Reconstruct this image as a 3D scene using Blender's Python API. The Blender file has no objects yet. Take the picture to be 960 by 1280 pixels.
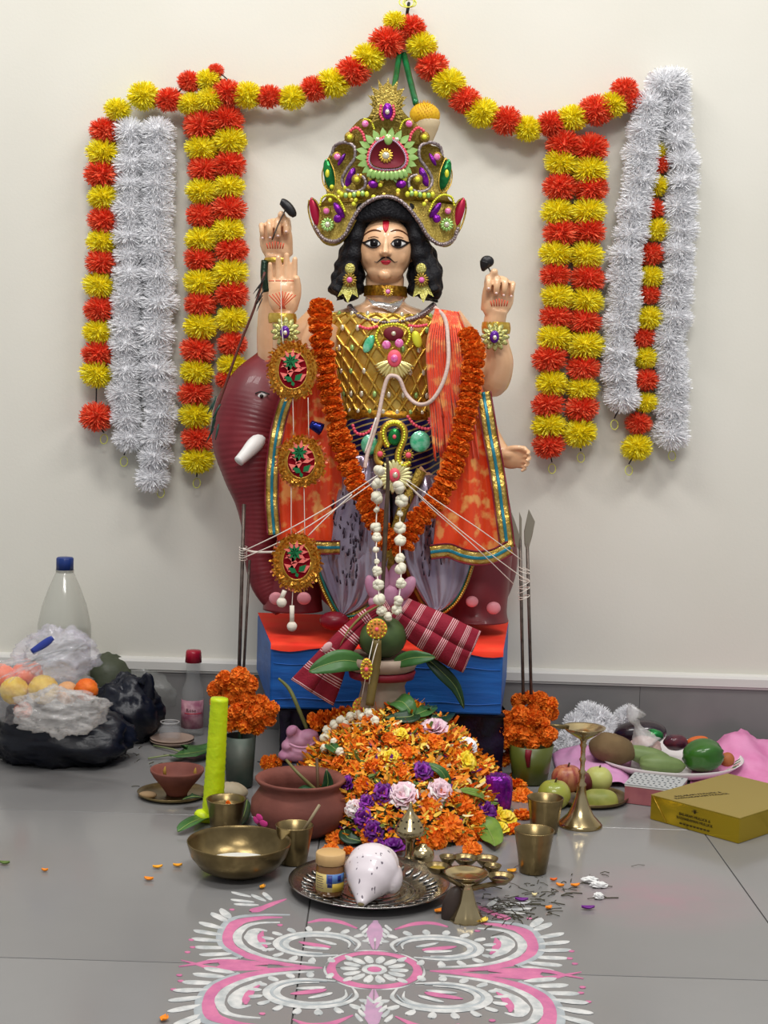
import bpy, math, random
from mathutils import Vector as V, Matrix, noise, geometry, Euler
from math import pi, sin, cos, radians as rad
scene = bpy.context.scene
random.seed(7)
R = random.Random(11)
# ---------------------------------------------------------------- camera
HC, DW, FP = 0.70, 3.0, 1850.0            # camera height, distance to the wall, focal length for a 960x1280 frame
PIT, ROL = math.atan(152/FP), 0.030
cam_fwd = V((0, cos(PIT), -sin(PIT)))
_r0, _u0 = V((1, 0, 0)), V((0, sin(PIT), cos(PIT)))
cam_r = _r0*cos(ROL) + _u0*sin(ROL)
cam_u = -_r0*sin(ROL) + _u0*cos(ROL)
CAM = V((0, -DW, HC))
cd = bpy.data.cameras.new('camera'); co = bpy.data.objects.new('camera', cd)
scene.collection.objects.link(co)
m3 = Matrix((cam_r, cam_u, -cam_fwd)).transposed()
co.matrix_world = Matrix.Translation(CAM) @ m3.to_4x4()
cd.sensor_fit = 'VERTICAL'; cd.sensor_height = 36; cd.sensor_width = 27
cd.lens = FP/1280*36; cd.clip_start = .05; cd.clip_end = 50
scene.camera = co
# ---------------------------------------------------------------- light
scene.view_settings.view_transform = 'Standard'; scene.view_settings.look = 'None'
scene.view_settings.exposure = 0.2; scene.view_settings.gamma = 1; scene.view_settings.use_curve_mapping = False
w = bpy.data.worlds.new('world'); scene.world = w; w.use_nodes = True
w.node_tree.nodes['Background'].inputs[0].default_value = (.93, .95, 1, 1)
w.node_tree.nodes['Background'].inputs[1].default_value = .33
def area(name, loc, tgt, sx, sy, power, col=(1, .98, .95)):
    l = bpy.data.lights.new(name, 'AREA'); l.shape = 'RECTANGLE'; l.size = sx; l.size_y = sy; l.energy = power; l.color = col
    o = bpy.data.objects.new(name, l); scene.collection.objects.link(o); o.location = loc
    o.rotation_euler = (V(tgt)-V(loc)).to_track_quat('-Z', 'Y').to_euler(); return o
area('ceiling_lamp', (-.75, -1.15, 2.75), (-.55, -.75, 0), 1.1, .25, 24)
area('ceiling_lamp', (.95, -1.35, 2.75), (.7, -.9, 0), 1.1, .25, 24)
area('ceiling_lamp', (0, -3.2, 2.75), (0, -1.2, .3), 1.2, .5, 34)
# ---------------------------------------------------------------- helpers
def ray(px, py):
    return cam_fwd*FP + cam_r*(px-480) + cam_u*(640-py)
def P(px, py, d):
    "photo point -> point in the plane standing d metres in front of the wall"
    r = ray(px, py); t = (DW-d)/r.y; return CAM + r*t
def F(px, py, z=0.0):
    "photo point -> point on the horizontal plane at height z"
    r = ray(px, py); t = (z-HC)/r.z; return CAM + r*t
def S(d): return (DW-d)/FP
def dof(p): return -p.y
C = scene.collection
ORG = {}
def tag(o, label=None, cat=None, group=None, kind=None):
    if label: o['label'] = label
    if cat: o['category'] = cat
    if group: o['group'] = group
    if kind: o['kind'] = kind
    return o
def thing(name, loc, label, cat, group=None):
    o = bpy.data.objects.new(name, None); C.objects.link(o); o.location = loc; o.empty_display_size = .02
    ORG[o.name] = V(loc); return tag(o, label, cat, group)
class MB:
    def __init__(s): s.v = []; s.f = []; s.m = []; s.uv = []; s.hasuv = False
    def add(s, vs, fs, mi=0, uv=None):
        n = len(s.v); s.v.extend(vs)
        for f in fs: s.f.append(tuple(i+n for i in f)); s.m.append(mi)
        if uv: s.hasuv = True; s.uv.extend(uv)
        else: s.uv.extend([(0, 0)]*len(vs))
    def mesh(s, name, mats, org=V((0, 0, 0)), smooth=True):
        me = bpy.data.meshes.new(name)
        me.from_pydata([tuple(V(a)-org) for a in s.v], [], s.f)
        if not isinstance(mats, (list, tuple)): mats = [mats]
        for m in mats: me.materials.append(m)
        me.polygons.foreach_set('material_index', s.m)
        if smooth: me.polygons.foreach_set('use_smooth', [True]*len(s.f))
        if s.hasuv:
            l = me.uv_layers.new(name='UVMap')
            vi = [0]*len(me.loops); me.loops.foreach_get('vertex_index', vi)
            l.data.foreach_set('uv', [c for i in vi for c in s.uv[i]])
        me.update(); return me
    def build(s, name, mats, parent=None, smooth=True, org=None):
        if parent is not None: g = ORG[parent.name]
        elif org is not None: g = V(org)
        else:
            xs = [V(a) for a in s.v]
            g = V(((min(a.x for a in xs)+max(a.x for a in xs))/2, (min(a.y for a in xs)+max(a.y for a in xs))/2, min(a.z for a in xs)))
        o = bpy.data.objects.new(name, s.mesh(name, mats, g, smooth)); C.objects.link(o)
        ORG[o.name] = V(g)
        if parent is not None: o.parent = parent
        else: o.location = g
        return o
def inst(name, me, loc, rot=None, scale=1.0, parent=None):
    "object sharing a mesh; rot is a 3x3 Matrix or an Euler"
    o = bpy.data.objects.new(name, me); C.objects.link(o)
    if parent is not None: o.parent = parent; loc = V(loc)-ORG[parent.name]
    if rot is None: rot = Matrix.Identity(3)
    if isinstance(rot, Euler): rot = rot.to_matrix()
    sc = V((scale,)*3) if isinstance(scale, (int, float)) else V(scale)
    o.matrix_basis = Matrix.Translation(loc) @ rot.to_4x4() @ Matrix.Diagonal((*sc, 1))
    ORG[o.name] = V(loc); return o
def frame(z, up=V((0, 0, 1))):
    z = V(z).normalized(); up = V(up)
    if abs(z.dot(up.normalized())) > .98: up = V((1, 0, 0)) if abs(z.x) < .9 else V((0, 1, 0))
    x = up.cross(z).normalized(); y = z.cross(x); return Matrix((x, y, z)).transposed()
def rrot(a=6.3): return Euler((R.uniform(0, a), R.uniform(0, a), R.uniform(0, a))).to_matrix()
def smooth_path(pts, n=6):
    "Catmull-Rom through tuples of any length"
    pts = [tuple(p) for p in pts]; k = len(pts[0]); out = []
    for i in range(len(pts)-1):
        p0 = pts[max(i-1, 0)]; p1 = pts[i]; p2 = pts[i+1]; p3 = pts[min(i+2, len(pts)-1)]
        for j in range(n):
            t = j/n
            out.append(tuple(.5*((2*p1[a])+(-p0[a]+p2[a])*t+(2*p0[a]-5*p1[a]+4*p2[a]-p3[a])*t*t+(-p0[a]+3*p1[a]-3*p2[a]+p3[a])*t**3) for a in range(k)))
    out.append(pts[-1]); return out
def tube(mb, pts, r, seg=8, mi=0, flat=1.0, up=V((0, -1, 0)), caps=True, mod=None):
    pts = [V(p[:3]) for p in pts]; n = len(pts)
    rr = r if isinstance(r, (list, tuple)) else [r]*n
    vs = []; pu = V(up)
    for i in range(n):
        t = (pts[min(i+1, n-1)]-pts[max(i-1, 0)])
        if t.length < 1e-9: t = V((0, 0, 1))
        t.normalize()
        nrm = pu - t*pu.dot(t)
        if nrm.length < 1e-4: nrm = t.orthogonal()
        nrm.normalize(); pu = nrm; b = t.cross(nrm)
        for j in range(seg):
            a = 2*pi*j/seg; q = rr[i]*(mod(i, j, a) if mod else 1)
            vs.append(pts[i] + nrm*(cos(a)*q*flat) + b*(sin(a)*q))
    fs = [(i*seg+j, i*seg+(j+1) % seg, (i+1)*seg+(j+1) % seg, (i+1)*seg+j) for i in range(n-1) for j in range(seg)]
    if caps: fs += [tuple(range(seg-1, -1, -1)), tuple(range((n-1)*seg, n*seg))]
    mb.add(vs, fs, mi)
def ptube(mb, pts, r, d=None, n=6, seg=8, mi=0, **k):
    "tube through photo points (px,py[,d[,r]]) with radius r in pixels"
    q = [tuple(p) + ((d,) if len(p) < 3 else ()) for p in pts]
    q = [p + ((r,) if len(p) < 4 else ()) for p in q]
    q = smooth_path(q, n) if n > 1 else q
    tube(mb, [P(*p[:3]) for p in q], [p[3]*S(p[2]) for p in q], seg, mi, **k)
def beads(mb, pts, r, d=None, n=6, mi=0, sp=1.7, seg=6):
    "row of little beads along photo points"
    q = smooth_path([tuple(p)[:2]+((d,) if len(p) < 3 else (p[2],)) for p in pts], n)
    w = [P(*p) for p in q]; rr = r*S(q[0][2]); acc = 0; last = w[0]; ell(mb, last, (rr,)*3, seg=seg, rings=4, mi=mi)
    for a, b in zip(w, w[1:]):
        L = (b-a).length; pos = 0
        while acc + (L-pos) >= rr*sp:
            pos += rr*sp-acc; acc = 0; ell(mb, a+(b-a)*(pos/L), (rr,)*3, seg=seg, rings=4, mi=mi)
        acc += L-pos
def ell(mb, c, r, rot=None, seg=14, rings=9, mi=0, fn=None):
    c = V(c); vs = []; rot = rot or Matrix.Identity(3)
    for i in range(1, rings):
        th = pi*i/rings
        for j in range(seg):
            a = 2*pi*j/seg; u = V((sin(th)*cos(a), sin(th)*sin(a), cos(th)))
            k = fn(u) if fn else 1
            vs.append(c + rot @ V((u.x*r[0]*k, u.y*r[1]*k, u.z*r[2]*k)))
    t = fn(V((0, 0, 1))) if fn else 1; b = fn(V((0, 0, -1))) if fn else 1
    vs.append(c + rot @ V((0, 0, r[2]*t))); vs.append(c - rot @ V((0, 0, r[2]*b)))
    T, B = len(vs)-2, len(vs)-1; fs = []
    for i in range(rings-2):
        for j in range(seg): fs.append((i*seg+j, (i+1)*seg+j, (i+1)*seg+(j+1) % seg, i*seg+(j+1) % seg))
    for j in range(seg):
        fs.append((T, j, (j+1) % seg)); o = (rings-2)*seg; fs.append((B, o+(j+1) % seg, o+j))
    mb.add(vs, fs, mi)
def pell(mb, px, py, d, rx, rz, ry=None, tilt=0, **k):
    "ellipsoid at a photo point, radii in pixels, tilt in degrees clockwise in the picture"
    s = S(d); ry = ry if ry is not None else min(rx, rz)
    ell(mb, P(px, py, d), (rx*s, ry*s, rz*s), Matrix.Rotation(rad(tilt), 3, 'Y'), **k)
def lathe(mb, prof, c=(0, 0, 0), seg=32, mi=0, rot=None, mod=None):
    c = V(c); rot = rot or Matrix.Identity(3); vs = []; fs = []; n = len(prof)
    for i, (r, z) in enumerate(prof):
        for j in range(seg):
            a = 2*pi*j/seg; q = r*(mod(i, a) if mod else 1)
            vs.append(c + rot @ V((q*cos(a), q*sin(a), z)))
    for i in range(n-1):
        for j in range(seg): fs.append((i*seg+j, i*seg+(j+1) % seg, (i+1)*seg+(j+1) % seg, (i+1)*seg+j))
    mb.add(vs, fs, mi)
def stack(mb, rows, seg=32, mi=0, n=5, mod=None, caps=True):
    "horizontal elliptical rings: rows of (px, py, d, rx, ry) in pixels"
    q = smooth_path(rows, n); vs = []; N = len(q)
    for i, (px, py, d, rx, ry) in enumerate(q):
        c = P(px, py, d); s = S(d)
        for j in range(seg):
            a = 2*pi*j/seg; k = mod(i/(N-1), a) if mod else 1
            vs.append(c + V((cos(a)*rx*s*k, sin(a)*ry*s*k, 0)))
    fs = [(i*seg+j, (i+1)*seg+j, (i+1)*seg+(j+1) % seg, i*seg+(j+1) % seg) for i in range(N-1) for j in range(seg)]
    if caps: fs += [tuple(range(seg)), tuple(range(N*seg-1, (N-1)*seg-1, -1))]
    uv = [(j/seg, i/(N-1)) for i in range(N) for j in range(seg)]
    mb.add(vs, fs, mi, uv)
def grid(mb, rows, mi=0):
    n, m = len(rows), len(rows[0]); vs = [V(p) for r in rows for p in r]
    fs = [(i*m+j, i*m+j+1, (i+1)*m+j+1, (i+1)*m+j) for i in range(n-1) for j in range(m-1)]
    mb.add(vs, fs, mi, [(j/(m-1), i/(n-1)) for i in range(n) for j in range(m)])
def solid(o, t, off=0.0):
    md = o.modifiers.new('thickness', 'SOLIDIFY'); md.thickness = t; md.offset = off; return o
def prism(mb, pts, th, mi=0, side=None):
    "flat outline (3D points) given thickness vector th"
    pts = [V(p) for p in pts]; n = len(pts); tr = geometry.tessellate_polygon([pts])
    th = V(th); vs = pts + [p+th for p in pts]
    fs = [tuple(t) for t in tr] + [tuple(i+n for i in reversed(t)) for t in tr]
    fs += [(i, (i+1) % n, n+(i+1) % n, n+i) for i in range(n)]
    mb.add(vs, fs, mi)
def pprism(mb, pts, d, t=.002, mi=0, n=1):
    q = smooth_path(list(pts)+[pts[0]], n)[:-1] if n > 1 else pts
    prism(mb, [P(a, b, d) for a, b in q], (0, -t, 0), mi)
def box(mb, c, s, rot=None, mi=0):
    c = V(c); rot = rot or Matrix.Identity(3)
    vs = [c + rot @ V((x*s[0]/2, y*s[1]/2, z*s[2]/2)) for x in (-1, 1) for y in (-1, 1) for z in (-1, 1)]
    mb.add(vs, [(0, 1, 3, 2), (4, 6, 7, 5), (0, 4, 5, 1), (2, 3, 7, 6), (0, 2, 6, 4), (1, 5, 7, 3)], mi)
def fuse(o, vox=.003, sm=2):
    m = o.modifiers.new('fuse', 'REMESH'); m.mode = 'VOXEL'; m.voxel_size = vox; m.use_smooth_shade = True
    if sm:
        k = o.modifiers.new('soften', 'SMOOTH'); k.iterations = sm; k.factor = .5
    return o
def strip(mb, base, dirn, wv, L, w, bend, mi=0, segs=2, tip=.25):
    "thin curling petal: base point, direction, width vector, bend vector"
    vs = []; 
    for i in range(segs+1):
        t = i/segs; k = w*(1-(1-tip)*t**1.5)*(.45+.55*min(1, t*2.2))
        c = base + dirn*(L*t) + bend*(t*t)
        vs += [c-wv*k, c+wv*k]
    mb.add(vs, [(2*i, 2*i+1, 2*i+3, 2*i+2) for i in range(segs)], mi)
def fib(n):
    g = pi*(3-5**.5)
    for i in range(n):
        z = 1-2*(i+.5)/n; r = (1-z*z)**.5; yield V((r*cos(g*i), r*sin(g*i), z))
# ---------------------------------------------------------------- materials
def lin(c): return tuple(((x/255)/12.92 if x/255 <= .04045 else ((x/255+.055)/1.055)**2.4) for x in c)+(1,)
def mat(name, rgb, rough=.6, metal=0.0, rgb2=None, ns=30.0, nd=3, bump=0.0, bs=60.0, coat=0.0, alpha=1.0, trans=0.0, spec=.5, sss=0.0, sheen=0.0, lo=.35, hi=.65, stretch=None, ior=1.45):
    m = bpy.data.materials.new(name); m.use_nodes = True; nt = m.node_tree; b = nt.nodes['Principled BSDF']
    b.inputs['Base Color'].default_value = lin(rgb); b.inputs['Roughness'].default_value = rough
    b.inputs['Metallic'].default_value = metal; b.inputs['Coat Weight'].default_value = coat
    b.inputs['Alpha'].default_value = alpha; b.inputs['Transmission Weight'].default_value = trans
    b.inputs['Specular IOR Level'].default_value = spec; b.inputs['IOR'].default_value = ior
    b.inputs['Subsurface Weight'].default_value = sss; b.inputs['Subsurface Radius'].default_value = (.01, .004, .002); b.inputs['Sheen Weight'].default_value = sheen
    if rgb2 or bump:
        tc = nt.nodes.new('ShaderNodeTexCoord'); src = tc.outputs['Object']
        if stretch:
            mp = nt.nodes.new('ShaderNodeMapping'); mp.inputs['Scale'].default_value = stretch; nt.links.new(src, mp.inputs[0]); src = mp.outputs[0]
    if rgb2:
        n = nt.nodes.new('ShaderNodeTexNoise'); n.inputs['Scale'].default_value = ns; n.inputs['Detail'].default_value = nd; nt.links.new(src, n.inputs['Vector'])
        cr = nt.nodes.new('ShaderNodeValToRGB'); cr.color_ramp.elements[0].position = lo; cr.color_ramp.elements[1].position = hi
        cr.color_ramp.elements[0].color = lin(rgb); cr.color_ramp.elements[1].color = lin(rgb2)
        nt.links.new(n.outputs['Fac'], cr.inputs[0]); nt.links.new(cr.outputs[0], b.inputs['Base Color'])
    if bump:
        n2 = nt.nodes.new('ShaderNodeTexNoise'); n2.inputs['Scale'].default_value = bs; n2.inputs['Detail'].default_value = 4; nt.links.new(src, n2.inputs['Vector'])
        bp = nt.nodes.new('ShaderNodeBump'); bp.inputs['Strength'].default_value = bump; bp.inputs['Distance'].default_value = .004
        nt.links.new(n2.outputs['Fac'], bp.inputs['Height']); nt.links.new(bp.outputs[0], b.inputs['Normal'])
    return m
def stripes(m, cols, scale, axis='X', width=.5, uv=True, second=None):
    "hard stripes across UV: mixes cols[0]/cols[1]"
    nt = m.node_tree; b = nt.nodes['Principled BSDF']; tc = nt.nodes.new('ShaderNodeTexCoord')
    sp = nt.nodes.new('ShaderNodeSeparateXYZ'); nt.links.new(tc.outputs['UV' if uv else 'Object'], sp.inputs[0])
    def mth(op, a, bb):
        n = nt.nodes.new('ShaderNodeMath'); n.operation = op
        for k, x in enumerate((a, bb)):
            if isinstance(x, (int, float)): n.inputs[k].default_value = x
            else: nt.links.new(x, n.inputs[k])
        return n.outputs[0]
    v = sp.outputs[axis] if axis in 'XYZ' else mth('ADD', mth('MULTIPLY', sp.outputs['X'], 1.0), mth('MULTIPLY', sp.outputs['Y'], .8))
    f = mth('FRACT', mth('MULTIPLY', v, scale), 0)
    k = mth('LESS_THAN', f, width)
    if second:
        g = mth('FRACT', mth('MULTIPLY', v, scale*second), 0); k = mth('MULTIPLY', k, mth('LESS_THAN', g, .45))
    mx = nt.nodes.new('ShaderNodeMix'); mx.data_type = 'RGBA'; nt.links.new(k, mx.inputs[0])
    mx.inputs[6].default_value = lin(cols[0]); mx.inputs[7].default_value = lin(cols[1]); nt.links.new(mx.outputs[2], b.inputs['Base Color'])
    return m
M_wall = mat('wall_paint', (226, 223, 212), .75, rgb2=(221, 218, 206), ns=2.5, bump=.06, bs=180)
M_ledge = mat('white_ledge', (214, 212, 206), .5)
M_grey = mat('grey_skirting_tile', (128, 126, 124), .25, rgb2=(120, 118, 117), ns=8)
M_grout = mat('grout', (70, 68, 66), .8)
M_yel = mat('yellow_tissue', (255, 238, 26), .65, rgb2=(248, 226, 16), ns=80); M_yel2 = mat('light_yellow_tissue', (255, 248, 80), .6)
M_red = mat('orange_red_tissue', (248, 92, 54), .65, rgb2=(238, 74, 42), ns=80); M_red2 = mat('light_orange_tissue', (252, 124, 84), .6)
M_wht = mat('white_tinsel', (250, 250, 252), .45); M_wht2 = mat('bright_white_tinsel', (252, 252, 254), .35)
M_black = mat('black_thread', (20, 20, 22), .6); M_ring = mat('yellow_plastic_ring', (226, 230, 90), .35)
M_mar = mat('marigold_orange', (244, 132, 22), .7, rgb2=(234, 110, 16), ns=120); M_mar2 = mat('marigold_bright', (248, 148, 30), .65)
M_mard = mat('marigold_deep', (238, 128, 24), .75, rgb2=(224, 108, 16), ns=120)
M_skin = mat('painted_clay_skin', (236, 190, 148), .32, rgb2=(228, 178, 134), ns=25, coat=.35)
M_hair = mat('black_hair', (14, 13, 18), .55, bump=.6, bs=260, spec=.3)
M_gold = mat('gold_foil', (232, 196, 92), .28, .7, rgb2=(204, 160, 56), ns=90, bump=.25, bs=160)
M_goldd = mat('dull_gold', (176, 148, 66), .42, .75, rgb2=(140, 114, 44), ns=120, bump=.5, bs=300)
M_zari = mat('gold_zari_braid', (190, 140, 40), .35, .8, rgb2=(130, 84, 20), ns=200)
M_silver = mat('silver_braid', (190, 176, 176), .35, .6, rgb2=(120, 104, 104), ns=260)
M_yb = mat('yellow_green_beads', (226, 226, 60), .35, .3); M_pb = mat('pink_beads', (240, 92, 112), .4); M_pink = mat('pink_gem', (222, 80, 160), .2, coat=.6, rgb2=(240, 150, 200), ns=200)
M_pur = mat('purple_foil', (140, 24, 160), .25, .5, rgb2=(80, 8, 110), ns=70, bump=.5, bs=90)
M_mrn = mat('maroon_velvet', (110, 8, 30), .6); M_green = mat('green_foil', (40, 140, 70), .22, .5, rgb2=(14, 92, 44), ns=60, bump=.4, bs=70)
M_mint = mat('pale_green_sequin', (176, 214, 132), .25, .35, rgb2=(150, 190, 100), ns=60); M_emer = mat('emerald_gem', (70, 196, 140), .12, .3, rgb2=(160, 236, 200), ns=90, bump=.4, bs=120)
M_gem = mat('clear_gem', (236, 230, 200), .08, .5, coat=1); M_white = mat('white_paint', (238, 236, 232), .4)
M_redp = mat('red_paint', (200, 24, 50), .4); M_dark = mat('dark_paint', (24, 14, 12), .4); M_brow = mat('brown_paint', (96, 48, 18), .5); M_lines = mat('alta_red_line', (214, 92, 60), .5)
# ---------------------------------------------------------------- room
def struct(o): o['kind'] = 'structure'; return o
mb = MB(); box(mb, (0, .05, 1.5), (5.6, .1, 3.0)); struct(mb.build('wall_back', M_wall, smooth=False, org=(0, 0, 0)))
def tile_mat():
    m = mat('floor_tile', (136, 135, 134), .2, rgb2=(126, 125, 124), ns=1.6, nd=5, spec=.5)
    nt = m.node_tree; b = nt.nodes['Principled BSDF']
    # smudged pink powder on the tile at the right, with a shape of its own
    src = b.inputs['Base Color'].links[0].from_socket
    ge = nt.nodes.new('ShaderNodeNewGeometry'); q = F(822, 1120)
    vm = nt.nodes.new('ShaderNodeVectorMath'); vm.operation = 'DISTANCE'; nt.links.new(ge.outputs['Position'], vm.inputs[0]); vm.inputs[1].default_value = q
    mr = nt.nodes.new('ShaderNodeMapRange'); mr.inputs[1].default_value = .02; mr.inputs[2].default_value = .16; mr.inputs[3].default_value = .38; mr.inputs[4].default_value = 0
    nt.links.new(vm.outputs['Value'], mr.inputs[0])
    n = nt.nodes.new('ShaderNodeTexNoise'); n.inputs['Scale'].default_value = 22; n.inputs['Detail'].default_value = 5; nt.links.new(ge.outputs['Position'], n.inputs[0])
    mu = nt.nodes.new('ShaderNodeMath'); mu.operation = 'MULTIPLY'; nt.links.new(mr.outputs[0], mu.inputs[0]); nt.links.new(n.outputs['Fac'], mu.inputs[1])
    mx = nt.nodes.new('ShaderNodeMix'); mx.data_type = 'RGBA'; nt.links.new(mu.outputs[0], mx.inputs[0]); nt.links.new(src, mx.inputs[6]); mx.inputs[7].default_value = lin((188, 96, 130))
    nt.links.new(mx.outputs[2], b.inputs['Base Color'])
    n3 = nt.nodes.new('ShaderNodeTexNoise'); n3.inputs['Scale'].default_value = 6; n3.inputs['Detail'].default_value = 5
    m3r = nt.nodes.new('ShaderNodeMapRange'); m3r.inputs[3].default_value = .09; m3r.inputs[4].default_value = .26; nt.links.new(ge.outputs['Position'], n3.inputs[0]); nt.links.new(n3.outputs['Fac'], m3r.inputs[0]); nt.links.new(m3r.outputs[0], b.inputs['Roughness'])
    return m
M_tile = tile_mat()
mb = MB(); box(mb, (0, -2.0, -.03), (5.6, 4.2, .056)); floor = struct(mb.build('floor', M_grout, smooth=False, org=(0, 0, 0)))
T = .620; tx = F(375, 1210).x; ty = F(480, 1211).y
def bevel_tile(sx, sy, h=.004, e=.0004):
    mb = MB(); x, y = sx/2, sy/2
    vs = [V((a*x, b*y, -h)) for a, b in ((-1, -1), (1, -1), (1, 1), (-1, 1))] + [V((a*x, b*y, -e)) for a, b in ((-1, -1), (1, -1), (1, 1), (-1, 1))] + [V((a*(x-e), b*(y-e), 0)) for a, b in ((-1, -1), (1, -1), (1, 1), (-1, 1))]
    fs = [(8, 9, 10, 11)]
    for k in range(4):
        fs += [(k, (k+1) % 4, 4+(k+1) % 4, 4+k), (4+k, 4+(k+1) % 4, 8+(k+1) % 4, 8+k)]
    mb.add(vs, fs); return mb
ft = bevel_tile(T-.0018, T-.0018).mesh('tile', M_tile, smooth=False)
for i in range(-4, 5):
    for j in range(-4, 3):
        cy = ty+T*(j+.5)
        if cy > .3: continue
        inst('tile', ft, (tx+T*(i+.5), cy, 0), parent=floor)
# skirting of grey tiles with a white ledge above it
zb = .112
base = MB(); box(base, (0, .0, zb/2), (5.6, .008, zb)); base = struct(base.build('baseboard_back', M_grout, smooth=False, org=(0, 0, 0)))
st = MB(); box(st, (0, 0, 0), (T-.0008, .008, zb-.0008)); st = st.mesh('skirting_tile', M_grey, smooth=False)
for i in range(-4, 5): inst('skirting_tile', st, (tx+T*(i+.5), -.005, zb/2), parent=base)
mb = MB(); pr = [(0, zb+.0005), (-.012, zb+.0005), (-.013, zb+.004), (-.016, zb+.006), (-.016, zb+.022), (-.013, zb+.027), (0, zb+.030)]
n = len(pr); mb.add([V((-2.8, y, z)) for y, z in pr]+[V((2.8, y, z)) for y, z in pr], [(i, i+1, n+i+1, n+i) for i in range(n-1)])
struct(mb.build('trim_1', M_ledge, smooth=False, org=(0, 0, 0)))
# ---------------------------------------------------------------- pom-poms
def pompom(n, L, w, m1, m2, name, curl=.7, core=.62):
    mb = MB(); ell(mb, (0, 0, 0), (core,)*3, seg=8, rings=6)
    for u in fib(n):
        u = (u + V((R.gauss(0, .12), R.gauss(0, .12), R.gauss(0, .12)))).normalized()
        wv = u.cross(V((R.gauss(0, 1), R.gauss(0, 1), R.gauss(0, 1)))).normalized()
        bd = u.cross(wv)*R.uniform(-curl, curl)*.5 + wv*R.uniform(-.15, .15)
        strip(mb, u*.4, u, wv, (L-.4)*R.uniform(.72, 1.06), w*R.uniform(.7, 1.2), bd*(L-.4), R.random() < .4, 2, .45)
    return mb.mesh(name, [m1, m2], smooth=False)
PY = [pompom(1000, 1.08, .046, M_yel, M_yel2, 'pompom_yellow') for _ in range(3)]
PR = [pompom(900, 1.08, .052, M_red, M_red2, 'pompom_red', .7) for _ in range(3)]
PW = [pompom(1000, 1.10, .036, M_wht, M_wht2, 'pompom_white', .7) for _ in range(3)]
def poms(parent, lst, d, sq=.85):
    for p in lst:
        c, px, py = p[:3]; r = p[3] if len(p) > 3 else 18
        dd = p[4] if len(p) > 4 else d
        me = R.choice({'Y': PY, 'R': PR, 'W': PW}[c]); s = r*S(dd)*R.uniform(1.06, 1.14)
        inst('pompom', me, P(px, py, dd), Matrix.Rotation(R.uniform(-.2, .2), 3, 'Y') @ Matrix.Rotation(R.uniform(0, 6.28), 3, 'Z'), (s*R.uniform(1, 1.08), s, s*sq), parent)
def hanging(lst, ring, label, group, d=.035, cord=None):
    p0 = P(lst[0][1], lst[0][2], d)
    t = thing('garland_strand', p0, label, 'garland', group)
    poms(t, lst, d)
    mb = MB(); pts = [(p[1], p[2]) for p in lst] + ([ring] if ring else [])
    ptube(mb, pts, .9, d, 3, 6); mb.build('cord', M_black, t)
    if ring:
        mb = MB(); c = P(ring[0], ring[1]+8, d-.01); rr = 6*S(d)
        tube(mb, [c+V((cos(a)*rr*.75, sin(a)*rr*.3, sin(a)*rr)) for a in [2*pi*k/16 for k in range(17)]], .0009, 5); mb.build('hanging_ring', M_ring, t)
    return t
g = 'pom-pom garlands on the wall'
swl = [('Y',147,137,15),('Y',180,120,18),('R',211,125,16),('R',237,102,14),('Y',238,130,15),('Y',260,100,14),('Y',263,125,17),('R',284,116,17),('R',270,88,9),('Y',309,119,17),('R',336,121,15),('Y',365,122,16),('R',392,111,16),('Y',416,104,18),('R',441,89,19),('Y',461,72,18),('R',484,53,20),('Y',494,27,13)]
swr = [('R',514,35,16),('Y',527,57,18),('R',540,83,18),('Y',561,104,20),('R',581,125,17),('Y',603,141,19),('R',633,151,18),('Y',659,161,17),('R',689,155,17),('Y',715,148,17),('R',745,138,19),('Y',766,131,17),('R',780,112,16),('R',790,126,15)]
t = hanging(swl, None, 'yellow and orange swag garland rising from the left corner to the top hook', g, .045)
t = hanging(swr, None, 'yellow and orange swag garland falling from the top hook to the right corner', g, .04)
hanging([('R',132,164,17),('Y',129,191,19),('R',128,218,19),('Y',130,247,18),('R',131,276,18),('Y',128,302,18),('R',127,328,18),('Y',124,357,18),('R',125,387,18),('Y',123,415,18),('R',123,442,18),('Y',121,467,19),('R',121,521,19)], (130, 541), 'single orange and yellow pom-pom strand at the far left, lowest orange ball hanging apart', g)
def alt(c0, pts, r=18):
    out = []; c = c0
    for p in pts: out.append((c, p[0], p[1], p[2] if len(p) > 2 else r)); c = 'R' if c == 'Y' else 'Y'
    return out
hanging(alt('R', [(252,157,20),(252,186),(255,212),(253,239),(252,270),(252,300),(250,324),(251,353,19),(251,380),(251,408,19),(247,438,19),(246,465,19),(244,491,19),(244,519,19),(247,549),(247,575,19)]), (246, 596), 'long outer orange and yellow strand of the left pair, ending in a yellow ball', g)
hanging(alt('R', [(283,150,20),(287,176,20),(287,206,19),(286,234,18),(286,261,19),(285,288,19),(290,313),(288,341,19),(290,368,19),(290,399),(290,430,17),(290,457,17),(283,474,13)], 18), None, 'shorter inner orange and yellow strand of the left pair, ending behind the elephant head', g)
def wh(pts, r=19):
    out = []
    for (a, b), (c, e) in zip(pts, pts[1:]):
        out.append(('W', a, b, r)); 
        if abs(e-b) > 26: out.append(('W', (a+c)/2+R.uniform(-2, 2), (b+e)/2, r*.86))
    out.append(('W', *pts[-1], r)); return out
gw = 'white tinsel garlands on the wall'
hanging(wh([(162,165),(164,205),(162,230),(160,262),(160,295),(161,343),(160,373),(157,408),(157,430),(157,462),(156,490),(158,522),(161,548)]), (155, 569), 'white tinsel strand beside the far-left orange strand, the shorter of the left two', gw, .04)
hanging(wh([(197,165),(197,200),(197,230),(196,262),(195,295),(194,313),(199,343),(199,378),(196,416),(196,462),(198,484),(202,517),(195,546),(194,571),(190,597)], 20), (201, 608), 'longest white tinsel strand, inner one on the left', gw, .04)
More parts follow.
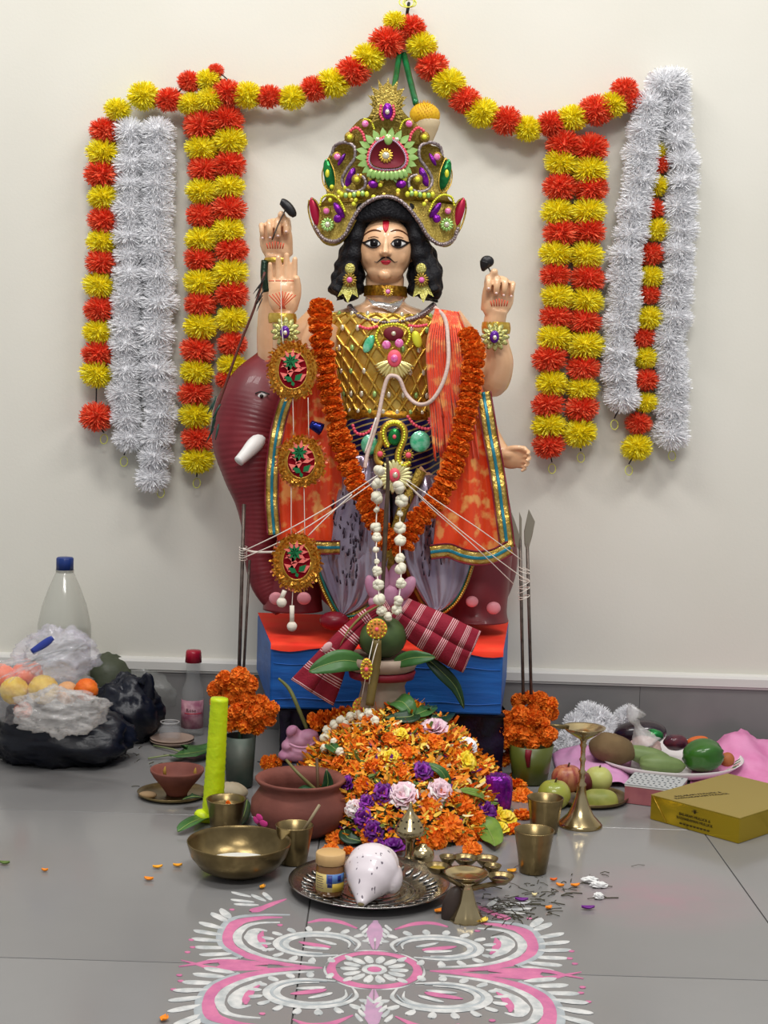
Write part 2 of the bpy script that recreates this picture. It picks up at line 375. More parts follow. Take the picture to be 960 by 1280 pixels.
hanging(alt('R', [(704,181,20),(701,203),(700,234,19),(697,265),(701,291,19),(695,317),(694,344),(697,371,19),(695,396),(693,422,19),(687,448,19),(690,479),(685,506),(686,532,19),(686,556)]), (690, 578), 'orange and yellow strand of the right pair, outer left one ending in an orange ball', g)
hanging(alt('R', [(738,186,20),(737,213,20),(739,236,19),(735,265,20),(736,289,19),(733,319,19),(735,348,19),(733,376,19),(731,402,19),(732,432,20),(729,460,19),(728,486),(727,510,19),(724,541,19)]), (726, 564), 'orange and yellow strand of the right pair, right one ending in a yellow ball', g)
hanging(alt('Y', [(823,188,11),(824,206,12),(820,232,14),(817,261,14),(821,287,15),(813,318,16),(813,346,15),(811,368,14),(811,398,16),(804,422,15),(807,447,15),(807,475,15),(807,503,14),(798,529,15),(796,559,18)], 15), (786, 580), 'slim orange and yellow strand hanging between the two right white strands', g, .028)
hanging(wh([(830,105),(812,131),(806,162),(801,192),(801,223),(793,260),(789,293),(782,318),(781,345),(781,375),(775,404),(774,440),(773,467),(778,497)], 20), (768, 523), 'white tinsel strand at the right, shorter one with black thread tip', gw, .045)
hanging(wh([(841,103),(843,131),(845,175),(852,201),(852,227),(850,258),(850,288),(847,312),(847,342),(844,372),(844,396),(835,423),(839,453),(842,482),(839,510),(838,543)], 20), (840, 562), 'white tinsel strand at the far right of the wall', gw, .03)
# hook at the very top with its yellow ring, green stems and shola flower
t = thing('wall_hook', P(509, 12, 0), 'small dark wall hook with a yellow plastic ring at the top centre', 'hook')
mb = MB(); ptube(mb, [(509, 20, .0), (509, 16, .03), (510, 10, .035), (511, 4, .02)], 2, n=3); mb.build('hook', M_black, t)
mb = MB(); c = P(510, 4, .03)
for q in range(3):
    rr = (7+q)*S(0); cc = c+V((R.uniform(-.006, .006), -.003*q, 0)); tube(mb, [cc+V((cos(a)*rr, sin(a)*.003, sin(a)*rr*.7)) for a in [2*pi*k/16 for k in range(17)]], .0012, 5)
mb.build('ring', M_ring, t)
M_stem = mat('green_foil_stem', (20, 120, 66), .3, .2, rgb2=(10, 86, 44), ns=60); M_shola = mat('cream_shola', (206, 186, 150), .8)
t = thing('hanging_shola_flower', P(500, 75, .05), 'green foil stems hanging from the swag, one with a yellow shola flower beside the crown', 'decoration')
mb = MB(); ptube(mb, [(499, 68, .04), (496, 90, .09), (492, 115, .16)], 3.6, n=4); mb.build('stem', M_stem, t)
mb = MB(); ptube(mb, [(505, 68, .04), (512, 98, .09), (520, 130, .16)], 3.8, n=4); mb.build('stem', M_stem, t)
mb = MB(); pell(mb, 531, 144, .17, 19, 15); 
for u in fib(260):
    if u.y < .3 and u.z > -.6: strip(mb, P(531, 144, .17)+u*.014, u, u.cross(V((0, 0, 1))).normalized(), .0125, .0013, V((0, 0, .002)), 0, 2)
mb.build('flower', mat('shola_yellow', (232, 186, 24), .6, rgb2=(214, 160, 10), ns=200), t)
mb = MB(); lathe(mb, [(.002, -.055), (.012, -.03), (.022, -.005), (.026, .008), (.024, .012), (.004, .014)], P(533, 158, .165), 32, mod=lambda i, a: 1+.06*sin(16*a)); mb.build('cone', M_shola, t)
# ---------------------------------------------------------------- pedestal on its covered stool
M_blue = mat('blue_cloth_paper', (24, 96, 176), .5, rgb2=(18, 82, 158), ns=10, bump=.35, bs=14, stretch=(1, 1, 6)); M_redtop = mat('fluorescent_red_felt', (255, 52, 30), .8, rgb2=(255, 74, 40), ns=14)
dF, dB = .40, .05
zt = P(480, 808, dF).z; zbm = P(480, 890, dF).z; zt2 = zt
t = thing('covered_stool', (0, -.22, 0), 'low stool wrapped in dark purple foil under the blue pedestal', 'stool')
M_dkfoil = mat('dark_purple_foil', (30, 14, 44), .3, .3, rgb2=(14, 8, 20), ns=30, bush=0) if False else mat('dark_purple_foil', (34, 16, 50), .3, .3, rgb2=(12, 8, 16), ns=30, bump=.8, bs=30)
mb = MB(); x0 = P(350, 888, dF).x; x1 = P(632, 888, dF).x
def wr(x, y, z): return V((x, y, z))+V((noise.noise(V((x*14, y*14, z*14))), noise.noise(V((x*14+9, y*14, z*14))), 0))*.012
rows = []
for i in range(9):
    z = .003+(zbm-.008)*i/8; row = []
    lo = [(x0, -.06), (x0, -.385), (x1, -.385), (x1, -.06), (x0, -.06)]
    for a, b in zip(lo, lo[1:]):
        for k in range(10): row.append(wr(a[0]+(b[0]-a[0])*k/10, a[1]+(b[1]-a[1])*k/10, z))
    row.append(row[0]); rows.append(row)
grid(mb, rows); mb.build('foil_cover', M_dkfoil, t)
mb = MB(); box(mb, ((x0+x1)/2, -.225, zbm-.004), (x1-x0, .33, .004)); mb.build('stool_top', M_dkfoil, t)
STAT = thing('deity_statue', (0, -.225, zbm), 'painted clay statue of a crowned deity with an elephant on a blue pedestal', 'statue')
def quadbox(mb, bl, br, fr, fl, z0, z1, mi=0):
    vs = [V((*p, z)) for z in (z0, z1) for p in (bl, br, fr, fl)]
    mb.add(vs, [(0, 1, 2, 3), (7, 6, 5, 4), (0, 4, 5, 1), (1, 5, 6, 2), (2, 6, 7, 3), (3, 7, 4, 0)], mi)
fl = P(339, 800, dF); fr = P(629, 815, dF); bl = P(321, 770, dB+.02); brr = P(637, 775, dB+.02)
mb = MB(); quadbox(mb, (bl.x, -dB), (brr.x, -dB), (fr.x, -dF), (fl.x, -dF), zbm, zt2-.004)
o = mb.build('pedestal', M_blue, STAT, smooth=False); bv = o.modifiers.new('bevel', 'BEVEL'); bv.width = .004; bv.segments = 2
mb = MB(); n = 24; top = []; 
for i in range(n+1):
    u = i/n; row = []
    for j in range(9):
        v = j/8; a = V((bl.x, -dB, zt2)).lerp(V((brr.x, -dB, zt2)), u); b = V((fl.x, -dF-.003, zt2)).lerp(V((fr.x, -dF-.003, zt2)), u)
        row.append(a.lerp(b, v))
    hem = P(480, 802+ (8 if i > 13 else 0)+3*sin(i*1.1), dF).z
    row.append(row[-1]+V((0, -.002, -.004))); row.append(V((row[-2].x, -dF-.005, zt2-.010-.004*sin(i*.9))))
    top.append(row)
grid(mb, top); mb.build('red_cover', M_redtop, STAT)
# folded seams of the blue cloth
mb = MB()
for yy, k in ((829, 0), (873, 2)):
    tube(mb, [P(342+(284)*i/30, yy+.028*284*i/30+1.2*sin(i*.7+k), dF+.0005) for i in range(31)], .0009, 5)
mb.build('cloth_fold', M_blue, STAT)
# ---------------------------------------------------------------- elephant
M_ele = mat('elephant_maroon', (124, 36, 44), .42, rgb2=(106, 26, 36), ns=12, coat=.08); M_toe = mat('pink_toenail', (232, 150, 160), .4)
mb = MB()
tr = smooth_path([(352, 425, .20, 12), (343, 450, .21, 24), (333, 478, .22, 42), (322, 515, .235, 53), (315, 550, .25, 50), (318, 590, .26, 40), (323, 625, .265, 30), (325, 660, .27, 23), (325, 695, .275, 20), (332, 728, .28, 19), (345, 752, .285, 15), (352, 764, .29, 9)], 20)
N = len(tr)
def wrk(i, j, a):
    t = i/N; amp = .022*max(0, min(1, (t-.22)*5))*(1 if .2 < t < .93 else .3)
    return 1+amp*sin(i*1.9+1.2*sin(a*1.0))*(.5+.5*cos(a+.9))
tube(mb, [P(p[0], p[1], p[2]) for p in tr], [p[3]*S(p[2]) for p in tr], 48, 0, flat=.8, mod=wrk)
pell(mb, 352, 478, .20, 22, 30, 30)
ele = mb.build('elephant', M_ele, STAT)
mb = MB()
stack(mb, [(480, 560, .13, 60, 40), (490, 600, .13, 120, 55), (500, 650, .13, 140, 62), (510, 700, .13, 138, 62), (515, 745, .13, 120, 55), (515, 765, .13, 100, 50)], 32)
stack(mb, [(372, 640, .22, 30, 26), (368, 700, .25, 36, 30), (366, 740, .27, 36, 32), (366, 762, .28, 38, 34)], 24)
stack(mb, [(592, 600, .15, 40, 36), (596, 660, .17, 46, 38), (596, 720, .2, 42, 36), (594, 760, .21, 40, 38), (594, 775, .22, 42, 40)], 24)
mb.build('elephant_body', M_ele, STAT)
def sub(mb, name, m, par, smooth=True): return mb.build(name, m, par, smooth)
mb = MB(); ptube(mb, [(328, 545, .285, 9), (318, 556, .31, 10), (307, 568, .325, 8), (298, 577, .335, 6.5)], 8, n=4, seg=12); mb.build('tusk', M_white, ele)
mb = MB(); pell(mb, 328, 494, .288, 7, 3.5, 3, tilt=-20); mb.build('eye', M_white, ele)
mb = MB(); pell(mb, 327, 495, .293, 2.4, 2.4, 2); ptube(mb, [(319, 492), (327, 489.5), (337, 493)], 1, .292, 4, 6); mb.build('pupil', M_dark, ele)
mb = MB()
for k in range(5): ptube(mb, [(316+k, 500+5*k, .288-.002*k), (330, 505+5*k, .288-.001*k), (345, 500+6*k, .268)], 1.1, n=4, seg=5)
mb.build('eyelid_fold', M_ele, ele)
for px, py, d, r in ((345, 748, .36, 9), (380, 748, .36, 9), (556, 728, .30, 9), (574, 738, .31, 7), (590, 752, .30, 8), (617, 760, .30, 9)):
    mb = MB(); pell(mb, px, py, d, r, r*.9, r*.5); mb.build('toenail', M_toe, STAT)
# ---------------------------------------------------------------- figure
body = MB(); D0 = .27
stack(body, [(481, 345, .275, 24, 20), (481, 366, .275, 24, 20), (481, 379, .27, 27, 22), (481, 387, .265, 50, 26), (481, 395, .26, 68, 31), (481, 412, .26, 73, 36), (481, 440, .26, 67, 37), (483, 475, .26, 59, 33), (486, 510, .26, 53, 30), (486, 540, .26, 56, 33), (486, 580, .26, 60, 34)], 36, n=4)
# legs
ptube(body, [(458, 575, .27, 32), (448, 640, .29, 28), (436, 700, .30, 22), (428, 755, .31, 15), (424, 772, .34, 12)], 20, seg=16)
ptube(body, [(512, 575, .27, 32), (524, 640, .28, 28), (532, 700, .28, 22), (536, 745, .28, 15), (540, 762, .31, 12)], 20, seg=16)
def hand(mb, wr, di, pn, sd, L, curls, spread=.06, thumb=(0.75, .5, .25), wr_r=.34, tl=1.0):
    "wrist point, direction to the fingers, palm normal, thumb side, hand length"
    wr = V(wr); di = V(di).normalized(); sd = (V(sd)-di*V(sd).dot(di)).normalized(); pn = (V(pn)-di*V(pn).dot(di)-sd*V(pn).dot(sd)).normalized()
    rot = Matrix((sd, pn, di)).transposed(); pl = L*.54; pw = L*.24
    ell(mb, wr+di*pl*.52, (pw, L*.11, pl*.60), rot, 18, 12)
    ell(mb, wr+di*pl*.30+sd*pw*.45+pn*L*.03, (pw*.55, L*.11, pl*.42), rot, 12, 8)
    ell(mb, wr+di*pl*.88, (pw*.95, L*.085, pl*.16), rot, 14, 8)
    lens = (.40, .45, .42, .33); rs = (.062, .064, .06, .052); tips = []
    for k in range(4):
        off = (1.5-k)/1.5
        p = wr+di*pl*(.93-.05*abs(off-.2))+sd*pw*.78*off; f = (di+sd*off*spread).normalized(); ax = f.cross(pn); nn = pn.copy()
        pts = [p-f*L*.06, p]; c = curls[k]
        for s_, fr in enumerate((.45, .31, .24)):
            an = c[s_] if isinstance(c, (tuple, list)) else c
            f2 = (f*cos(an)+nn*sin(an)).normalized(); nn = (nn*cos(an)-f*sin(an)).normalized(); f = f2
            p = p+f*L*lens[k]*fr; pts.append(p.copy())
        q = smooth_path([tuple(a) for a in pts], 4); m = len(q)
        tube(mb, q, [L*rs[k]*(1-.28*i/(m-1)) for i in range(m)], 10); ell(mb, pts[-1], (L*rs[k]*.74,)*3, seg=10, rings=6); tips.append((pts[-1], f, nn))
    p = wr+di*pl*.2+sd*pw*.75; f = (di*thumb[0]+sd*thumb[1]+pn*thumb[2]).normalized(); pts = [p-f*L*.05, p]
    for s_, fr in enumerate((.2, .17, .13)):
        p = p+f*L*fr*tl; pts.append(p.copy()); f = (f+di*.15-sd*.22+pn*.05).normalized()
    q = smooth_path([tuple(a) for a in pts], 4); m = len(q)
    tube(mb, q, [L*.085*(1-.32*i/(m-1)) for i in range(m)], 10); ell(mb, pts[-1], (L*.062,)*3, seg=10, rings=6); tips.append((pts[-1], f, pn))
    return tips
Z3 = V((0, 0, 1)); X3 = V((1, 0, 0)); Y3 = V((0, 1, 0)); TIPS = []
# back left arm with fist
ptube(body, [(405, 404, .24, 26), (372, 430, .22, 22), (346, 452, .22, 20), (338, 425, .23, 17), (338, 380, .24, 14), (343, 340, .25, 13), (345, 318, .255, 13)], 14, seg=16)
TIPS += hand(body, P(345, 324, .255), (-.05, 0, 1), (0, -1, 0), (1, 0, 0), .124, [(1.2, 1.1, .8), (1.35, 1.2, .9), (1.4, 1.3, .9), (1.5, 1.3, .9)], thumb=(.95, .05, .5), tl=1.15)
# front left arm, open palm
ptube(body, [(408, 412, .27, 26), (388, 450, .30, 22), (368, 468, .34, 20), (358, 445, .36, 17), (356, 415, .365, 15), (353, 392, .365, 14)], 14, seg=16)
TIPS += hand(body, P(353, 392, .365), (-.02, 0, 1), (0, -1, 0), (1, 0, 0), .108, [.05, .04, .06, .08], .04, thumb=(.9, .3, .25), tl=.95)
# right arm raised, fist
ptube(body, [(555, 404, .25, 26), (585, 440, .25, 24), (612, 476, .27, 22), (624, 455, .29, 18), (621, 430, .30, 15), (618, 405, .31, 14), (622, 386, .315, 13)], 14, seg=16)
TIPS += hand(body, P(621, 394, .315), (.06, 0, 1), (0, -1, 0), (-1, 0, 0), .118, [(1.2, 1.1, .8), (1.35, 1.2, .9), (1.4, 1.3, .9), (1.5, 1.3, .9)], thumb=(.95, .05, .45), tl=1.15)
# lower right arm, palm up beside the shawl
ptube(body, [(550, 410, .24, 24), (585, 470, .23, 22), (600, 530, .25, 20), (615, 560, .30, 18), (628, 572, .32, 15)], 14, seg=16)
TIPS += hand(body, P(624, 574, .32), (1, -.25, .08), (.1, -.75, .5), (0, -.3, 1), .082, [(.5, .6, .5), (.6, .7, .5), (.7, .7, .5), (.8, .8, .5)], .03, thumb=(.9, .3, .1))
# head
HX, HY, HD = 482, 313, .285
s = S(HD); hc = P(HX, HY, HD)
def headfn(u):
    k = 1.0
    if u.z < 0: k -= .10*(-u.z)**1.5*abs(u.x)*1.2
    return k
ell(body, hc, (33.5*s, 34*s, 43*s), seg=32, rings=24, fn=headfn)
ell(body, hc+V((0, -.010, -.035)), (.035, .031, .027), seg=20, rings=14)          # jaw
for sg in (-1, 1):
    ell(body, hc+V((sg*.020, -.022, -.012)), (.020, .020, .022), seg=16, rings=10)   # cheeks
    ell(body, hc+V((sg*.046, .004, -.004)), (.008, .010, .016), seg=10, rings=8)     # ears
ell(body, hc+V((0, -.037, -.047)), (.012, .011, .010), seg=12, rings=8)            # chin
fy = hc.y-.046
nz = [(482, 300, 1), (482, 308, 3), (482, 314, 5), (482, 319, 6)]
tube(body, [V((hc.x, hc.y-.0455, P(482, 298, HD).z)), V((hc.x, hc.y-.049, P(482, 306, HD).z)), V((hc.x, hc.y-.055, P(482, 314, HD).z)), V((hc.x, hc.y-.059, P(482, 319, HD).z)), V((hc.x, hc.y-.054, P(482, 323, HD).z))], [.0035, .004, .0052, .0066, .005], 12)
for sg in (-1, 1): ell(body, V((hc.x+sg*.0065, hc.y-.052, P(482, 320, HD).z)), (.0048, .0055, .0042), seg=10, rings=7)
B = body.build('body', M_skin, STAT); fuse(B, .0021, 3)
# finger nails
mb = MB()
for p, f, nn in TIPS[:15]:
    c = p - nn*.0052 if abs(nn.y) < .9 else p
    ell(mb, p-nn*.0050, (.0026, .0026, .0022), seg=8, rings=5)
mb.build('fingernails', mat('pale_pink_nail', (246, 214, 206), .2, coat=.5), B)
# features of the face: points laid on the head surface
def onface(px, py, lift=.0):
    p = P(px, py, HD); x = (p.x-hc.x)/(33.5*s); z = (p.z-hc.z)/(43*s)
    y = (max(0, 1-x*x-z*z))**.5*34*s
    c = [(0, -.022, -.012, .020, .020, .022)]
    for sg in (-1, 1):
        q = V((p.x-hc.x-sg*.020, 0, p.z-hc.z+.012)); e = 1-(q.x/.020)**2-(q.z/.022)**2
        if e > 0: y = max(y, .022+.020*e**.5)
    q = V((p.x-hc.x, 0, p.z-hc.z+.035)); e = 1-(q.x/.035)**2-(q.z/.027)**2
    if e > 0: y = max(y, .010+.030*e**.5)
    return V((p.x, hc.y-y-lift, p.z))
def fcurve(name, pts, r, m, lift=.0006, n=5, par=None, seg=6):
    mb = MB(); q = smooth_path([tuple(p)+((r,) if len(p) < 3 else ()) for p in pts], n)
    tube(mb, [onface(a, b, lift) for a, b, c in q], [c*s for a, b, c in q], seg); return mb.build(name, m, B)
def fpatch(name, pts, m, lift=.0012, th=.0025):
    mb = MB(); q = smooth_path(list(pts)+[pts[0]], 5)[:-1]; cx = sum(a for a, b in q)/len(q); cy = sum(b for a, b in q)/len(q); k = len(q)
    vs = [onface(cx, cy, lift+th*.8)]; fs = []
    rg = [.5, .85, 1.0]
    for g_, f in enumerate(rg):
        for a, b in q: vs.append(onface(cx+(a-cx)*f, cy+(b-cy)*f, lift+(th*.65, th*.25, -.002)[g_]))
    for j in range(k):
        fs.append((0, 1+(j+1) % k, 1+j))
        for g_ in range(2): fs.append((1+g_*k+j, 1+g_*k+(j+1) % k, 1+(g_+1)*k+(j+1) % k, 1+(g_+1)*k+j))
    mb.add(vs, fs); return mb.build(name, m, B)
for sg in (-1, 1):
    X = lambda a: 482.3+sg*a
    fpatch('eye', [(X(6), 308), (X(9.5), 303.4), (X(15), 301.8), (X(21), 303.2), (X(25.5), 307), (X(20), 311.2), (X(13), 312.6), (X(8), 311.2)], M_white, .0004)
    fpatch('iris', [(X(8.9), 307), (X(10.8), 302.9), (X(15), 301.7), (X(19.6), 304), (X(19.8), 309.8), (X(15), 312.5), (X(10.2), 311.2)], mat('dark_brown_iris', (16, 9, 10), .45, spec=.2), .0016)
    fpatch('glint', [(X(13.6), 305.6), (X(14.2), 304.9), (X(14.9), 305.6), (X(14.2), 306.3)], M_white, .0036, .0006)
    fcurve('eyeliner', [(X(6), 308.5, .5), (X(10), 304, .9), (X(15), 302.2, 1.1), (X(21), 303.5, 1.2), (X(27), 305, .9), (X(31), 303.5, .35)], 1, M_dark, .0018)
    fcurve('eyeliner', [(X(6.5), 309, .5), (X(12), 312.2, .9), (X(18), 312, 1.1), (X(24), 308.6, 1.1), (X(30), 304.5, .4)], 1, M_dark, .0016)
    fcurve('eyebrow', [(X(6), 292.3, .5), (X(13), 290.3, .9), (X(20), 291.4, .9), (X(26), 295, .7), (X(29), 299, .35)], 1, M_brow, .0008)
    fcurve('eye_crease', [(X(9), 300.3, .3), (X(15), 298.7, .5), (X(22), 300.3, .3)], 1, M_brow, .0004)
    fcurve('moustache', [(X(0.5), 324.8, .9), (X(4), 325.6, 1.2), (X(8), 328.6, .8), (X(11), 330.6, .6), (X(14.5), 329.4, .25)], 1, M_dark, .0016)
fpatch('lips', [(475.5, 329.3), (479.2, 327.8), (482.3, 328.9), (485.5, 327.8), (489, 329.3), (486, 332.8), (482.3, 333.8), (478.6, 332.8)], mat('red_lips', (216, 40, 70), .25, coat=.6), .001)
fcurve('lip_line', [(476, 329.8, .3), (482.3, 330.3, .5), (488.6, 329.8, .3)], 1, M_redp, .0042)
fpatch('forehead_mark', [(478, 277), (486.5, 277), (486, 287), (485, 291), (482, 295), (479.4, 291), (478.3, 287)], M_redp, .0004, .001)
# hair
mb = MB()
ell(mb, hc+V((0, .022, .024)), (.061, .048, .058), seg=28, rings=18)
for k in range(17):
    a = -82+k*10.2; x = 482+35*sin(rad(a)); y = 268.5+ (1-cos(rad(a)))*26
    q = onface(min(max(x, 451), 513), max(y, 268), 0)
    ell(mb, V((q.x, q.y+.002, q.z+.004)), (.0080, .0080, .0085), seg=8, rings=6)
for i in range(9):
    for j in range(4): pell(mb, 452+i*7.5, 254+j*4.2+abs(i-4)*1.6, .325-abs(i-4)*.004, 7, 7, 6)
for sg, lst in ((-1, [[(451, 268), (446, 300), (440, 330), (430, 352), (421, 366)], [(446, 275), (438, 305), (433, 335), (436, 360), (441, 376)], [(440, 300), (430, 325), (424, 345), (419, 366)], [(452, 285), (448, 315), (447, 345), (446, 366)], [(450, 270), (442, 300), (436, 330), (428, 360), (430, 374)]]),
                (1, [[(514, 268), (520, 300), (526, 330), (535, 350), (542, 366)], [(518, 275), (527, 300), (535, 325), (543, 345), (541, 374)], [(524, 300), (531, 325), (536, 350), (530, 372)], [(512, 285), (517, 315), (518, 345), (519, 368)], [(516, 272), (524, 295), (538, 322), (545, 350), (538, 376)]])):
    for n_, l in enumerate(lst):
        q = smooth_path([(a, b, .30-.012*n_+.012*(i > 2), 9.5) for i, (a, b) in enumerate(l)], 8)
        tube(mb, [P(a, b, d) for a, b, d, r in q], [r*s*(1+.16*sin(i*1.1+n_)) for i, (a, b, d, r) in enumerate(q)], 10)
o = mb.build('hair', M_hair, STAT); fuse(o, .003, 1)
# red lines on the palms
mb = MB()
for a in range(9): ptube(mb, [(353+4*sin(a*.7), 386, .398), (353+(a-4)*4.2, 364-3*abs(4-a)*-.4, .3995)], .7, n=3, seg=4)
for k, x in enumerate((339.5, 347.5, 356, 363.5)): ptube(mb, [(x-3.5, 351, .398), (x+3.5, 351, .398)], .7, n=2, seg=4)
for cx, cy, dd, sg in ((344, 304, .296, 1), (624, 376, .355, -1)):
    for k in range(7): ptube(mb, [(cx+(k-3)*3.6, cy-3+abs(k-3), dd-.001), (cx+(k-3)*3, cy+7, dd-.002)], .8, n=2, seg=4)
mb.build('palm_lines', M_lines, B)['kind'] = 'stuff'
# ---------------------------------------------------------------- clothes of the figure
plate_rows = [(481, 393, .262, 67, 33), (481, 402, .262, 73, 38), (481, 425, .262, 73, 41), (483, 450, .262, 67, 40), (485, 480, .262, 60, 36), (487, 505, .262, 56, 33), (488, 522, .262, 56, 33)]
mb = MB(); stack(mb, plate_rows, 48, n=4, caps=False); bp = mb.build('breastplate', mat('gold_armour', (226, 190, 96), .34, .55, rgb2=(196, 154, 60), ns=40, bump=.3, bs=120), STAT)
PR_ = smooth_path(plate_rows, 8)
def onplate(t, a, lift=0):
    q = PR_[min(len(PR_)-1, max(0, int(t*(len(PR_)-1))))]; c = P(q[0], q[1], q[2]); k = S(q[2])
    return c+V((sin(a)*(q[3]*k+lift), -cos(a)*(q[4]*k+lift), 0))
mb = MB(); mb2 = MB()
for k in range(-6, 7):
    for sg in (-1, 1):
        pts = []
        for i in range(25):
            t = .06+.9*i/24; a = k*.30+sg*(t-.5)*1.7
            if abs(a) < 1.45: pts.append(onplate(t, a, .002))
        if len(pts) > 4:
            tube(mb, pts, .0034, 6, flat=.6)
mb.build('lattice', M_gold, bp)
for i in range(6):
    for k in range(-5, 6):
        t = .08+.17*i; a = (k+(.5 if i % 2 else 0))*.30
        if abs(a) < 1.35 and .05 < t < .95 and not (abs(a) < .3 and t < .75):
            mb = MB(); p = onplate(t, a, .003); ell(mb, p, (.0042, .003, .0062), Matrix.Rotation(a, 3, 'Z'), 8, 6); mb.build('gem', M_gem if (i+k) % 3 else M_mint, bp)
for a0 in (-1.35, 1.35):
    mb = MB(); tube(mb, [onplate(i/20, a0*(1-.1*sin(i/20*3.1)), .003) for i in range(21)], .004, 6); mb.build('edge_strip', M_gold, bp)
# zari waist band
mb = MB(); stack(mb, [(488, 513, .262, 59, 35), (488, 519, .262, 61, 37), (488, 526, .262, 59, 36)], 80, n=3, caps=False, mod=lambda t, a: 1+.025*sin(a*40)); mb.build('waist_band', M_zari, STAT)
def loft(name, m, L, Rr, n=40, m_=10, th=.002, wav=None, sm=6):
    "cloth between a left and a right edge given as photo points (px,py,d)"
    a = smooth_path(L, sm); b = smooth_path(Rr, sm); rows = []
    for i in range(n+1):
        t = i/n; pa = a[min(len(a)-1, round(t*(len(a)-1)))]; pb = b[min(len(b)-1, round(t*(len(b)-1)))]; row = []
        def lerpc(c):
            x = t*(len(c)-1); k = min(int(x), len(c)-2); f = x-k; return [c[k][q]*(1-f)+c[k+1][q]*f for q in range(3)]
        pa, pb = lerpc(a), lerpc(b)
        for j in range(m_+1):
            u = j/m_; p = P(*[pa[q]*(1-u)+pb[q]*u for q in range(3)])
            if wav: p = p+V((0, -1, 0))*wav(u, t)
            row.append(p)
        rows.append(row)
    mb = MB(); grid(mb, rows); return mb, rows
# dhoti: silvery foil cloth in two lobes
M_dh = mat('silver_mauve_foil', (190, 178, 192), .2, .65, rgb2=(142, 126, 146), ns=26, bump=.9, bs=26, stretch=(1, 1, .35)); M_dhd = mat('dark_fleck', (60, 50, 66), .4, .3)
fold = lambda t, a: 1+.05*sin(a*9+t*3)+.02*sin(a*21+t*9)
mb = MB(); stack(mb, [(452, 572, .28, 34, 34), (446, 600, .29, 42, 37), (442, 640, .30, 45, 36), (439, 680, .315, 44, 31), (437, 710, .32, 38, 26), (433, 738, .325, 24, 17), (429, 765, .33, 9, 8)], 48, n=6, mod=fold)
stack(mb, [(520, 592, .27, 34, 36), (526, 620, .28, 38, 37), (534, 660, .29, 42, 34), (540, 695, .295, 43, 30), (543, 722, .30, 34, 23), (545, 744, .30, 20, 14), (546, 762, .30, 7, 6)], 48, n=6, mod=fold)
dh = mb.build('dhoti', M_dh, STAT)
mb = MB()
for k in range(110):
    sg = R.choice((0, 1)); t = R.uniform(.1, .85)
    cx, cy = ((438, 600), (530, 590))[sg]; px = cx+R.uniform(-26, 26)*(1-t*.6)-(t*8 if sg == 0 else -t*14); py = cy+150*t
    ptube(mb, [(px, py, .366-.00002*abs(px-cx)**2), (px+R.uniform(-1, 1)*2, py+R.uniform(4, 9), .365-.00002*abs(px-cx)**2)], .9, n=1, seg=4)
mb.build('fleck', M_dhd, dh)['kind'] = 'stuff'
for L_, R_ in (([(402, 585, .325), (398, 640, .34), (396, 690, .348), (402, 718, .352), (412, 744, .355), (426, 767, .355)], [(486, 590, .335), (487, 640, .345), (486, 690, .352), (478, 728, .355), (458, 757, .355), (430, 769, .355)]),
               ([(506, 610, .335), (504, 660, .342), (507, 700, .346), (519, 732, .348), (532, 755, .35), (541, 765, .35)], [(588, 620, .315), (590, 660, .325), (588, 702, .33), (577, 735, .335), (561, 757, .34), (544, 766, .345)])):
    mb, rows = loft('x', None, L_, R_, 50, 60, wav=lambda u, t: .0035*sin(u*24+sin(t*5))*(1-.5*t)+.006*sin(u*3.1)); solid(mb.build('pleated_panel', M_dh, dh), .0012)
for L in ([(396, 690, .335), (400, 715, .345), (410, 742, .352), (426, 768, .352), (448, 768, .352), (466, 752, .35), (480, 735, .345)], [(508, 700, .335), (520, 732, .335), (540, 764, .335), (562, 756, .33), (577, 735, .325), (588, 704, .32)]):
    mb = MB(); ptube(mb, [p+(6,) for p in L], 6, seg=8, flat=.35); b_ = mb.build('hem_border', M_goldd, dh)
    mb = MB(); beads(mb, [(a-3 if a < 500 else a+2, b+3, d+.004) for a, b, d in L], 1.7, mi=0); mb.build('sequin_row', M_gold, dh)
    mb = MB(); ptube(mb, [(a, b, d+.005, 1.5) for a, b, d in L], 2, seg=6); mb.build('teal_line', mat('teal_thread', (20, 110, 100), .4, .3), dh)
mb = MB(); ptube(mb, [(527, 588, .335), (508, 625, .345), (496, 660, .35), (487, 700, .35), (482, 740, .35)], 7, seg=8, flat=.3); mb.build('sash_strip', M_goldd, dh)
mb = MB(); ptube(mb, [(440, 680, .30), (470, 700, .31), (490, 720, .31)], 16, seg=10); mb.build('mauve_drape', mat('mauve_satin', (150, 90, 120), .35, .2, bump=.5, bs=20), dh)
# striped blue cloth at the hips
M_bst = stripes(mat('blue_gold_stripe', (24, 24, 84), .3, .3), ((20, 20, 78), (170, 150, 90)), 15, 'D', .26, uv=True)
mb = MB(); stack(mb, [(488, 518, .262, 57, 36), (489, 545, .262, 62, 41), (490, 575, .262, 63, 43), (492, 604, .262, 60, 42)], 60, n=6, caps=False, mod=lambda t, a: 1+.012*sin(a*14)); mb.build('striped_waist_cloth', M_bst, STAT)
mb = MB(); stack(mb, [(452, 568, .285, 30, 30), (452, 590, .285, 38, 36), (450, 620, .285, 38, 36)], 40, n=5, mod=fold); mb.build('foil_drape', M_dh, STAT)
mb = MB(); ptube(mb, [(388, 530, .375, 5), (402, 537, .37, 8)], 6, n=3, seg=12); mb.build('blue_foil_end', mat('blue_foil', (30, 40, 120), .2, .7), STAT)
mb = MB(); pell(mb, 418, 776, .36, 19, 12, 16); mb.build('foot', mat('dark_red_foot', (128, 16, 36), .35), STAT)
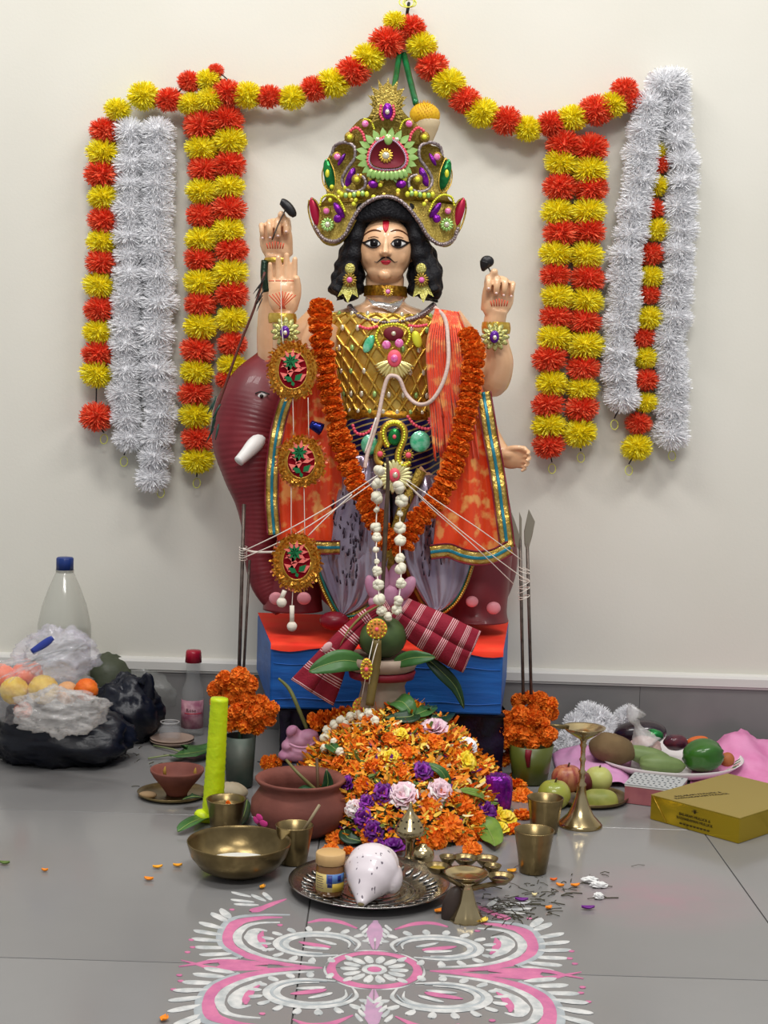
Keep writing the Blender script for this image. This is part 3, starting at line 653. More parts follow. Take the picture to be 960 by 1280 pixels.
# jewellery
def flower(par, px, py, d, r, np_, mp, mc, cr=.42, ring=None, name='rosette', lift=.002):
    mb = MB(); c = P(px, py, d); k = S(d); r = r*k
    for j in range(np_):
        a = 2*pi*j/np_; u = V((cos(a), 0, sin(a))); ell(mb, c+u*r*.62, (r*.42, .0016, r*2.2/np_), Matrix.Rotation(-a, 3, 'Y'), 8, 5)
    o = mb.build(name, mp, par)
    mb = MB(); ell(mb, c+V((0, -lift, 0)), (r*cr, .003, r*cr), seg=14, rings=7); mb.build('stone', mc, par if par.get('_x') else par)
    return o
ch = MB(); stack(ch, [(482, 358, .276, 26, 23), (482, 364, .276, 26.5, 24), (482, 371, .274, 27, 24)], 60, n=3, caps=False, mod=lambda t, a: 1+.03*sin(a*24)); ck = ch.build('choker', M_zari, STAT)
flower(ck, 485, 364.5, .318, 7, 12, M_gold, M_pink)
mb = MB(); pprism(mb, [(457, 371), (470, 376), (486, 379), (500, 375), (509, 371), (500, 383), (491, 391), (480, 386), (466, 382)], .308, .004); mb.build('silver_pendant', mat('silver_foil', (226, 222, 216), .2, .85, bump=.5, bs=60), STAT)
mb = MB(); ptube(mb, [(437, 383, .285), (447, 394, .305), (462, 400, .312), (482, 403, .315), (505, 401, .312), (525, 395, .305), (543, 381, .285)], 4, seg=10, n=8); o = mb.build('neckline_braid', M_silver, STAT)
mb = MB(); beads(mb, [(437, 383, .293), (447, 394, .313), (462, 400, .320), (482, 403, .323), (505, 401, .320), (525, 395, .313), (543, 381, .293)], 1.6, sp=2.1); mb.build('braid_cord', M_silver, o)
for sg in (-1, 1):
    mb = MB(); X = lambda a: 482+sg*a
    pell(mb, X(44.5), 336, .335, 6.5, 7, 2); pprism(mb, [(X(38), 350), (X(50), 350), (X(60), 371), (X(53), 367), (X(47), 379), (X(42), 367), (X(34), 372)] if sg > 0 else [(X(38), 350), (X(34), 372), (X(42), 367), (X(47), 379), (X(53), 367), (X(60), 371), (X(50), 350)], .333, .003)
    e = mb.build('earring', mat('glitter_gold', (206, 200, 120), .3, .6, rgb2=(160, 150, 60), ns=400, bump=.6, bs=400), STAT)
    flower(e, X(45), 350, .339, 9, 14, M_goldd, M_pink, .4)
# chest ornament
orn = thing('chest_ornament', P(489, 440, .31), 'jewelled chest ornament with maroon gem and yellow beaded horseshoe on the gold breastplate', 'jewellery')
dz = .330
mb = MB(); pell(mb, 492, 417, dz, 13, 9, 3); mb.build('maroon_gem', M_mrn, orn)
mb = MB(); beads(mb, [(474, 432), (470, 422), (474, 411), (484, 406), (500, 406), (510, 412), (512, 422), (507, 432)], 1.9, dz); mb.build('yellow_bead_loop', M_yb, orn)
mb = MB(); beads(mb, [(450, 408, .322), (460, 411, .326), (472, 408, .329)], 2.2); beads(mb, [(512, 407, .329), (522, 408, .326), (534, 406, .318)], 2.2); mb.build('pink_bead_bar', M_pb, orn)
for a, b, r in ((483, 431, 5.5), (499, 429, 5.5)): mb = MB(); pell(mb, a, b, dz+.003, r, r, 2); mb.build('pink_stone', M_pink, orn)
mb = MB(); pell(mb, 492, 417, dz+.004, 3, 3, 2); mb.build('clear_stone', M_gem, orn)
mb = MB(); pell(mb, 461, 430, .325, 6, 12, 2, tilt=25); mb.build('green_leaf_gem', M_emer, orn)
mb = MB(); pell(mb, 521, 424, .325, 6, 11, 2, tilt=-20); mb.build('gold_leaf_gem', M_yb, orn)
mb = MB()
for j in range(17):
    a = rad(-20-j*8.75); u = V((cos(a), 0, sin(a))); ell(mb, P(493, 449, dz)+u*.022+V((0, -.0016*(j % 2), 0)), (.017, .0014, .0031), Matrix.Rotation(-a, 3, 'Y'), 8, 5)
mb.build('gold_leaf_fan', mat('pale_gold_leaf', (228, 214, 140), .3, .6), orn)
mb = MB(); pell(mb, 493, 448, dz+.003, 9, 11, 3); mb.build('pink_rosette', M_pb, orn)
mb = MB(); pell(mb, 493, 448, dz+.007, 4.5, 5, 2); mb.build('magenta_stone', M_pink, orn)
# belt ornament
bo = thing('waist_ornament', P(495, 560, .31), 'yellow beaded S-shaped waist ornament with green gems below the gold band', 'jewellery')
dz = .346; zf = lambda pts: [(420+a*.15625, 500+b*.15625) for a, b in pts]
mb = MB(); q = zf([(415, 370), (380, 300), (385, 230), (430, 190), (490, 185), (540, 230), (545, 300), (520, 370), (500, 430), (500, 490), (540, 525), (590, 500)]); ptube(mb, q, 4.6, dz-.002, 6, 8, flat=.5); mb.build('scroll', M_gold, bo)
mb = MB(); beads(mb, q, 2.0, dz+.004); mb.build('yellow_beads', M_yb, bo)
mb = MB(); ptube(mb, zf([(355, 250), (360, 330), (330, 400), (330, 480), (370, 520)]), 4.2, dz-.003, 5, 8); mb.build('scroll', M_gold, bo)
mb = MB(); pell(mb, 493, 546, dz, 8, 11, 3); mb.build('dark_green_gem', M_green, bo)
mb = MB(); pell(mb, 493, 546, dz+.004, 2.4, 2.8, 2); mb.build('pink_stone', M_pb, bo)
mb = MB(); pell(mb, 461.5, 556, dz-.009, 10.5, 13, 3); mb.build('green_gem', M_emer, bo)
mb = MB(); pell(mb, 525, 552, dz-.009, 13, 13.5, 3); mb.build('green_gem', M_emer, bo)
for a, b in ((475, 567.5), (510.5, 569)): flower(bo, a, b, dz+.001, 7.5, 12, M_goldd, M_pb, .5)
flower(bo, 541, 526, dz-.013, 7, 12, M_pb, M_pink, .5)
for q in ([(441, 532), (445, 541), (454, 543), (463, 538), (469, 528)], [(510, 521), (517, 530), (527, 535), (537, 536), (544, 530)]):
    mb = MB(); beads(mb, q, 2.3, dz-.013); mb.build('pink_beads', M_pb, bo)
mb = MB()
for j in range(22):
    a = 2*pi*j/22; u = V((cos(a), 0, sin(a))); ell(mb, P(494, 596, dz+.004)+u*.019, (.013, .0018, .0040), Matrix.Rotation(-a, 3, 'Y'), 8, 5)
mb.build('pale_gold_leaves', mat('pale_sequin_leaf', (226, 222, 160), .35, .4), bo)
mb = MB(); pell(mb, 493, 594, dz+.008, 7, 9, 3); mb.build('pink_rosette', M_pb, bo)
mb = MB(); pell(mb, 494, 594, dz+.012, 3.5, 4, 2); mb.build('clear_stone', M_gem, bo)
# bangles
def bangle(px, py, d, rx, ry, h, par=STAT):
    mb = MB(); stack(mb, [(px, py-h, d, rx, ry), (px, py, d, rx*1.06, ry*1.06), (px, py+h, d, rx, ry)], 48, n=4, caps=False, mod=lambda t, a: 1+.03*sin(a*26)); return mb.build('bangle', M_gold, par)
bangle(353, 398, .365, 17, 17, 6); bangle(620, 410, .308, 17, 16, 7); bangle(346, 326, .255, 15, 15, 3)
mbk = MB(); ptube(mbk, [(331, 326, .275), (330, 345, .28), (333, 365, .28)], 4.5, n=4, seg=8); mbk.build('green_wrist_cord', mat('dark_green_foil_cord', (34, 54, 40), .25, .4, bump=.6, bs=80), STAT)
for a, b, dd in ((357, 415, .40), (619, 421, .335)):
    mb = MB(); c = P(a, b, dd)
    for lay, (rr, k) in enumerate(((.021, 12), (.013, 10))):
        for j in range(k):
            an = 2*pi*(j+.5*lay)/k; u = V((cos(an), 0, sin(an))); ell(mb, c+u*rr*.7+V((0, -.003*lay, 0)), (rr*.55, .002, rr*.24), Matrix.Rotation(-an, 3, 'Y'), 8, 5)
    f_ = mb.build('armlet_flower', mat('glitter_sequin', (206, 206, 140), .25, .5, rgb2=(170, 160, 80), ns=300, bump=.5, bs=300), STAT)
    mb = MB(); pell(mb, a-1, b, dd+.006, 6, 8, 3); mb.build('purple_stone', mat('violet_stone', (92, 30, 140), .2, .2), f_)
    mb = MB(); pell(mb, a-.5, b+1, dd+.011, 2.6, 3, 2); mb.build('clear_stone', M_gem, f_)
# ---------------------------------------------------------------- crown
CR = thing('crown', P(484, 262, .33), 'tall golden crown with green, pink and purple jewels on the statue head', 'crown')
M_crown = mat('crown_gold_glitter', (206, 182, 92), .42, .55, rgb2=(166, 140, 56), ns=260, bump=.5, bs=420)
dc = .325
def CD(px, py=0, off=0):
    "depth of the curved crown sheet at a photo point"
    return dc-.000008*(px-484)**2*1.0+off
def cz(a, b): return (380+a/4.571, 90+b/4.571)
outl = [(387,252),(390,275),(398,295),(410,304),(424,303),(436,291),(447,272),(460,257),(480,249),(502,252),(518,265),(530,285),(542,300),(556,306),(568,300),(576,283),(580,262),(577,250),(564,246),(560,236),(564,225),(565,205),(555,190),(548,180),(538,178),(528,166),(520,152),(510,145),(502,135),(492,110),(484,103),(476,112),(466,135),(460,146),(450,148),(437,160),(430,172),(420,180),(410,190),(405,205),(404,225),(407,240),(400,248)]
q = smooth_path(outl+[outl[0]], 3)[:-1]
mb = MB(); fpts = [P(a, b, dc) for a, b in q]; tr_ = geometry.tessellate_polygon([fpts]); n = len(q)
fr_ = [P(a, b, dc)+V((0, .000008*(a-484)**2, 0)) for a, b in q]
bk = [p+V((0, .006, 0)) for p in fr_]
mb.add(fr_+bk, [tuple(t) for t in tr_]+[tuple(i+n for i in reversed(t)) for t in tr_]+[(i, (i+1) % n, n+(i+1) % n, n+i) for i in range(n)])
cp = mb.build('crown_plate', M_crown, CR, smooth=False)
mb = MB(); ell(mb, P(484, 232, .29), (.058, .03, .05), seg=24, rings=14); mb.build('cap', M_goldd, CR)
def cb(pts, r, m, name, off=.004, mir=True, **k):
    for sg in ((0, 1) if mir else (0,)):
        mb = MB(); pp = [cz(950-a if sg else a, b) for a, b in pts]
        beads(mb, [(a, b, CD(a)+off) for a, b in pp], r, **k); mb.build(name, m, CR)
def braid(pts, r, m, name, off=.003, mir=True):
    for sg in ((0, 1) if mir else (0,)):
        mb = MB(); pp = [cz(950-a if sg else a, b) for a, b in pts]
        q = smooth_path([(a, b, CD(a)+off) for a, b in pp], 8); w_ = [P(*x) for x in q]
        tube(mb, w_, [r*S(dc)*(1+.15*sin(i*2.1)) for i in range(len(q))], 8); mb.build(name, m, CR)
def cg(zx, zy, rx, ry, m, name='gem', tilt=0, off=.005, mir=True, th=2.5):
    for sg in ((0, 1) if mir else (0,)):
        mb = MB(); a, b = cz(950-zx if sg else zx, zy); pell(mb, a, b, CD(a)+off, rx/4.571, ry/4.571, th, tilt=-tilt if sg else tilt); mb.build(name, m, CR)
rim = [(60, 880), (110, 950), (180, 968), (235, 930), (270, 860), (320, 780), (390, 730), (460, 712), (530, 725), (600, 780), (660, 860), (710, 940), (780, 985), (850, 960), (880, 890)]
braid(rim, 2.6, M_silver, 'rim_braid', .005, False)
cb(rim, 1.5, M_silver, 'rim_beads', .009, False, sp=2.4)
S1 = [(160, 480), (175, 425), (230, 402), (285, 425), (290, 490), (250, 550), (218, 615), (240, 668), (300, 685), (348, 655), (345, 605), (305, 590), (280, 615)]
braid(S1, 2.1, M_silver, 'scroll_braid')
cb([(92, 760), (108, 715), (160, 703), (208, 740), (235, 800)], 1.7, M_yb, 'yellow_bead_arc', .006)
cb([(268, 335), (300, 318), (335, 350), (350, 402)], 2.1, M_pb, 'pink_bead_arc', .006)
cb([(345, 268), (383, 282), (403, 330)], 1.4, M_yb, 'yellow_bead_arc', .006)
cb([(440, 195), (435, 240), (450, 272)], 2.0, M_pb, 'pink_bead_arc', .014)
# centre gem
loop = [(455, 375), (410, 400), (375, 450), (365, 510), (385, 545), (430, 562), (480, 566), (540, 560), (580, 535), (590, 490), (570, 440), (530, 395), (490, 375)]
mb = MB(); lp = [cz(475+(a-475)*.86, 475+(b-475)*.84) for a, b in loop]; pprism(mb, lp, dc+.010, .006, n=3); mb.build('maroon_panel', M_mrn, CR)
cb([(475+(a-475)*.93, 475+(b-475)*.92) for a, b in loop+[loop[0]]], 1.3, mat('lilac_beads', (206, 170, 200), .3), 'lilac_bead_ring', .013, False)
cb(loop+[loop[0]], 2.2, M_pb, 'pink_bead_ring', .010, False)
def cflower(zx, zy, r, npet, mp, mc, off=.006, mir=True, cr=.42, name='rosette'):
    for sg in ((0, 1) if mir else (0,)):
        a, b = cz(950-zx if sg else zx, zy); mb = MB(); c = P(a, b, CD(a)+off); rr = r/4.571*S(dc)
        for j in range(npet):
            an = 2*pi*j/npet; u = V((cos(an), 0, sin(an))); ell(mb, c+u*rr*.65, (rr*.38, .0016, rr*2.4/npet), Matrix.Rotation(-an, 3, 'Y'), 8, 5)
        mb.build(name, mp, CR); mb = MB(); ell(mb, c+V((0, -.0015, 0)), (rr*cr, .003, rr*cr), seg=12, rings=6); mb.build('stone', mc, CR)
cflower(468, 478, 42, 14, M_gold, M_gem, .017, False, .5)
for j in range(20):
    an = rad(90+ (j-9.5)*17.2); 
    ca, cbb = cz(475+142*cos(an)*1.0, 478-122*sin(an)*-1 if False else 478+ (-122*sin(an)))
    mb = MB(); c = P(ca, cbb, CD(ca)+.004); pt = V((cos(an), 0, sin(an)*.9)).normalized(); wv = V((-pt.z, 0, pt.x))
    L_, W_ = .0125, .0062
    vs = [c-pt*L_*.8, c-pt*L_*.2+wv*W_, c+pt*L_*.35+wv*W_*.8, c+pt*L_, c+pt*L_*.35-wv*W_*.8, c-pt*L_*.2-wv*W_]
    prism(mb, vs, (0, -.0022, 0)); mb.build('green_petal', M_mint, CR, smooth=False)
for j in range(9):
    a_ = 380+j*24; mb = MB(); c0 = cz(a_, 590+ -14*((j-4)/4)**2); pell(mb, c0[0], c0[1], CD(c0[0])+.011, 3.6, 6.4, 1.6, tilt=(j-4)*-9); mb.build('green_petal', M_mint, CR)
cg(482, 385, 24, 32, M_mint, 'top_gem', off=.016, mir=False); cg(420, 385, 14, 14, M_gem, 'clear_gem', off=.012)
# spiky feather top
mb = MB()
for lay in range(3):
    for j in range(15):
        an = rad(-40+j*260/14) ; u = V((cos(an), 0, sin(an))); c = P(484, 137-lay*3, dc+.002+.004*lay+.0002*(j*7%15))
        L_ = (.044-.007*lay)*(1.0+.28*max(0, sin(an)))*(.62+.38*abs(sin(an))); wv = V((-u.z, 0, u.x)); w_ = .006
        prism(mb, [c+wv*w_, c+u*L_*.6+wv*w_*.9, c+u*L_, c+u*L_*.6-wv*w_*.9, c-wv*w_], (0, -.0018, 0))
mb.build('gold_feather_fan', mat('gold_feather', (190, 168, 84), .35, .65, rgb2=(150, 124, 50), ns=200, bump=.6, bs=300), CR, smooth=False)
cg(478, 222, 30, 48, M_pur, 'purple_gem', off=.013, mir=False); cg(476, 228, 13, 15, M_gem, 'clear_gem', off=.018, mir=False)
# scroll discs and stones
for zx, zy, r, m in ((190, 485, 24, M_pink), (350, 296, 24, M_pink), (128, 795, 22, M_pink)):
    cg(zx, zy, r*1.25, r*1.25, M_goldd, 'gold_disc', off=.004); cg(zx, zy, r*.8, r*.8, m, 'pink_stone', off=.007)
for zx, zy, r in ((262, 372, 26), (302, 614, 26)): cg(zx, zy, r*1.2, r*1.2, M_goldd, 'gold_disc', off=.004); cg(zx, zy, r*.6, r*.6, M_yb, 'stone', off=.007)
cflower(135, 872, 40, 12, M_mint, M_gem, .006)
cg(265, 600, 22, 58, M_pur, 'purple_leaf', 22, .003); cg(395, 640, 30, 24, M_pur, 'purple_leaf', 10, .004); cg(215, 500, 12, 40, M_pur, 'purple_leaf', 30, .003); cg(200, 790, 20, 52, M_pur, 'purple_leaf', -35, .003); cg(192, 838, 24, 24, M_pur, 'purple_stone', 0, .006)
cg(145, 585, 32, 88, M_green, 'green_leaf_gem', -12, .002); cg(135, 580, 14, 26, M_yb, 'stone', 0, .006)
for k in range(7): cg(215+k*24, 700+6*sin(k), 13, 17, M_mint if k % 2 else M_yb, 'sequin', 0, .007)
cg(62, 800, 26, 84, mat('crimson_foil', (176, 20, 60), .3, .3), 'red_leaf_gem', -14, -.001)
for sg in (0, 1):
    mb = MB(); pts = [cz(950-a if sg else a, b) for a, b in [(30, 730), (25, 790), (50, 880), (95, 950), (100, 880), (95, 800), (70, 740), (40, 722)]]
    ptube(mb, [(a, b, CD(a)+.004) for a, b in pts], 1.2, n=4, seg=6); mb.build('flap_rim', M_goldd, CR)
    mb = MB(); pts = [cz(950-a if sg else a, b) for a, b in [(140, 490), (105, 570), (115, 650), (160, 690), (180, 640), (170, 560), (140, 490)]]
    ptube(mb, [(a, b, CD(a)+.006) for a, b in pts], .8, n=4, seg=6); mb.build('leaf_rim', M_gold, CR)
# little embossed gold discs filling the plate
for k in range(26):
    a = R.uniform(150, 800); b = R.uniform(590, 720) if 300 < a < 650 else R.uniform(640, 760)
    if (a-475)**2/150**2+(b-860)**2/150**2 < 1: continue
    cg(a, b, 13, 13, M_gold if k % 2 else M_yb, 'sequin', 0, .005, mir=False, th=1.2)
# ---------------------------------------------------------------- shawls
M_or = mat('orange_satin', (242, 76, 26), .3, .15, rgb2=(252, 176, 96), ns=40, nd=6, bump=.6, bs=30, lo=.5, hi=.62, sheen=.3); M_bord = mat('gold_brocade', (198, 156, 60), .28, .7, rgb2=(226, 196, 110), ns=60, bump=.9, bs=110); M_teal = mat('teal_ribbon', (40, 130, 150), .35, .3); M_pipe = mat('maroon_piping', (120, 18, 40), .5)
def shawl(name_label, L, Rr, wav, borders, d_off=.004):
    t = thing('shawl', P(*L[0]), name_label, 'shawl')
    mb, rows = loft('x', None, L, Rr, 60, 60, wav=wav); o = mb.build('satin_cloth', M_or, t); solid(o, .0015)
    for pts, wd in borders:
        q = smooth_path(pts, 8); c = [P(*p)+V((0, -d_off, 0)) for p in q]
        def rib(wid, off, m, nm, sh=0):
            mb = MB(); rr = []
            for i, p in enumerate(c):
                tn = (c[min(i+1, len(c)-1)]-c[max(i-1, 0)]).normalized(); nv = tn.cross(V((0, -1, 0))).normalized()
                wv_ = .0022*sin(i*.9)
                rr.append([p+nv*(u*wid+sh)+V((0, off+wv_, 0)) for u in (-1, -.5, 0, .5, 1)])
            grid(mb, rr); solid(mb.build(nm, m, t), .0014)
        w0 = wd*S(.38)
        rib(w0, 0, M_bord, 'gold_border'); rib(w0*.22, -.0022, M_teal, 'teal_stripe'); rib(w0*.1, -.002, M_pipe, 'piping', w0*1.02); rib(w0*.1, -.002, M_pipe, 'piping', -w0*1.02)
    return t
shawl('orange satin shawl with gold and teal border hanging from the left arm behind the medallions', [(372, 470, .33), (354, 510, .335), (345, 570, .34), (343, 640, .345), (350, 692, .345)], [(412, 420, .325), (428, 510, .335), (428, 580, .345), (426, 640, .35), (426, 692, .35)],
      lambda u, t: .009*sin(u*9+t*2)*t+.0035*sin(u*27-t*3), [([(366, 478, .352), (350, 525, .355), (342, 575, .36), (340, 620, .36), (343, 668, .362)], 8), ([(346, 684, .362), (370, 684, .366), (398, 684, .368), (425, 684, .362)], 8)])
shawl('orange satin shawl pleated over the right shoulder, wide gold and teal hem at the right', [(546, 386, .33), (536, 430, .345), (537, 490, .345), (549, 550, .345), (548, 610, .355), (540, 694, .365)], [(574, 390, .30), (592, 440, .30), (606, 500, .315), (618, 560, .33), (630, 630, .34), (640, 690, .345)],
      lambda u, t: .0045*sin(u*55)*(1-t)**1.2+.010*sin(u*13+2*t)*t, [([(604, 490, .335), (612, 540, .345), (621, 590, .352), (628, 640, .358), (634, 684, .362)], 9), ([(538, 690, .385), (560, 688, .378), (585, 696, .383), (612, 696, .375), (638, 684, .368)], 8.5)])
mb = MB()
for k in range(46):
    u = k/45; x0 = 545+26*u; x1 = 536+48*u; ptube(mb, [(x0, 386+6*u, .352-.03*u), (x1-2, 430, .366-.028*u+.003*(k % 3)), (x1+4*u, 480, .368-.02*u+.003*(k % 2)), (x1+6+8*u, 540+R.uniform(-20, 40), .366-.012*u)], 1.2, n=5, seg=4)
o = mb.build('loose_satin_threads', M_or, org=P(550, 400, .34)); tag(o, 'loose orange satin threads falling from the right shoulder over the shawl', 'tassel', kind='stuff')
# ---------------------------------------------------------------- marigold garland on the statue
def marig(n, m1, m2, name, L=1.0, w=.14):
    mb = MB(); ell(mb, (0, 0, 0), (.72, .72, .6), seg=10, rings=7)
    for u in fib(n):
        u = (u+V((R.gauss(0, .1),)*3)).normalized(); wv = u.cross(V((R.gauss(0, 1), R.gauss(0, 1), R.gauss(0, 1)))).normalized()
        dr = (u*.7+V((u.x, u.y, 0))*.5).normalized()
        strip(mb, V((u.x*.62, u.y*.62, u.z*.5)), dr, wv, R.uniform(.32, .48)*L, w*R.uniform(.8, 1.2), u.cross(wv)*R.uniform(-.2, .2)+V((0, 0, R.uniform(-.1, .1))), R.random() < .35, 2, .8)
    return mb.mesh(name, [m1, m2], smooth=False)
PM = [marig(240, M_mard, M_mar, 'marigold', .8, .17) for _ in range(3)]; PMo = [marig(220, M_mar, M_mar2, 'marigold_bright') for _ in range(3)]
def flower_rope(label, path, r, d, step=.0145, cat='garland', pm=PM, name='marigold_garland', flat=.55, group=None):
    q = smooth_path([tuple(p)+((d,) if len(p) < 3 else ()) for p in path], 12); w_ = [P(*p) for p in q]; t = thing(name, w_[0], label, cat, group)
    acc = 0
    for a, b in zip(w_, w_[1:]):
        L = (b-a).length; pos = step-acc
        while pos <= L:
            tn = (b-a).normalized(); rr = r*S(dof(a))*R.uniform(.92, 1.08)
            inst('marigold', R.choice(pm), a.lerp(b, pos/L)+V((R.uniform(-1, 1), R.uniform(-1, 1), R.uniform(-1, 1)))*.0012, frame(tn+V((R.gauss(0, .12), R.gauss(0, .12), R.gauss(0, .12)))) @ Matrix.Rotation(R.uniform(0, 6), 3, 'Z'), (rr, rr, rr*flat), t); pos += step
        acc = L-(pos-step)
    mb = MB(); tube(mb, w_[::4]+[w_[-1]], .001, 5); mb.build('string', M_black, t); return t
flower_rope('long dark orange marigold garland hung around the statue neck, meeting at the knees', [(404, 374, .335), (400, 395, .35), (402, 425, .36), (407, 460, .365), (413, 490, .37), (419, 520, .375), (427, 553, .38), (437, 585, .385), (449, 612, .395), (462, 636, .405), (472, 655, .41), (486, 678, .41), (500, 682, .41), (510, 672, .41), (520, 652, .405), (540, 632, .40), (556, 606, .395), (568, 575, .39), (577, 545, .38), (583, 515, .375), (589, 480, .37), (593, 450, .36), (588, 425, .345), (580, 415, .33)], 15.5, .37)
# ---------------------------------------------------------------- hanging medallions
def oval(cx, cy, rx, rz, d, k=24): 
    c = P(cx, cy, d); s_ = S(d); return [c+V((cos(2*pi*i/k)*rx*s_, 0, sin(2*pi*i/k)*rz*s_)) for i in range(k)]
M_tins = mat('copper_gold_tinsel', (206, 134, 40), .35, .6, rgb2=(226, 176, 70), ns=200); M_tp = mat('pink_gold_edge', (232, 140, 110), .45, .3); M_cp = mat('coral_pink_paint', (244, 120, 110), .6); M_gp = mat('green_paint', (10, 112, 60), .5); M_dr = mat('deep_red_felt', (126, 8, 24), .9, spec=.1)
MED = thing('medallion_string', P(366, 463, .43), 'string of three oval tinsel medallions hanging from the open left palm', 'decoration')
for (mx_, my, rx, rz, d, tl) in ((a_, b_, c_*1.07, e_*1.07, f_, g_) for a_, b_, c_, e_, f_, g_ in ((366, 463, 31, 36, .425, 0), (376.5, 577, 30, 32, .425, 0), (371, 702, 30, 36, .425, 0))):
    mb = MB(); c = P(mx_, my, d); s_ = S(d)
    prism(mb, oval(mx_, my, rx*.92, rz*.92, d-.004), (0, -.005, 0), 0)
    for lay, (f0, nb) in enumerate(((.88, 40), (.76, 36), (.65, 32))):
        for j in range(nb):
            an = 2*pi*(j+.5*lay)/nb; u = V((cos(an)*rx*s_, 0, sin(an)*rz*s_)); ul = u.normalized()
            for kk in range(3):
                q = c+u*f0+V((0, -.003-.003*lay, 0)); dv = (ul+V((R.gauss(0, .35), -.35+R.gauss(0, .3), R.gauss(0, .35)))).normalized()
                strip(mb, q, dv, ul.cross(dv).normalized(), .0052, .0030, V((R.gauss(0, .002), -.002, R.gauss(0, .002))), 0 if R.random() < .75 or lay else 1, 2, .5)
    med = mb.build('medallion', [M_tins, M_tp], MED, smooth=False)
    mb = MB(); o_ = oval(mx_, my, rx*.55, rz*.6, d+.010); prism(mb, o_, (0, -.001, 0)); mb.build('red_field', M_dr, med, smooth=False)
    mb = MB(); tube(mb, o_+[o_[0]], .0014, 6); mb.build('oval_rim', M_gold, med)
    mb = MB()
    def leafp(mb, cx, cy, L_, w_, ang, dd, mi=0):
        c = P(mx_+cx*1.15, my+cy*1.15-1, dd); a = rad(ang); u = V((sin(a), 0, cos(a))); wv = V((cos(a), 0, -sin(a))); k = s_*1.22
        prism(mb, [c, c+u*L_*.4*k+wv*w_*k, c+u*L_*k, c+u*L_*.4*k-wv*w_*k], (0, -.0008, 0), mi)
    dd = d+.0125
    for a in (-160, -120, -75, -35, 5, 45, 85, 125): leafp(mb, -1, -9, 13, 2.6, a, dd, 0)
    for a in (-130, -60, 70): leafp(mb, 1, 2, 14, 2.2, a, dd, 0)
    for a, b_ in ((-9, 14), (9, 12)): leafp(mb, a*.2, 12, 14, 4.0, -55 if a < 0 else 60, dd, 0)
    mb.build('pink_outline', M_cp, med, smooth=False)
    mb = MB(); dd = d+.0137
    for a in (-95, -50, -10, 35, 80, 140, 180, -140): leafp(mb, -2, -9, 8.5, 2.0, a, dd)
    leafp(mb, 0, 13, 10.5, 3.0, -60, dd); leafp(mb, 2, 12, 11, 3.2, 45, dd); leafp(mb, 1, 18, 6, 2, -20, dd)
    mb.build('green_motif', M_gp, med, smooth=False)
M_thr = mat('white_thread', (236, 226, 214), .7)
for pts in ([(351, 352, .41), (352, 400, .42), (354, 430, .43)], [(366, 497, .43), (367, 545, .43)], [(385, 497, .43), (386, 545, .43)], [(364, 608, .43), (364, 668, .43)], [(380, 608, .43), (381, 668, .43)], [(366, 738, .43), (365, 758, .43)]): mb = MB(); ptube(mb, pts, .5, n=4, seg=4); mb.build('thread', M_thr, MED)
M_pith = mat('white_pith', (226, 216, 200), .85, bump=.4, bs=120)
for x, y0_, y1_, d in ((365, 757, 778, .43), (352, 738, 748, .43)):
    mb = MB(); ptube(mb, [(x+ (4 if y0_ < 750 else 0), y0_), (x, y1_)], 3, d, 2, 8); pell(mb, x, y1_+5, d, 6.5, 6.5, 6.5); mb.build('pith_drop', M_pith, MED)
# ---------------------------------------------------------------- white jasmine strands
M_jas = mat('jasmine_bud', (236, 232, 212), .55, rgb2=(222, 216, 190), ns=150, sss=.0)
def bud(k):
    mb = MB(); 
    for j in range(6):
        a = j*1.05+k; ell(mb, (cos(a)*.42, sin(a)*.42, R.uniform(-.15, .2)), (.6, .6, .68), seg=8, rings=6)
    ell(mb, (0, 0, .3), (.5, .5, .6), seg=8, rings=6); return mb.mesh('bud', [M_jas])
BUD = [bud(k) for k in range(4)]
JA = thing('jasmine_string', P(486, 590, .44), 'double string of white jasmine buds hanging from the waist ornament to a small medallion', 'garland')
L1 = [(474, 588, 7), (471, 604, 7), (471, 622, 8), (471, 637, 4), (470, 660, 7), (471, 672, 6), (470, 687, 4), (471, 702, 3.5), (471, 714, 6.5), (473, 731, 7), (474, 749, 7.5), (477, 764, 6.5), (485, 771, 6)]
L2 = [(499, 609, 8), (502, 626, 8), (500, 642, 4), (500, 660, 7.5), (500, 676, 7), (500, 698, 6.5), (501, 711, 7.5), (501, 729, 6.5), (498, 751, 6.5), (496, 762, 6.5)]
ALLB = [(l, i) for l in (L1, L2) for i in range(len(l))]
for l in (L1, L2):
    for x, y, r in l:
        d = .435 + .10*max(0, min(1, (y-650)/90)); inst('bud', R.choice(BUD), P(x, y, d), rrot(), r*S(d)*1.1, JA)
        if r > 6.5: inst('bud', R.choice(BUD), P(x+R.uniform(-4, 4), y+R.uniform(-3, 3), d-.004), rrot(), r*S(d)*.7, JA)
mb = MB(); jd = lambda y: .433 + .10*max(0, min(1, (y-650)/90)); ptube(mb, [(x, y, jd(y)) for x, y, r in L1], .8, None, 2, 5); ptube(mb, [(x, y, jd(y)) for x, y, r in L2]+[(485, 771, jd(771))], .8, None, 2, 5); mb.build('string', M_thr, JA)
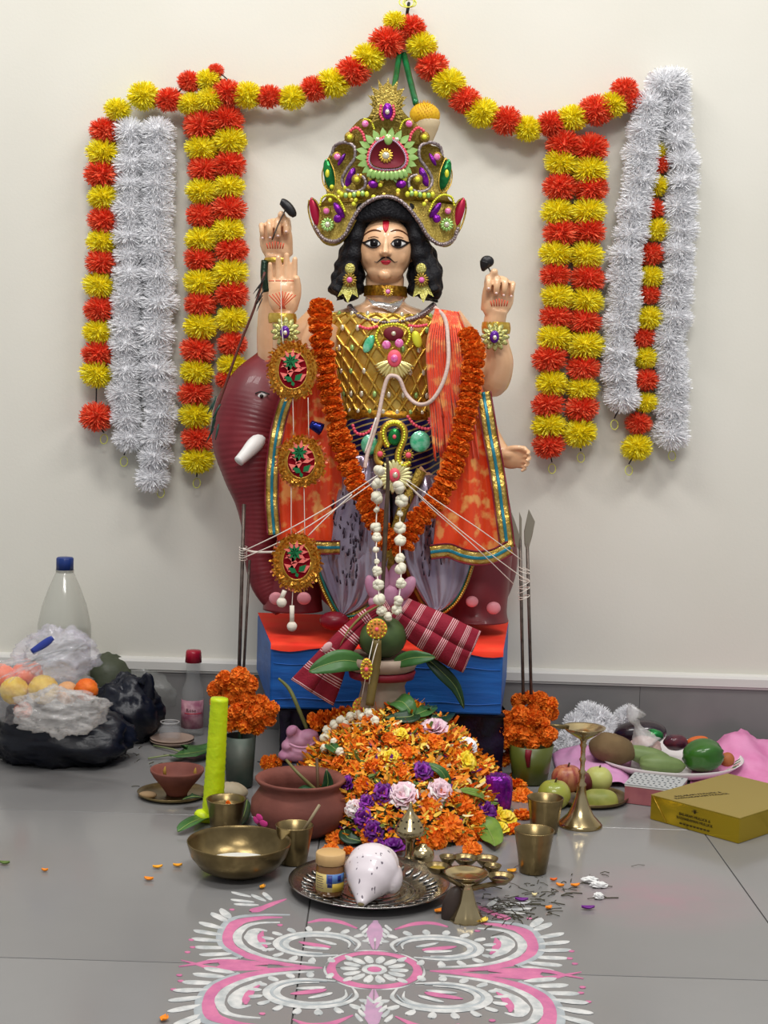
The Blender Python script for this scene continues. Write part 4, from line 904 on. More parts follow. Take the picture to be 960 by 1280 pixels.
def minimed(par, px, py, d, r, name='small_medallion', squash=1.0):
    mb = MB(); c = P(px, py, d); s_ = S(d)
    ell(mb, c, (r*s_*squash, .005, r*s_), seg=20, rings=8)
    o = mb.build(name, mat('orange_pith', (206, 110, 50), .6, rgb2=(226, 160, 60), ns=150), par)
    for lay, (f, nb, m) in enumerate(((.85, 14, M_yb), (.55, 10, M_goldd))):
        mb = MB()
        for j in range(nb): an = 2*pi*j/nb; ell(mb, c+V((cos(an)*f*r*s_*squash, -.003-.0015*lay, sin(an)*f*r*s_)), (r*s_*.11, .0015, r*s_*.11), seg=6, rings=4)
        mb.build('dot_ring', m, o)
    mb = MB(); ell(mb, c+V((0, -.005, 0)), (r*s_*.2,)*3, seg=8, rings=5); mb.build('pink_centre', M_pb, o)
minimed(JA, 471, 786, .56, 13.5); minimed(JA, 458, 836, .585, 14, squash=.55)
mb = MB(); ptube(mb, [(467, 798, .56), (460, 830, .585), (452, 875, .55)], .6, n=4, seg=4); ptube(mb, [(474, 798, .56), (465, 830, .585), (459, 875, .55)], .6, n=4, seg=4); mb.build('tail_thread', M_thr, JA)
t = thing('sacred_thread', P(545, 385, .34), 'thick pale thread looping from the right shoulder across the gold breastplate to the waist', 'thread')
mb = MB(); ptube(mb, [(543, 384, .345), (556, 398, .35), (560, 425, .365), (560, 455, .375), (552, 482, .378), (538, 502, .375), (522, 505, .36), (508, 493, .345), (500, 475, .345), (493, 470, .345), (485, 472, .345), (479, 490, .345), (473, 520, .35), (465, 548, .355), (459, 568, .36), (456, 585, .365)], 2.6, n=8, seg=8); mb.build('cord', mat('pale_cotton_cord', (214, 190, 178), .8, bump=.4, bs=200), t)
mb = MB(); ptube(mb, [(470, 522, .356), (463, 545, .36), (456, 566, .362)], 1.2, n=4, seg=6); mb.build('loose_strand', M_thr, t)
# tools in the raised hands
M_tool = mat('black_tool_head', (26, 24, 26), .4); M_steel = mat('iron_rod', (110, 98, 90), .45, .6, rgb2=(80, 70, 64), ns=60)
t = thing('hammer', P(358, 262, .30), 'small curved black hammer held in the raised left fist', 'tool')
mb = MB(); ptube(mb, [(351, 252, .30, 4), (355, 254, .30, 5.5), (361, 260, .30, 6), (366, 267, .30, 5), (368, 271, .30, 2.5)], 5, n=4, seg=12); mb.build('head', M_tool, t)
mb = MB(); ptube(mb, [(340, 300, .30), (348, 280, .30), (357, 262, .30)], 1, n=2, seg=6); mb.build('handle', M_steel, t)
t = thing('chisel', P(608, 330, .34), 'small drop-shaped black tool above the raised right fist', 'tool')
mb = MB(); pell(mb, 609, 327, .34, 8.5, 7.5, 5); ptube(mb, [(607, 328, .34, 7.5), (605, 334, .34, 5), (603.5, 339, .34, 1.5)], 5, n=4, seg=12); mb.build('head', M_tool, t)
mb = MB(); ptube(mb, [(608, 330, .338), (616, 345, .34), (622, 362, .34)], 1, n=2, seg=6); mb.build('handle', M_steel, t)
t = thing('arrow', P(334, 350, .30), 'long dark arrow with tattered feathers slanting from the left wrist down to the elephant head', 'weapon')
mb = MB(); ptube(mb, [(331, 340, .30), (318, 385, .305), (300, 430, .31), (284, 475, .315), (270, 515, .32)], 1.7, n=4, seg=6); mb.build('shaft', mat('dark_wood', (92, 44, 34), .5), t)
M_fe = mat('dark_green_feather', (40, 70, 60), .5, .2)
for k in range(9):
    mb = MB(); a = P(276-R.uniform(0, 9), 495+k*5, .322); strip(mb, a, V((-.35+R.uniform(-.2, .2), -.2, -1)).normalized(), V((1, .3, 0)).normalized(), .03, .003, V((0, 0, 0)), 0, 3, .2); solid(mb.build('feather', M_fe, t), .0006)
for k in range(8):
    mb = MB(); a = P(333-R.uniform(0, 7), 345+k*4, .305); strip(mb, a, V((-.5+R.uniform(-.3, .3), -.2, -1)).normalized(), V((1, .3, 0)).normalized(), .026, .0018, V((0, 0, 0)), 0, 3, .2); solid(mb.build('feather', mat('dark_feather', (30, 28, 26), .5) if k == 0 else bpy.data.materials['dark_feather'], t), .0006)
# ---------------------------------------------------------------- offering pot with coconut and striped cloth
M_terra = mat('terracotta', (128, 72, 60), .75, rgb2=(108, 58, 48), ns=18, bump=.25, bs=60); M_coco = mat('green_coconut', (84, 108, 58), .5, rgb2=(50, 70, 36), ns=14); M_maroon = mat('maroon_paint', (126, 18, 36), .5)
M_pot = mat('pale_clay', (168, 148, 130), .7, rgb2=(140, 118, 102), ns=18)
dG = .50
POT = thing('offering_pot', P(475, 888, dG), 'painted clay offering pot with maroon and white bands standing on the flower heap', 'pot')
def plathe(mb, px, rows, d, seg=36, mi=0, py0=None, **k):
    "lathe from photo rows (py, radius px)"
    c = P(px, rows[0][0], d); s_ = S(d); lathe(mb, [(r*s_, (rows[0][0]-py)*s_) for py, r in rows], c, seg, mi, **k)
mb = MB(); plathe(mb, 478, [(890, 4), (889, 26), (880, 32), (868, 30), (856, 27), (846, 31)], dG); mb.build('pot_body', M_pot, POT)
mb = MB(); plathe(mb, 477, [(847, 30), (846, 41), (838, 43), (836, 40), (842, 30)], dG); mb.build('maroon_band', M_maroon, POT)
mb = MB(); plathe(mb, 475, [(838, 36), (834, 44), (826, 48), (818, 46), (822, 30), (824, 4)], dG); mb.build('rim_dish', M_pot, POT)
mb = MB(); pell(mb, 477, 796, dG, 31, 27, 28, fn=lambda u: 1+.03*cos(3*math.atan2(u.y, u.x))); CO = mb.build('coconut', M_coco, None, org=P(477, 820, dG)); tag(CO, 'green coconut sitting in the dish of the offering pot', 'coconut')
mb = MB(); 
for q in ([(459, 782), (452, 795), (456, 812)], [(494, 790), (498, 802), (493, 815)]): 
    k_ = smooth_path([(a, b, .545) for a, b in q], 5); tube(mb, [P(*p) for p in k_], 4.5*S(dG), 8, flat=.4)
# gamcha
def gam_mat():
    m = mat('red_striped_gamcha', (150, 16, 44), .8, bump=.3, bs=400)
    return stripes(m, ((140, 16, 42), (222, 178, 178)), 5.2, 'Y', .36, second=9.0)
M_gam = gam_mat()
def clothtube(par, name, A, Bp, nb=16, na=40, mt=None, th=.002, amp=.003, clo=False):
    "cloth roll between a chain of (px,py,d,half width px,depth px) sections"
    q = smooth_path(A, 8); rows = []; n = len(q)
    for i, (x, y, d, hw, dp) in enumerate(q):
        x0, y0 = q[max(0, i-1)][:2]; x1, y1 = q[min(n-1, i+1)][:2]; L = math.hypot(x1-x0, y1-y0) or 1; nx, ny = -(y1-y0)/L, (x1-x0)/L; row = []
        for j in range(nb+1):
            a = -pi*.5+pi*j/nb if not clo else 2*pi*j/nb
            u = sin(a); w_ = cos(a)
            p = P(x-nx*hw*u, y-ny*hw*u, d+dp*S(d)*w_+amp*sin(a*5+i*.25))
            row.append(p)
        rows.append(row)
    mb = MB(); grid(mb, rows); o = mb.build(name, mt or M_gam, par); 
    if th: solid(o, th, -1)
    return o
t = thing('striped_cloth', P(488, 770, .46), 'maroon cotton cloth with white stripes draped over the coconut, both rolled ends hanging down', 'cloth')
clothtube(t, 'right_end', [(500, 765, .47, 19, 18), (520, 778, .49, 23, 16), (545, 792, .50, 26, 15), (570, 806, .50, 27, 14), (590, 815, .495, 27, 12)], None, 20, clo=True)
clothtube(t, 'left_end', [(486, 758, .47, 9, 12), (462, 772, .49, 11, 14), (440, 792, .50, 13, 14), (420, 817, .505, 17, 14), (405, 842, .505, 24, 14), (390, 866, .50, 30, 13)], None, 20, clo=True)
mb = MB(); pell(mb, 480, 772, .47, 26, 12, 16); pell(mb, 476, 800, .455, 30, 22, 10)
o = mb.build('cloth_knot', mat('maroon_cotton', (120, 14, 38), .8, bump=.4, bs=90), t); fuse(o, .003, 2)
mb = MB(); ptube(mb, [(478, 755, .50), (455, 768, .515), (436, 788, .52), (422, 812, .52)], 1.6, n=5, seg=6); mb.build('olive_edging', mat('olive_cord', (130, 116, 60), .6), t)
mb = MB(); pell(mb, 409, 809, .522, 8, 5, 3, tilt=-50); mb.build('white_patch', mat('pinkish_white_cotton', (216, 172, 172), .8), t)
# pink clay lotus between the legs
M_pc = mat('mauve_pink_clay', (206, 150, 176), .5, rgb2=(186, 124, 156), ns=30, bump=.3, bs=60)
t = thing('pink_flower', P(487, 760, .40), 'mauve pink clay flower behind the white buds between the statue legs', 'flower')
for k, (x, y, rx, rz, tl) in enumerate(((465, 735, 8, 17, -18), (478, 722, 9, 20, -8), (493, 722, 9, 18, 8), (508, 736, 9, 18, 30), (486, 745, 13, 15, 0), (500, 752, 12, 10, 20), (470, 752, 10, 9, -20))):
    mb = MB(); pell(mb, x, y, .40-.004*(k % 3), rx, rz, 7, tilt=tl); mb.build('petal', M_pc, t)
# leaves
M_leaf = mat('leaf_green', (66, 112, 52), .4, rgb2=(46, 90, 40), ns=22); M_leafd = mat('dark_leaf_green', (30, 66, 34), .4, rgb2=(22, 52, 28), ns=22); M_leafl = mat('light_leaf_green', (120, 150, 60), .45, rgb2=(88, 122, 44), ns=30); M_vein = mat('leaf_vein', (140, 160, 90), .5)
def leaf(label, pts, wid, m=None, up=(0, -.6, .8), name='leaf', cup=.25, group=None, parent=None, n=14, cat='leaf', ripple=.06):
    "leaf along a 3D midrib with maximum half width"
    q = [V(p) for p in smooth_path([tuple(p) for p in pts], max(3, n//(len(pts)-1)))]; rows = []; N = len(q)-1; U = V(up)
    for i, p in enumerate(q):
        t_ = i/N; tn = (q[min(i+1, N)]-q[max(i-1, 0)]).normalized(); s_ = tn.cross(U).normalized(); nn = s_.cross(tn).normalized()
        w_ = wid*(sin(pi*t_**.75))**.8 if 0 < t_ < 1 else .0004
        rows.append([p+s_*(w_*u)+nn*(cup*w_*abs(u)+ripple*wid*sin(i*1.3)*u*u) for u in (-1, -.55, -.1, 0, .1, .55, 1)])
    mb = MB(); grid(mb, rows); o = solid(mb.build(name, m or M_leaf, parent, org=None if parent else q[0]), .0008)
    if parent: return o
    tag(o, label, cat, group)
    mb = MB(); tube(mb, [p+(q[1]-q[0]).cross(U).cross(q[1]-q[0]).normalized()*-.0 + V((0, 0, .0008)) for p in q], .0007, 5); mb.build('midrib', M_vein, o); return o
leaf('broad green mango leaf jutting left from the offering pot over the striped cloth', [P(456, 830, .54), P(430, 826, .56), P(405, 832, .57), P(386, 840, .575)], .019, M_leaf, (0, -1, .35))
leaf('green leaf jutting right from the rim of the offering pot', [P(492, 830, .54), P(510, 824, .56), P(528, 822, .57), P(544, 822, .57)], .013, M_leaf, (0, -1, .35))
leaf('dark drooping leaf hanging right of the offering pot before the blue pedestal', [P(532, 822, .47), P(552, 840, .48), P(570, 860, .48), P(580, 886, .48)], .012, M_leafd, (0, -1, .2))
mb = MB(); ptube(mb, [(471, 800, .56, 6), (470, 830, .56, 6.5), (466, 855, .565, 6), (462, 882, .57, 5.5)], 6, n=4, seg=10); tag(mb.build('bamboo_stick', mat('olive_bamboo', (116, 98, 46), .55, rgb2=(92, 76, 34), ns=40)), 'short olive bamboo stick standing upright before the offering pot', 'stick')
mb = MB(); ptube(mb, [(484, 572, .455, 1.8), (485, 600, .455, 2.4), (483, 640, .455, 3), (481, 680, .455, 3), (479, 720, .46, 2.6), (477, 765, .47, 2.4)], 2, n=4, seg=8); tag(mb.build('twig', mat('brown_twig', (88, 68, 48), .7, rgb2=(64, 48, 34), ns=60)), 'thin brown twig standing upright between the two white bud strings', 'stick')
# iron rods standing in the marigold vases
RODS = []
for label, A, Bq, r in (('left iron rod of the pair beside the elephant trunk, thicker one', (305, 630, .335), (298, 868, .36), 2.3), ('thin iron rod crossing behind the thicker rod beside the elephant trunk', (312, 700, .33), (303, 868, .345), 1.7)):
    t = thing('iron_rod', P(*Bq), label, 'rod'); mb = MB(); ptube(mb, [A, Bq], r, n=2, seg=8); mb.build('shaft', M_steel, t)
for label, A, Bq, tp, bl in (('iron rod with a leaf-shaped blade, right one beside the pedestal', (659, 676, .34), (664, 868, .36), (661, 640, .34), [(655, 664), (661, 638), (668, 652), (665, 670), (659, 690), (656, 680)]), ('iron rod with a two-bladed tip, left one beside the pedestal', (650, 670, .35), (654, 868, .38), (650, 640, .35), [(638, 637), (643, 650), (649, 668), (649, 640), (652, 648), (652, 672), (650, 690), (642, 676)])):
    t = thing('iron_rod', P(*Bq), label, 'rod'); mb = MB(); ptube(mb, [A, Bq], 2.1, n=2, seg=8); mb.build('shaft', M_steel, t)
    mb = MB(); pprism(mb, bl, A[2], .003); o = mb.build('blade', mat('grey_iron_blade', (150, 142, 126), .4, .5) if 'grey_iron_blade' not in bpy.data.materials else bpy.data.materials['grey_iron_blade'], t, smooth=False); bv = o.modifiers.new('bevel', 'BEVEL'); bv.width = .0008
# white threads tied round the rods and drawn to the waist
t = thing('tied_thread', P(302, 690, .38), 'white cotton threads stretched from the left rods across the shawl to the waist', 'thread')
for pts in ([(472, 594, .44), (420, 628, .43), (360, 662, .42), (304, 689, .37)], [(474, 598, .44), (425, 632, .43), (365, 670, .42), (303, 698, .37)], [(440, 618, .435), (410, 645, .43), (385, 670, .425)]):
    mb = MB(); ptube(mb, pts, .75, n=5, seg=5); mb.build('thread', M_thr, t)
mb = MB(); ptube(mb, [(304, 686, .37), (318, 690, .36), (345, 690, .375)], 1.5, n=5, seg=6); mb.build('thick_thread', M_thr, t)
for k in range(6):
    mb = MB(); c = P(304, 684+k*3, .345); tube(mb, [c+V((cos(a)*.007, sin(a)*.012, .001*sin(a))) for a in [2*pi*i/14 for i in range(15)]], .0006, 4); mb.build('thread_turn', M_thr, t)
t = thing('tied_thread', P(655, 740, .38), 'white cotton threads stretched from the waist down right across the shawl to the right rods', 'thread')
for pts in ([(508, 600, .44), (555, 632, .43), (600, 662, .42), (652, 700, .37)], [(510, 606, .44), (560, 650, .43), (610, 690, .41), (653, 722, .37)], [(508, 604, .44), (540, 636, .43), (590, 680, .42), (642, 730, .37)]):
    mb = MB(); ptube(mb, pts, .6, n=5, seg=5); mb.build('thread', M_thr, t)
for k in range(9):
    mb = MB(); c = P(655, 712+k*4.5+R.uniform(-2, 2), .36); tl = R.uniform(-.006, .006); tube(mb, [c+V((cos(a)*.010, sin(a)*.016, tl*cos(a))) for a in [2*pi*i/14 for i in range(15)]], .0006, 4); mb.build('thread_turn', M_thr, t)
# ---------------------------------------------------------------- flower heap
HXc = P(492, 900, .5).x
def hm(x, y):
    "height of the heap"
    cx, cy = .035, -.50; dx = (x-cx)/(.185 if x > cx else .165); dy = (y-cy)/(.285 if y < cy else .11)
    r2 = dx*dx+dy*dy
    if r2 >= 1: return 0
    h = .165*(1-r2)**.72; h *= 1-.18*max(0, dx)
    return h*(1+.12*noise.noise(V((x*16, y*16, 0))))+.008*noise.noise(V((x*45, y*45, 2)))
mb = MB(); rows = []
for i in range(70):
    y = -.80+.43*i/69; rows.append([V((x, y, max(.001, hm(x, y)))) for x in [-.15+.38*j/69 for j in range(70)]])
grid(mb, rows); mb.f = [f for f in mb.f if max(hm(mb.v[i].x, mb.v[i].y) for i in f) > .0]; mb.m = [0]*len(mb.f)
HE = mb.build('flower_heap', mat('dark_mulch', (66, 50, 24), .9, rgb2=(40, 46, 22), ns=60, bump=.8, bs=150), org=(.035, -.55, 0)); tag(HE, 'heap of leaves, stalks and loose petals under the flowers before the pedestal', 'flower heap', kind='stuff')
M_pet = [mat('petal_orange', (242, 140, 20), .6), mat('petal_amber', (250, 172, 34), .55), mat('petal_yellow', (250, 220, 90), .55), mat('petal_deep', (226, 100, 14), .6), mat('petal_purple', (108, 24, 130), .5), mat('petal_cream', (238, 222, 170), .6), mat('petal_green', (92, 116, 50), .6)]
def on_heap(x, y):
    e = .004; n_ = V((hm(x-e, y)-hm(x+e, y), hm(x, y-e)-hm(x, y+e), 2*e)).normalized(); return V((x, y, hm(x, y))), n_
def petals(count, weights, lab, sx0, sx1, sy0, sy1, name, test=None):
    mb = MB(); k = 0
    while k < count:
        x = R.uniform(sx0, sx1); y = R.uniform(sy0, sy1); h = hm(x, y)
        if h < .006 or (test and not test(x, y)): continue
        k += 1; p, n_ = on_heap(x, y); d = (n_*R.uniform(-.05, .45)+V((R.gauss(0, 1), R.gauss(0, 1), R.gauss(0, .4)))).normalized()
        wv = d.cross(n_+V((R.gauss(0, .4),)*3)).normalized(); L = R.uniform(.008, .016)
        strip(mb, p+n_*R.uniform(0, .009), d, wv, L, R.uniform(.0018, .0042), n_*R.uniform(-.010, .008)+wv*R.uniform(-.005, .005), R.choices(range(7), weights)[0], 3, .55)
    o = mb.build(name, M_pet, org=(.035, -.55, 0), smooth=False); tag(o, lab, 'petals', kind='stuff'); return o
upper = lambda x, y: y > -.655 or x > .16
petals(7500, (30, 28, 13, 18, 0, 3, 8), 'loose orange and yellow marigold petals covering the flower heap', -.13, .22, -.78, -.40, 'loose_petals')
petals(500, (2, 2, 2, 2, 8, 3, 14), 'purple petals and green bits at the foot of the flower heap', -.13, .22, -.79, -.62, 'petal_scraps')
def hp(px, py, lift=0):
    "first point of the heap seen at a photo point"
    r = ray(px, py).normalized(); t_ = 1.9
    while t_ < 2.75:
        p = CAM+r*t_
        if p.z <= hm(p.x, p.y)+.001 or p.z <= 0: break
        t_ += .002
    q, n_ = on_heap(p.x, p.y); return V((p.x, p.y, max(0, p.z)))+n_*lift, n_
MH = (('at the front edge of the heap above the brass dome', [(575,1007,20),(556,995,16),(590,1020,17),(560,1035,19),(545,1048,17),(578,1050,17),(600,1048,15),(530,1058,14),(535,1012,14),(495,1060,12),(512,1000,14),(590,1066,13)]),
 ('bunched on the right shoulder of the flower heap behind the purple foil', [(590,905,14),(572,890,14),(603,925,15),(618,915,14),(600,900,13),(630,925,13),(640,938,13),(586,925,13),(613,943,15),(631,952,14),(565,975,12),(600,968,13),(570,950,15)]),
 ('at the right foot of the heap below the olive green vase', [(645,985,15),(652,1000,15),(652,1022,14),(640,1040,13),(648,970,12)]),
 ('sunk in the middle of the heap of loose petals', [(470,960,15),(440,965,15),(455,985,14),(500,970,15),(478,1000,14),(545,965,14),(487,930,15),(515,915,14),(450,935,14),(540,930,14),(465,900,12),(510,945,14)]),
 ('at the left foot of the flower heap beside the big clay pot', [(420,1052,14),(440,1070,13),(465,1045,14),(430,985,13),(425,955,13),(412,1068,13)]))
for place, lst in MH:
    for px, py, r in lst:
        p, n_ = hp(px, py, .004); s_ = r*S(-p.y)*.95
        tag(inst('marigold', R.choice(PMo if R.random() < .85 else PM), p, frame(n_+V((R.gauss(0, .35), R.gauss(0, .35), R.gauss(0, .2)))), (s_, s_, s_*.7)), 'orange marigold flower '+place, 'flower', 'marigolds '+place)
t = None
flower_rope('short coil of orange marigold garland lying behind the left edge of the heap', [(386, 905, .44), (400, 900, .45), (420, 897, .45), (440, 893, .45)], 13, .45, .013, pm=PMo)
flower_rope('short row of orange marigolds left of the clay pot rim', [(322, 952, .44), (338, 953, .45), (356, 952, .46), (372, 955, .46)], 10, .45, .016, pm=PMo)
# roses and other single blooms
def bloom(name, label, px, py, r, m1, m2, group=None, n=26, lift=.008):
    p, n_ = hp(px, py, lift); s_ = r*S(-p.y); mb = MB(); n2 = (n_+V((0, -.6, .2))).normalized(); fr = frame(n2)
    ell(mb, (0, 0, 0), (s_*.3, s_*.3, s_*.45), seg=10, rings=7)
    for j in range(n):
        a = j*2.4; q = j/n; rr = s_*(.15+.75*q); el = 1.25-1.0*q
        c = V((cos(a)*rr*.55, sin(a)*rr*.55, s_*.25*(1-q))); d = V((cos(a)*cos(el), sin(a)*cos(el), sin(el))); wv = V((-sin(a), cos(a), 0)); rows = []
        for i in range(4):
            f = i/3; w_ = s_*.42*(.5+.8*f-.45*f*f*f); cc = c+d*(s_*.62*f)+V((cos(a), sin(a), -.3))*(s_*.16*f*f)
            rows.append([fr @ (cc+wv*(w_*u)+V((0, 0, s_*.10*abs(u)*(1-f)+s_*.05*R.uniform(-1, 1)))) for u in (-1, -.4, .4, 1)])
        grid(mb, rows, R.random() < .3)
    vs = mb.v; mb.v = [fr @ v if i < 0 else v for i, v in enumerate(vs)]
    o = mb.build(name, [m1, m2], org=(0, 0, 0)); o.location = p; solid(o, .0004); tag(o, label, 'flower', group); return o
M_rw = mat('pale_pink_rose', (240, 214, 220), .5, rgb2=(232, 190, 204), ns=40); M_rw2 = mat('white_rose', (246, 238, 236), .5); M_rp = mat('purple_rose', (118, 28, 140), .5, rgb2=(84, 16, 108), ns=60); M_rp2 = mat('bright_purple_rose', (150, 50, 170), .5)
bloom('rose', 'pale pink rose on the flower heap, directly above the brass dome', 504, 1000, 17, M_rw, M_rw2)
bloom('rose', 'pale pink rose on the flower heap, right one above the brass dome', 545, 993, 15, M_rw, M_rw2)
bloom('rose', 'small white rose beside the right rim of the big clay pot', 447, 1013, 11, M_rw2, M_rw)
bloom('rose', 'faded pink rose under the dark leaf near the top of the heap', 543, 920, 17, M_rw, M_pc)
bloom('tinsel_flower', 'small white tinsel ball on the right shoulder of the flower heap', 581, 937, 11, M_wht, M_wht2)
for px, py, r in ((480, 995, 13), (458, 1025, 12), (470, 1040, 12), (492, 1066, 13), (528, 968, 12), (602, 1017, 13), (440, 983, 10), (476, 1058, 10), (460, 1005, 9)):
    bloom('purple_flower', 'crumpled purple flower among the orange petals of the heap', px, py, r, M_rp, M_rp2, 'purple flowers in the heap', 16)
for px, py, r in ((577, 955, 13), (632, 1030, 12), (618, 1022, 11), (486, 950, 10), (500, 925, 10), (625, 1043, 10)):
    bloom('yellow_flower', 'thin-petalled yellow flower among the orange petals of the heap', px, py, r, mat('yellow_petal', (244, 216, 50), .5) if 'yellow_petal' not in bpy.data.materials else bpy.data.materials['yellow_petal'], M_pet[2], 'yellow flowers in the heap', 14)
def hleaf(label, pts, wid, m, lift=.012, **k):
    q = [hp(a, b, lift+.006*sin(i*2))[0] for i, (a, b) in enumerate(pts)]; return leaf(label, q, wid, m, (0, -.7, .7), **k)
hleaf('green leaf pointing up left at the top of the heap', [(512, 900), (500, 890), (484, 882), (478, 876)], .018, M_leaf)
hleaf('green leaf spreading right at the top of the heap', [(512, 900), (528, 894), (540, 886)], .013, M_leaf)
hleaf('green leaf lying flat below the top pair on the heap', [(512, 898), (502, 905), (484, 902)], .014, M_leafd)
hleaf('large dark leaf hanging at the upper right of the heap', [(530, 905), (545, 905), (556, 895), (560, 888)], .024, M_leafd)
hleaf('long green leaf across the middle right of the heap', [(530, 960), (545, 972), (558, 985), (568, 990)], .008, M_leaf)
hleaf('long green leaf above the large marigold at the lower right of heap', [(568, 992), (588, 1000), (605, 1006), (616, 1006)], .008, M_leafl)
hleaf('light green crinkled leaf at the lower right of the heap', [(592, 1036), (606, 1045), (616, 1055), (618, 1066)], .021, M_leafl, cup=.1)
hleaf('small dark leaf right of the clay pot at the foot of the heap', [(436, 1040), (444, 1050), (452, 1058)], .011, M_leafd)
hleaf('small green leaf on the left slope of the heap', [(418, 935), (426, 942), (432, 950)], .010, M_leaf)
# jasmine arc on the heap
JB = thing('jasmine_string', hp(412, 930)[0], 'short string of greyish white buds arched over the upper left of the heap', 'garland')
pts = []
for a, b, r in ((412, 940, 6), (412, 928, 7), (416, 918, 7), (424, 911, 7.5), (432, 905, 7), (442, 903, 7), (452, 899, 6.5), (460, 902, 6), (466, 899, 7.5), (470, 908, 6.5), (437, 912, 6), (424, 932, 5), (430, 945, 6)):
    p, n_ = hp(a, b, .012); inst('bud', R.choice(BUD), p, rrot(), r*S(-p.y), JB)
    if b < 935 and r > 5.5: pts.append(p)
mb = MB(); tube(mb, [V(x) for x in smooth_path([tuple(p) for p in pts[:10]], 4)], .001, 5); mb.build('string', M_thr, JB)
t = thing('medallion_ball', P(455, 884, .5), 'round orange pith medallion at the lower end of the bud string', 'decoration')
minimed(t, 454, 884, .515, 14, 'medallion')
# small pink clay figure
t = thing('pink_figurine', F(376, 985, .10), 'small mauve pink clay figurine slumped left of the heap behind the clay pot', 'figurine')
mb = MB()
for x, y, rx, rz, tl in ((372, 942, 22, 12, 0), (375, 926, 19, 10, 5), (385, 920, 14, 9, -10), (366, 915, 9, 9, -30), (393, 930, 9, 14, -15), (360, 932, 9, 8, 0), (385, 940, 12, 9, 10), (357, 944, 10, 7, 0)): pell(mb, x, y, .46, rx, rz, 12, tilt=tl)
fuse(mb.build('body', M_pc, t), .0028, 3)
mb = MB(); ptube(mb, [(362, 930, .485), (372, 934, .49), (384, 934, .488), (394, 928, .48)], 1.6, n=5); pell(mb, 365, 914, .475, 8, 5, 4, tilt=-45); mb.build('ear_fold', M_pc, t)
mb = MB(); box(mb, (P(375, 950, .46).x, -.455, P(375, 952, .46).z/2), (.06, .05, P(375, 952, .46).z)); mb.build('block_base', M_dkfoil, t)
mb = MB(); pell(mb, 389, 936, .50, 7, 4, 2); tag(mb.build('petal', M_pet[1]), 'single amber petal stuck on the pink figurine', 'petal')
# stems leaning behind the left vase
mb = MB(); ptube(mb, [(348, 848, .43, 1.5), (362, 862, .43, 2.5), (374, 888, .44, 2.6), (384, 912, .44, 2.4)], 2, n=5, seg=8); tag(mb.build('plant_stem', mat('olive_stem', (112, 116, 62), .5)), 'bent olive plant stem leaning against the lower left of the pedestal', 'stem')
# purple foil cup in the heap
def crum(mb, c, r, seg=28, rings=18, amp=.18, fr=3.0, seed=0, flat=None, mi=0, fn=None, sharp=1):
    def f(u):
        n1 = noise.noise(u*fr+V((seed, 0, 0))); n2 = 1-2*abs(noise.noise(u*fr*2.1+V((0, seed, 3)))); n3 = 1-2*abs(noise.noise(u*fr*4.7+V((seed, 7, 0))))
        return (1+amp*(n1+.5*sharp*n2+.25*sharp*n3)) * (fn(u) if fn else 1)
    i0 = len(mb.v); ell(mb, c, r, seg=seg, rings=rings, fn=f, mi=mi)
    if flat is not None:
        for i in range(i0, len(mb.v)):
            if mb.v[i].z < flat: mb.v[i] = V((mb.v[i].x, mb.v[i].y, flat+.001*noise.noise(mb.v[i]*40)))
c = F(620, 1030, 0); c = P(620, 995, .62); mb = MB(); stack(mb, [(620, 1018, .60, 15, 14), (620, 1000, .60, 19, 16), (621, 975, .60, 18, 16), (621, 968, .60, 13, 12)], 30, n=4, mod=lambda t_, a: 1+.10*abs(sin(a*5+t_*2)))
tag(mb.build('foil_cup', M_pur, smooth=False), 'shiny purple foil cup wedged into the right side of the flower heap', 'cup')
# ---------------------------------------------------------------- vases of marigolds
def cluster(t, lst, d):
    for x, y, r in lst:
        dd = d+R.uniform(-.012, .012); inst('marigold', R.choice(PMo if R.random() < .22 else PM), P(x, y, dd), rrot(), r*S(dd)*.95, t)
b_ = F(299, 983); dv = -b_.y
t = thing('vase', (b_.x, b_.y, 0), 'dull grey metal tumbler with green streaks holding marigolds, left of the heap', 'vase')
mb = MB(); k = S(dv); lathe(mb, [(0, .001), (15*k, .001), (17*k, .003), (20*k, 66*k), (18.8*k, 66*k), (16*k, .006), (0, .006)], (b_.x, b_.y, 0), 36); mb.build('tumbler', mat('tarnished_tin', (84, 88, 80), .5, .4, rgb2=(54, 72, 62), ns=20), t)
t2 = thing('marigold_bunch', (b_.x, b_.y, 66*k), 'rounded bunch of orange marigolds heaped in the grey left vase', 'flowers')
cluster(t2, [(280, 850, 14), (300, 845, 14), (312, 855, 14), (270, 862, 13), (290, 868, 15), (308, 874, 15), (325, 880, 14), (336, 898, 12), (318, 893, 14), (297, 888, 14), (288, 903, 13), (306, 905, 13), (322, 908, 12), (272, 878, 12), (340, 885, 10), (282, 893, 12), (296, 856, 13)], dv+.004)
mb = MB(); tube(mb, [(b_.x, b_.y, .02), (b_.x, b_.y, 100*k)], .004, 6); mb.build('stem', M_leafd, t2)
b_ = F(662, 978); dv = -b_.y; k = S(dv)
t = thing('vase', (b_.x, b_.y, 0), 'olive green tumbler with a maroon drip holding marigolds, right of the heap', 'vase')
mb = MB(); lathe(mb, [(0, .001), (20*k, .001), (22*k, .003), (29*k, 50*k), (27.5*k, 50*k), (20*k, .006), (0, .006)], (b_.x, b_.y, 0), 36); mb.build('tumbler', mat('olive_green_plastic', (86, 94, 34), .35, rgb2=(74, 80, 28), ns=12), t)
mb = MB(); tube(mb, [(b_.x-.008, b_.y-28.5*k, 49*k), (b_.x-.009, b_.y-27.5*k, 40*k), (b_.x-.007, b_.y-25.5*k, 26*k)], [.006, .0055, .003], 8, flat=.35); mb.build('maroon_drip', M_maroon, t)
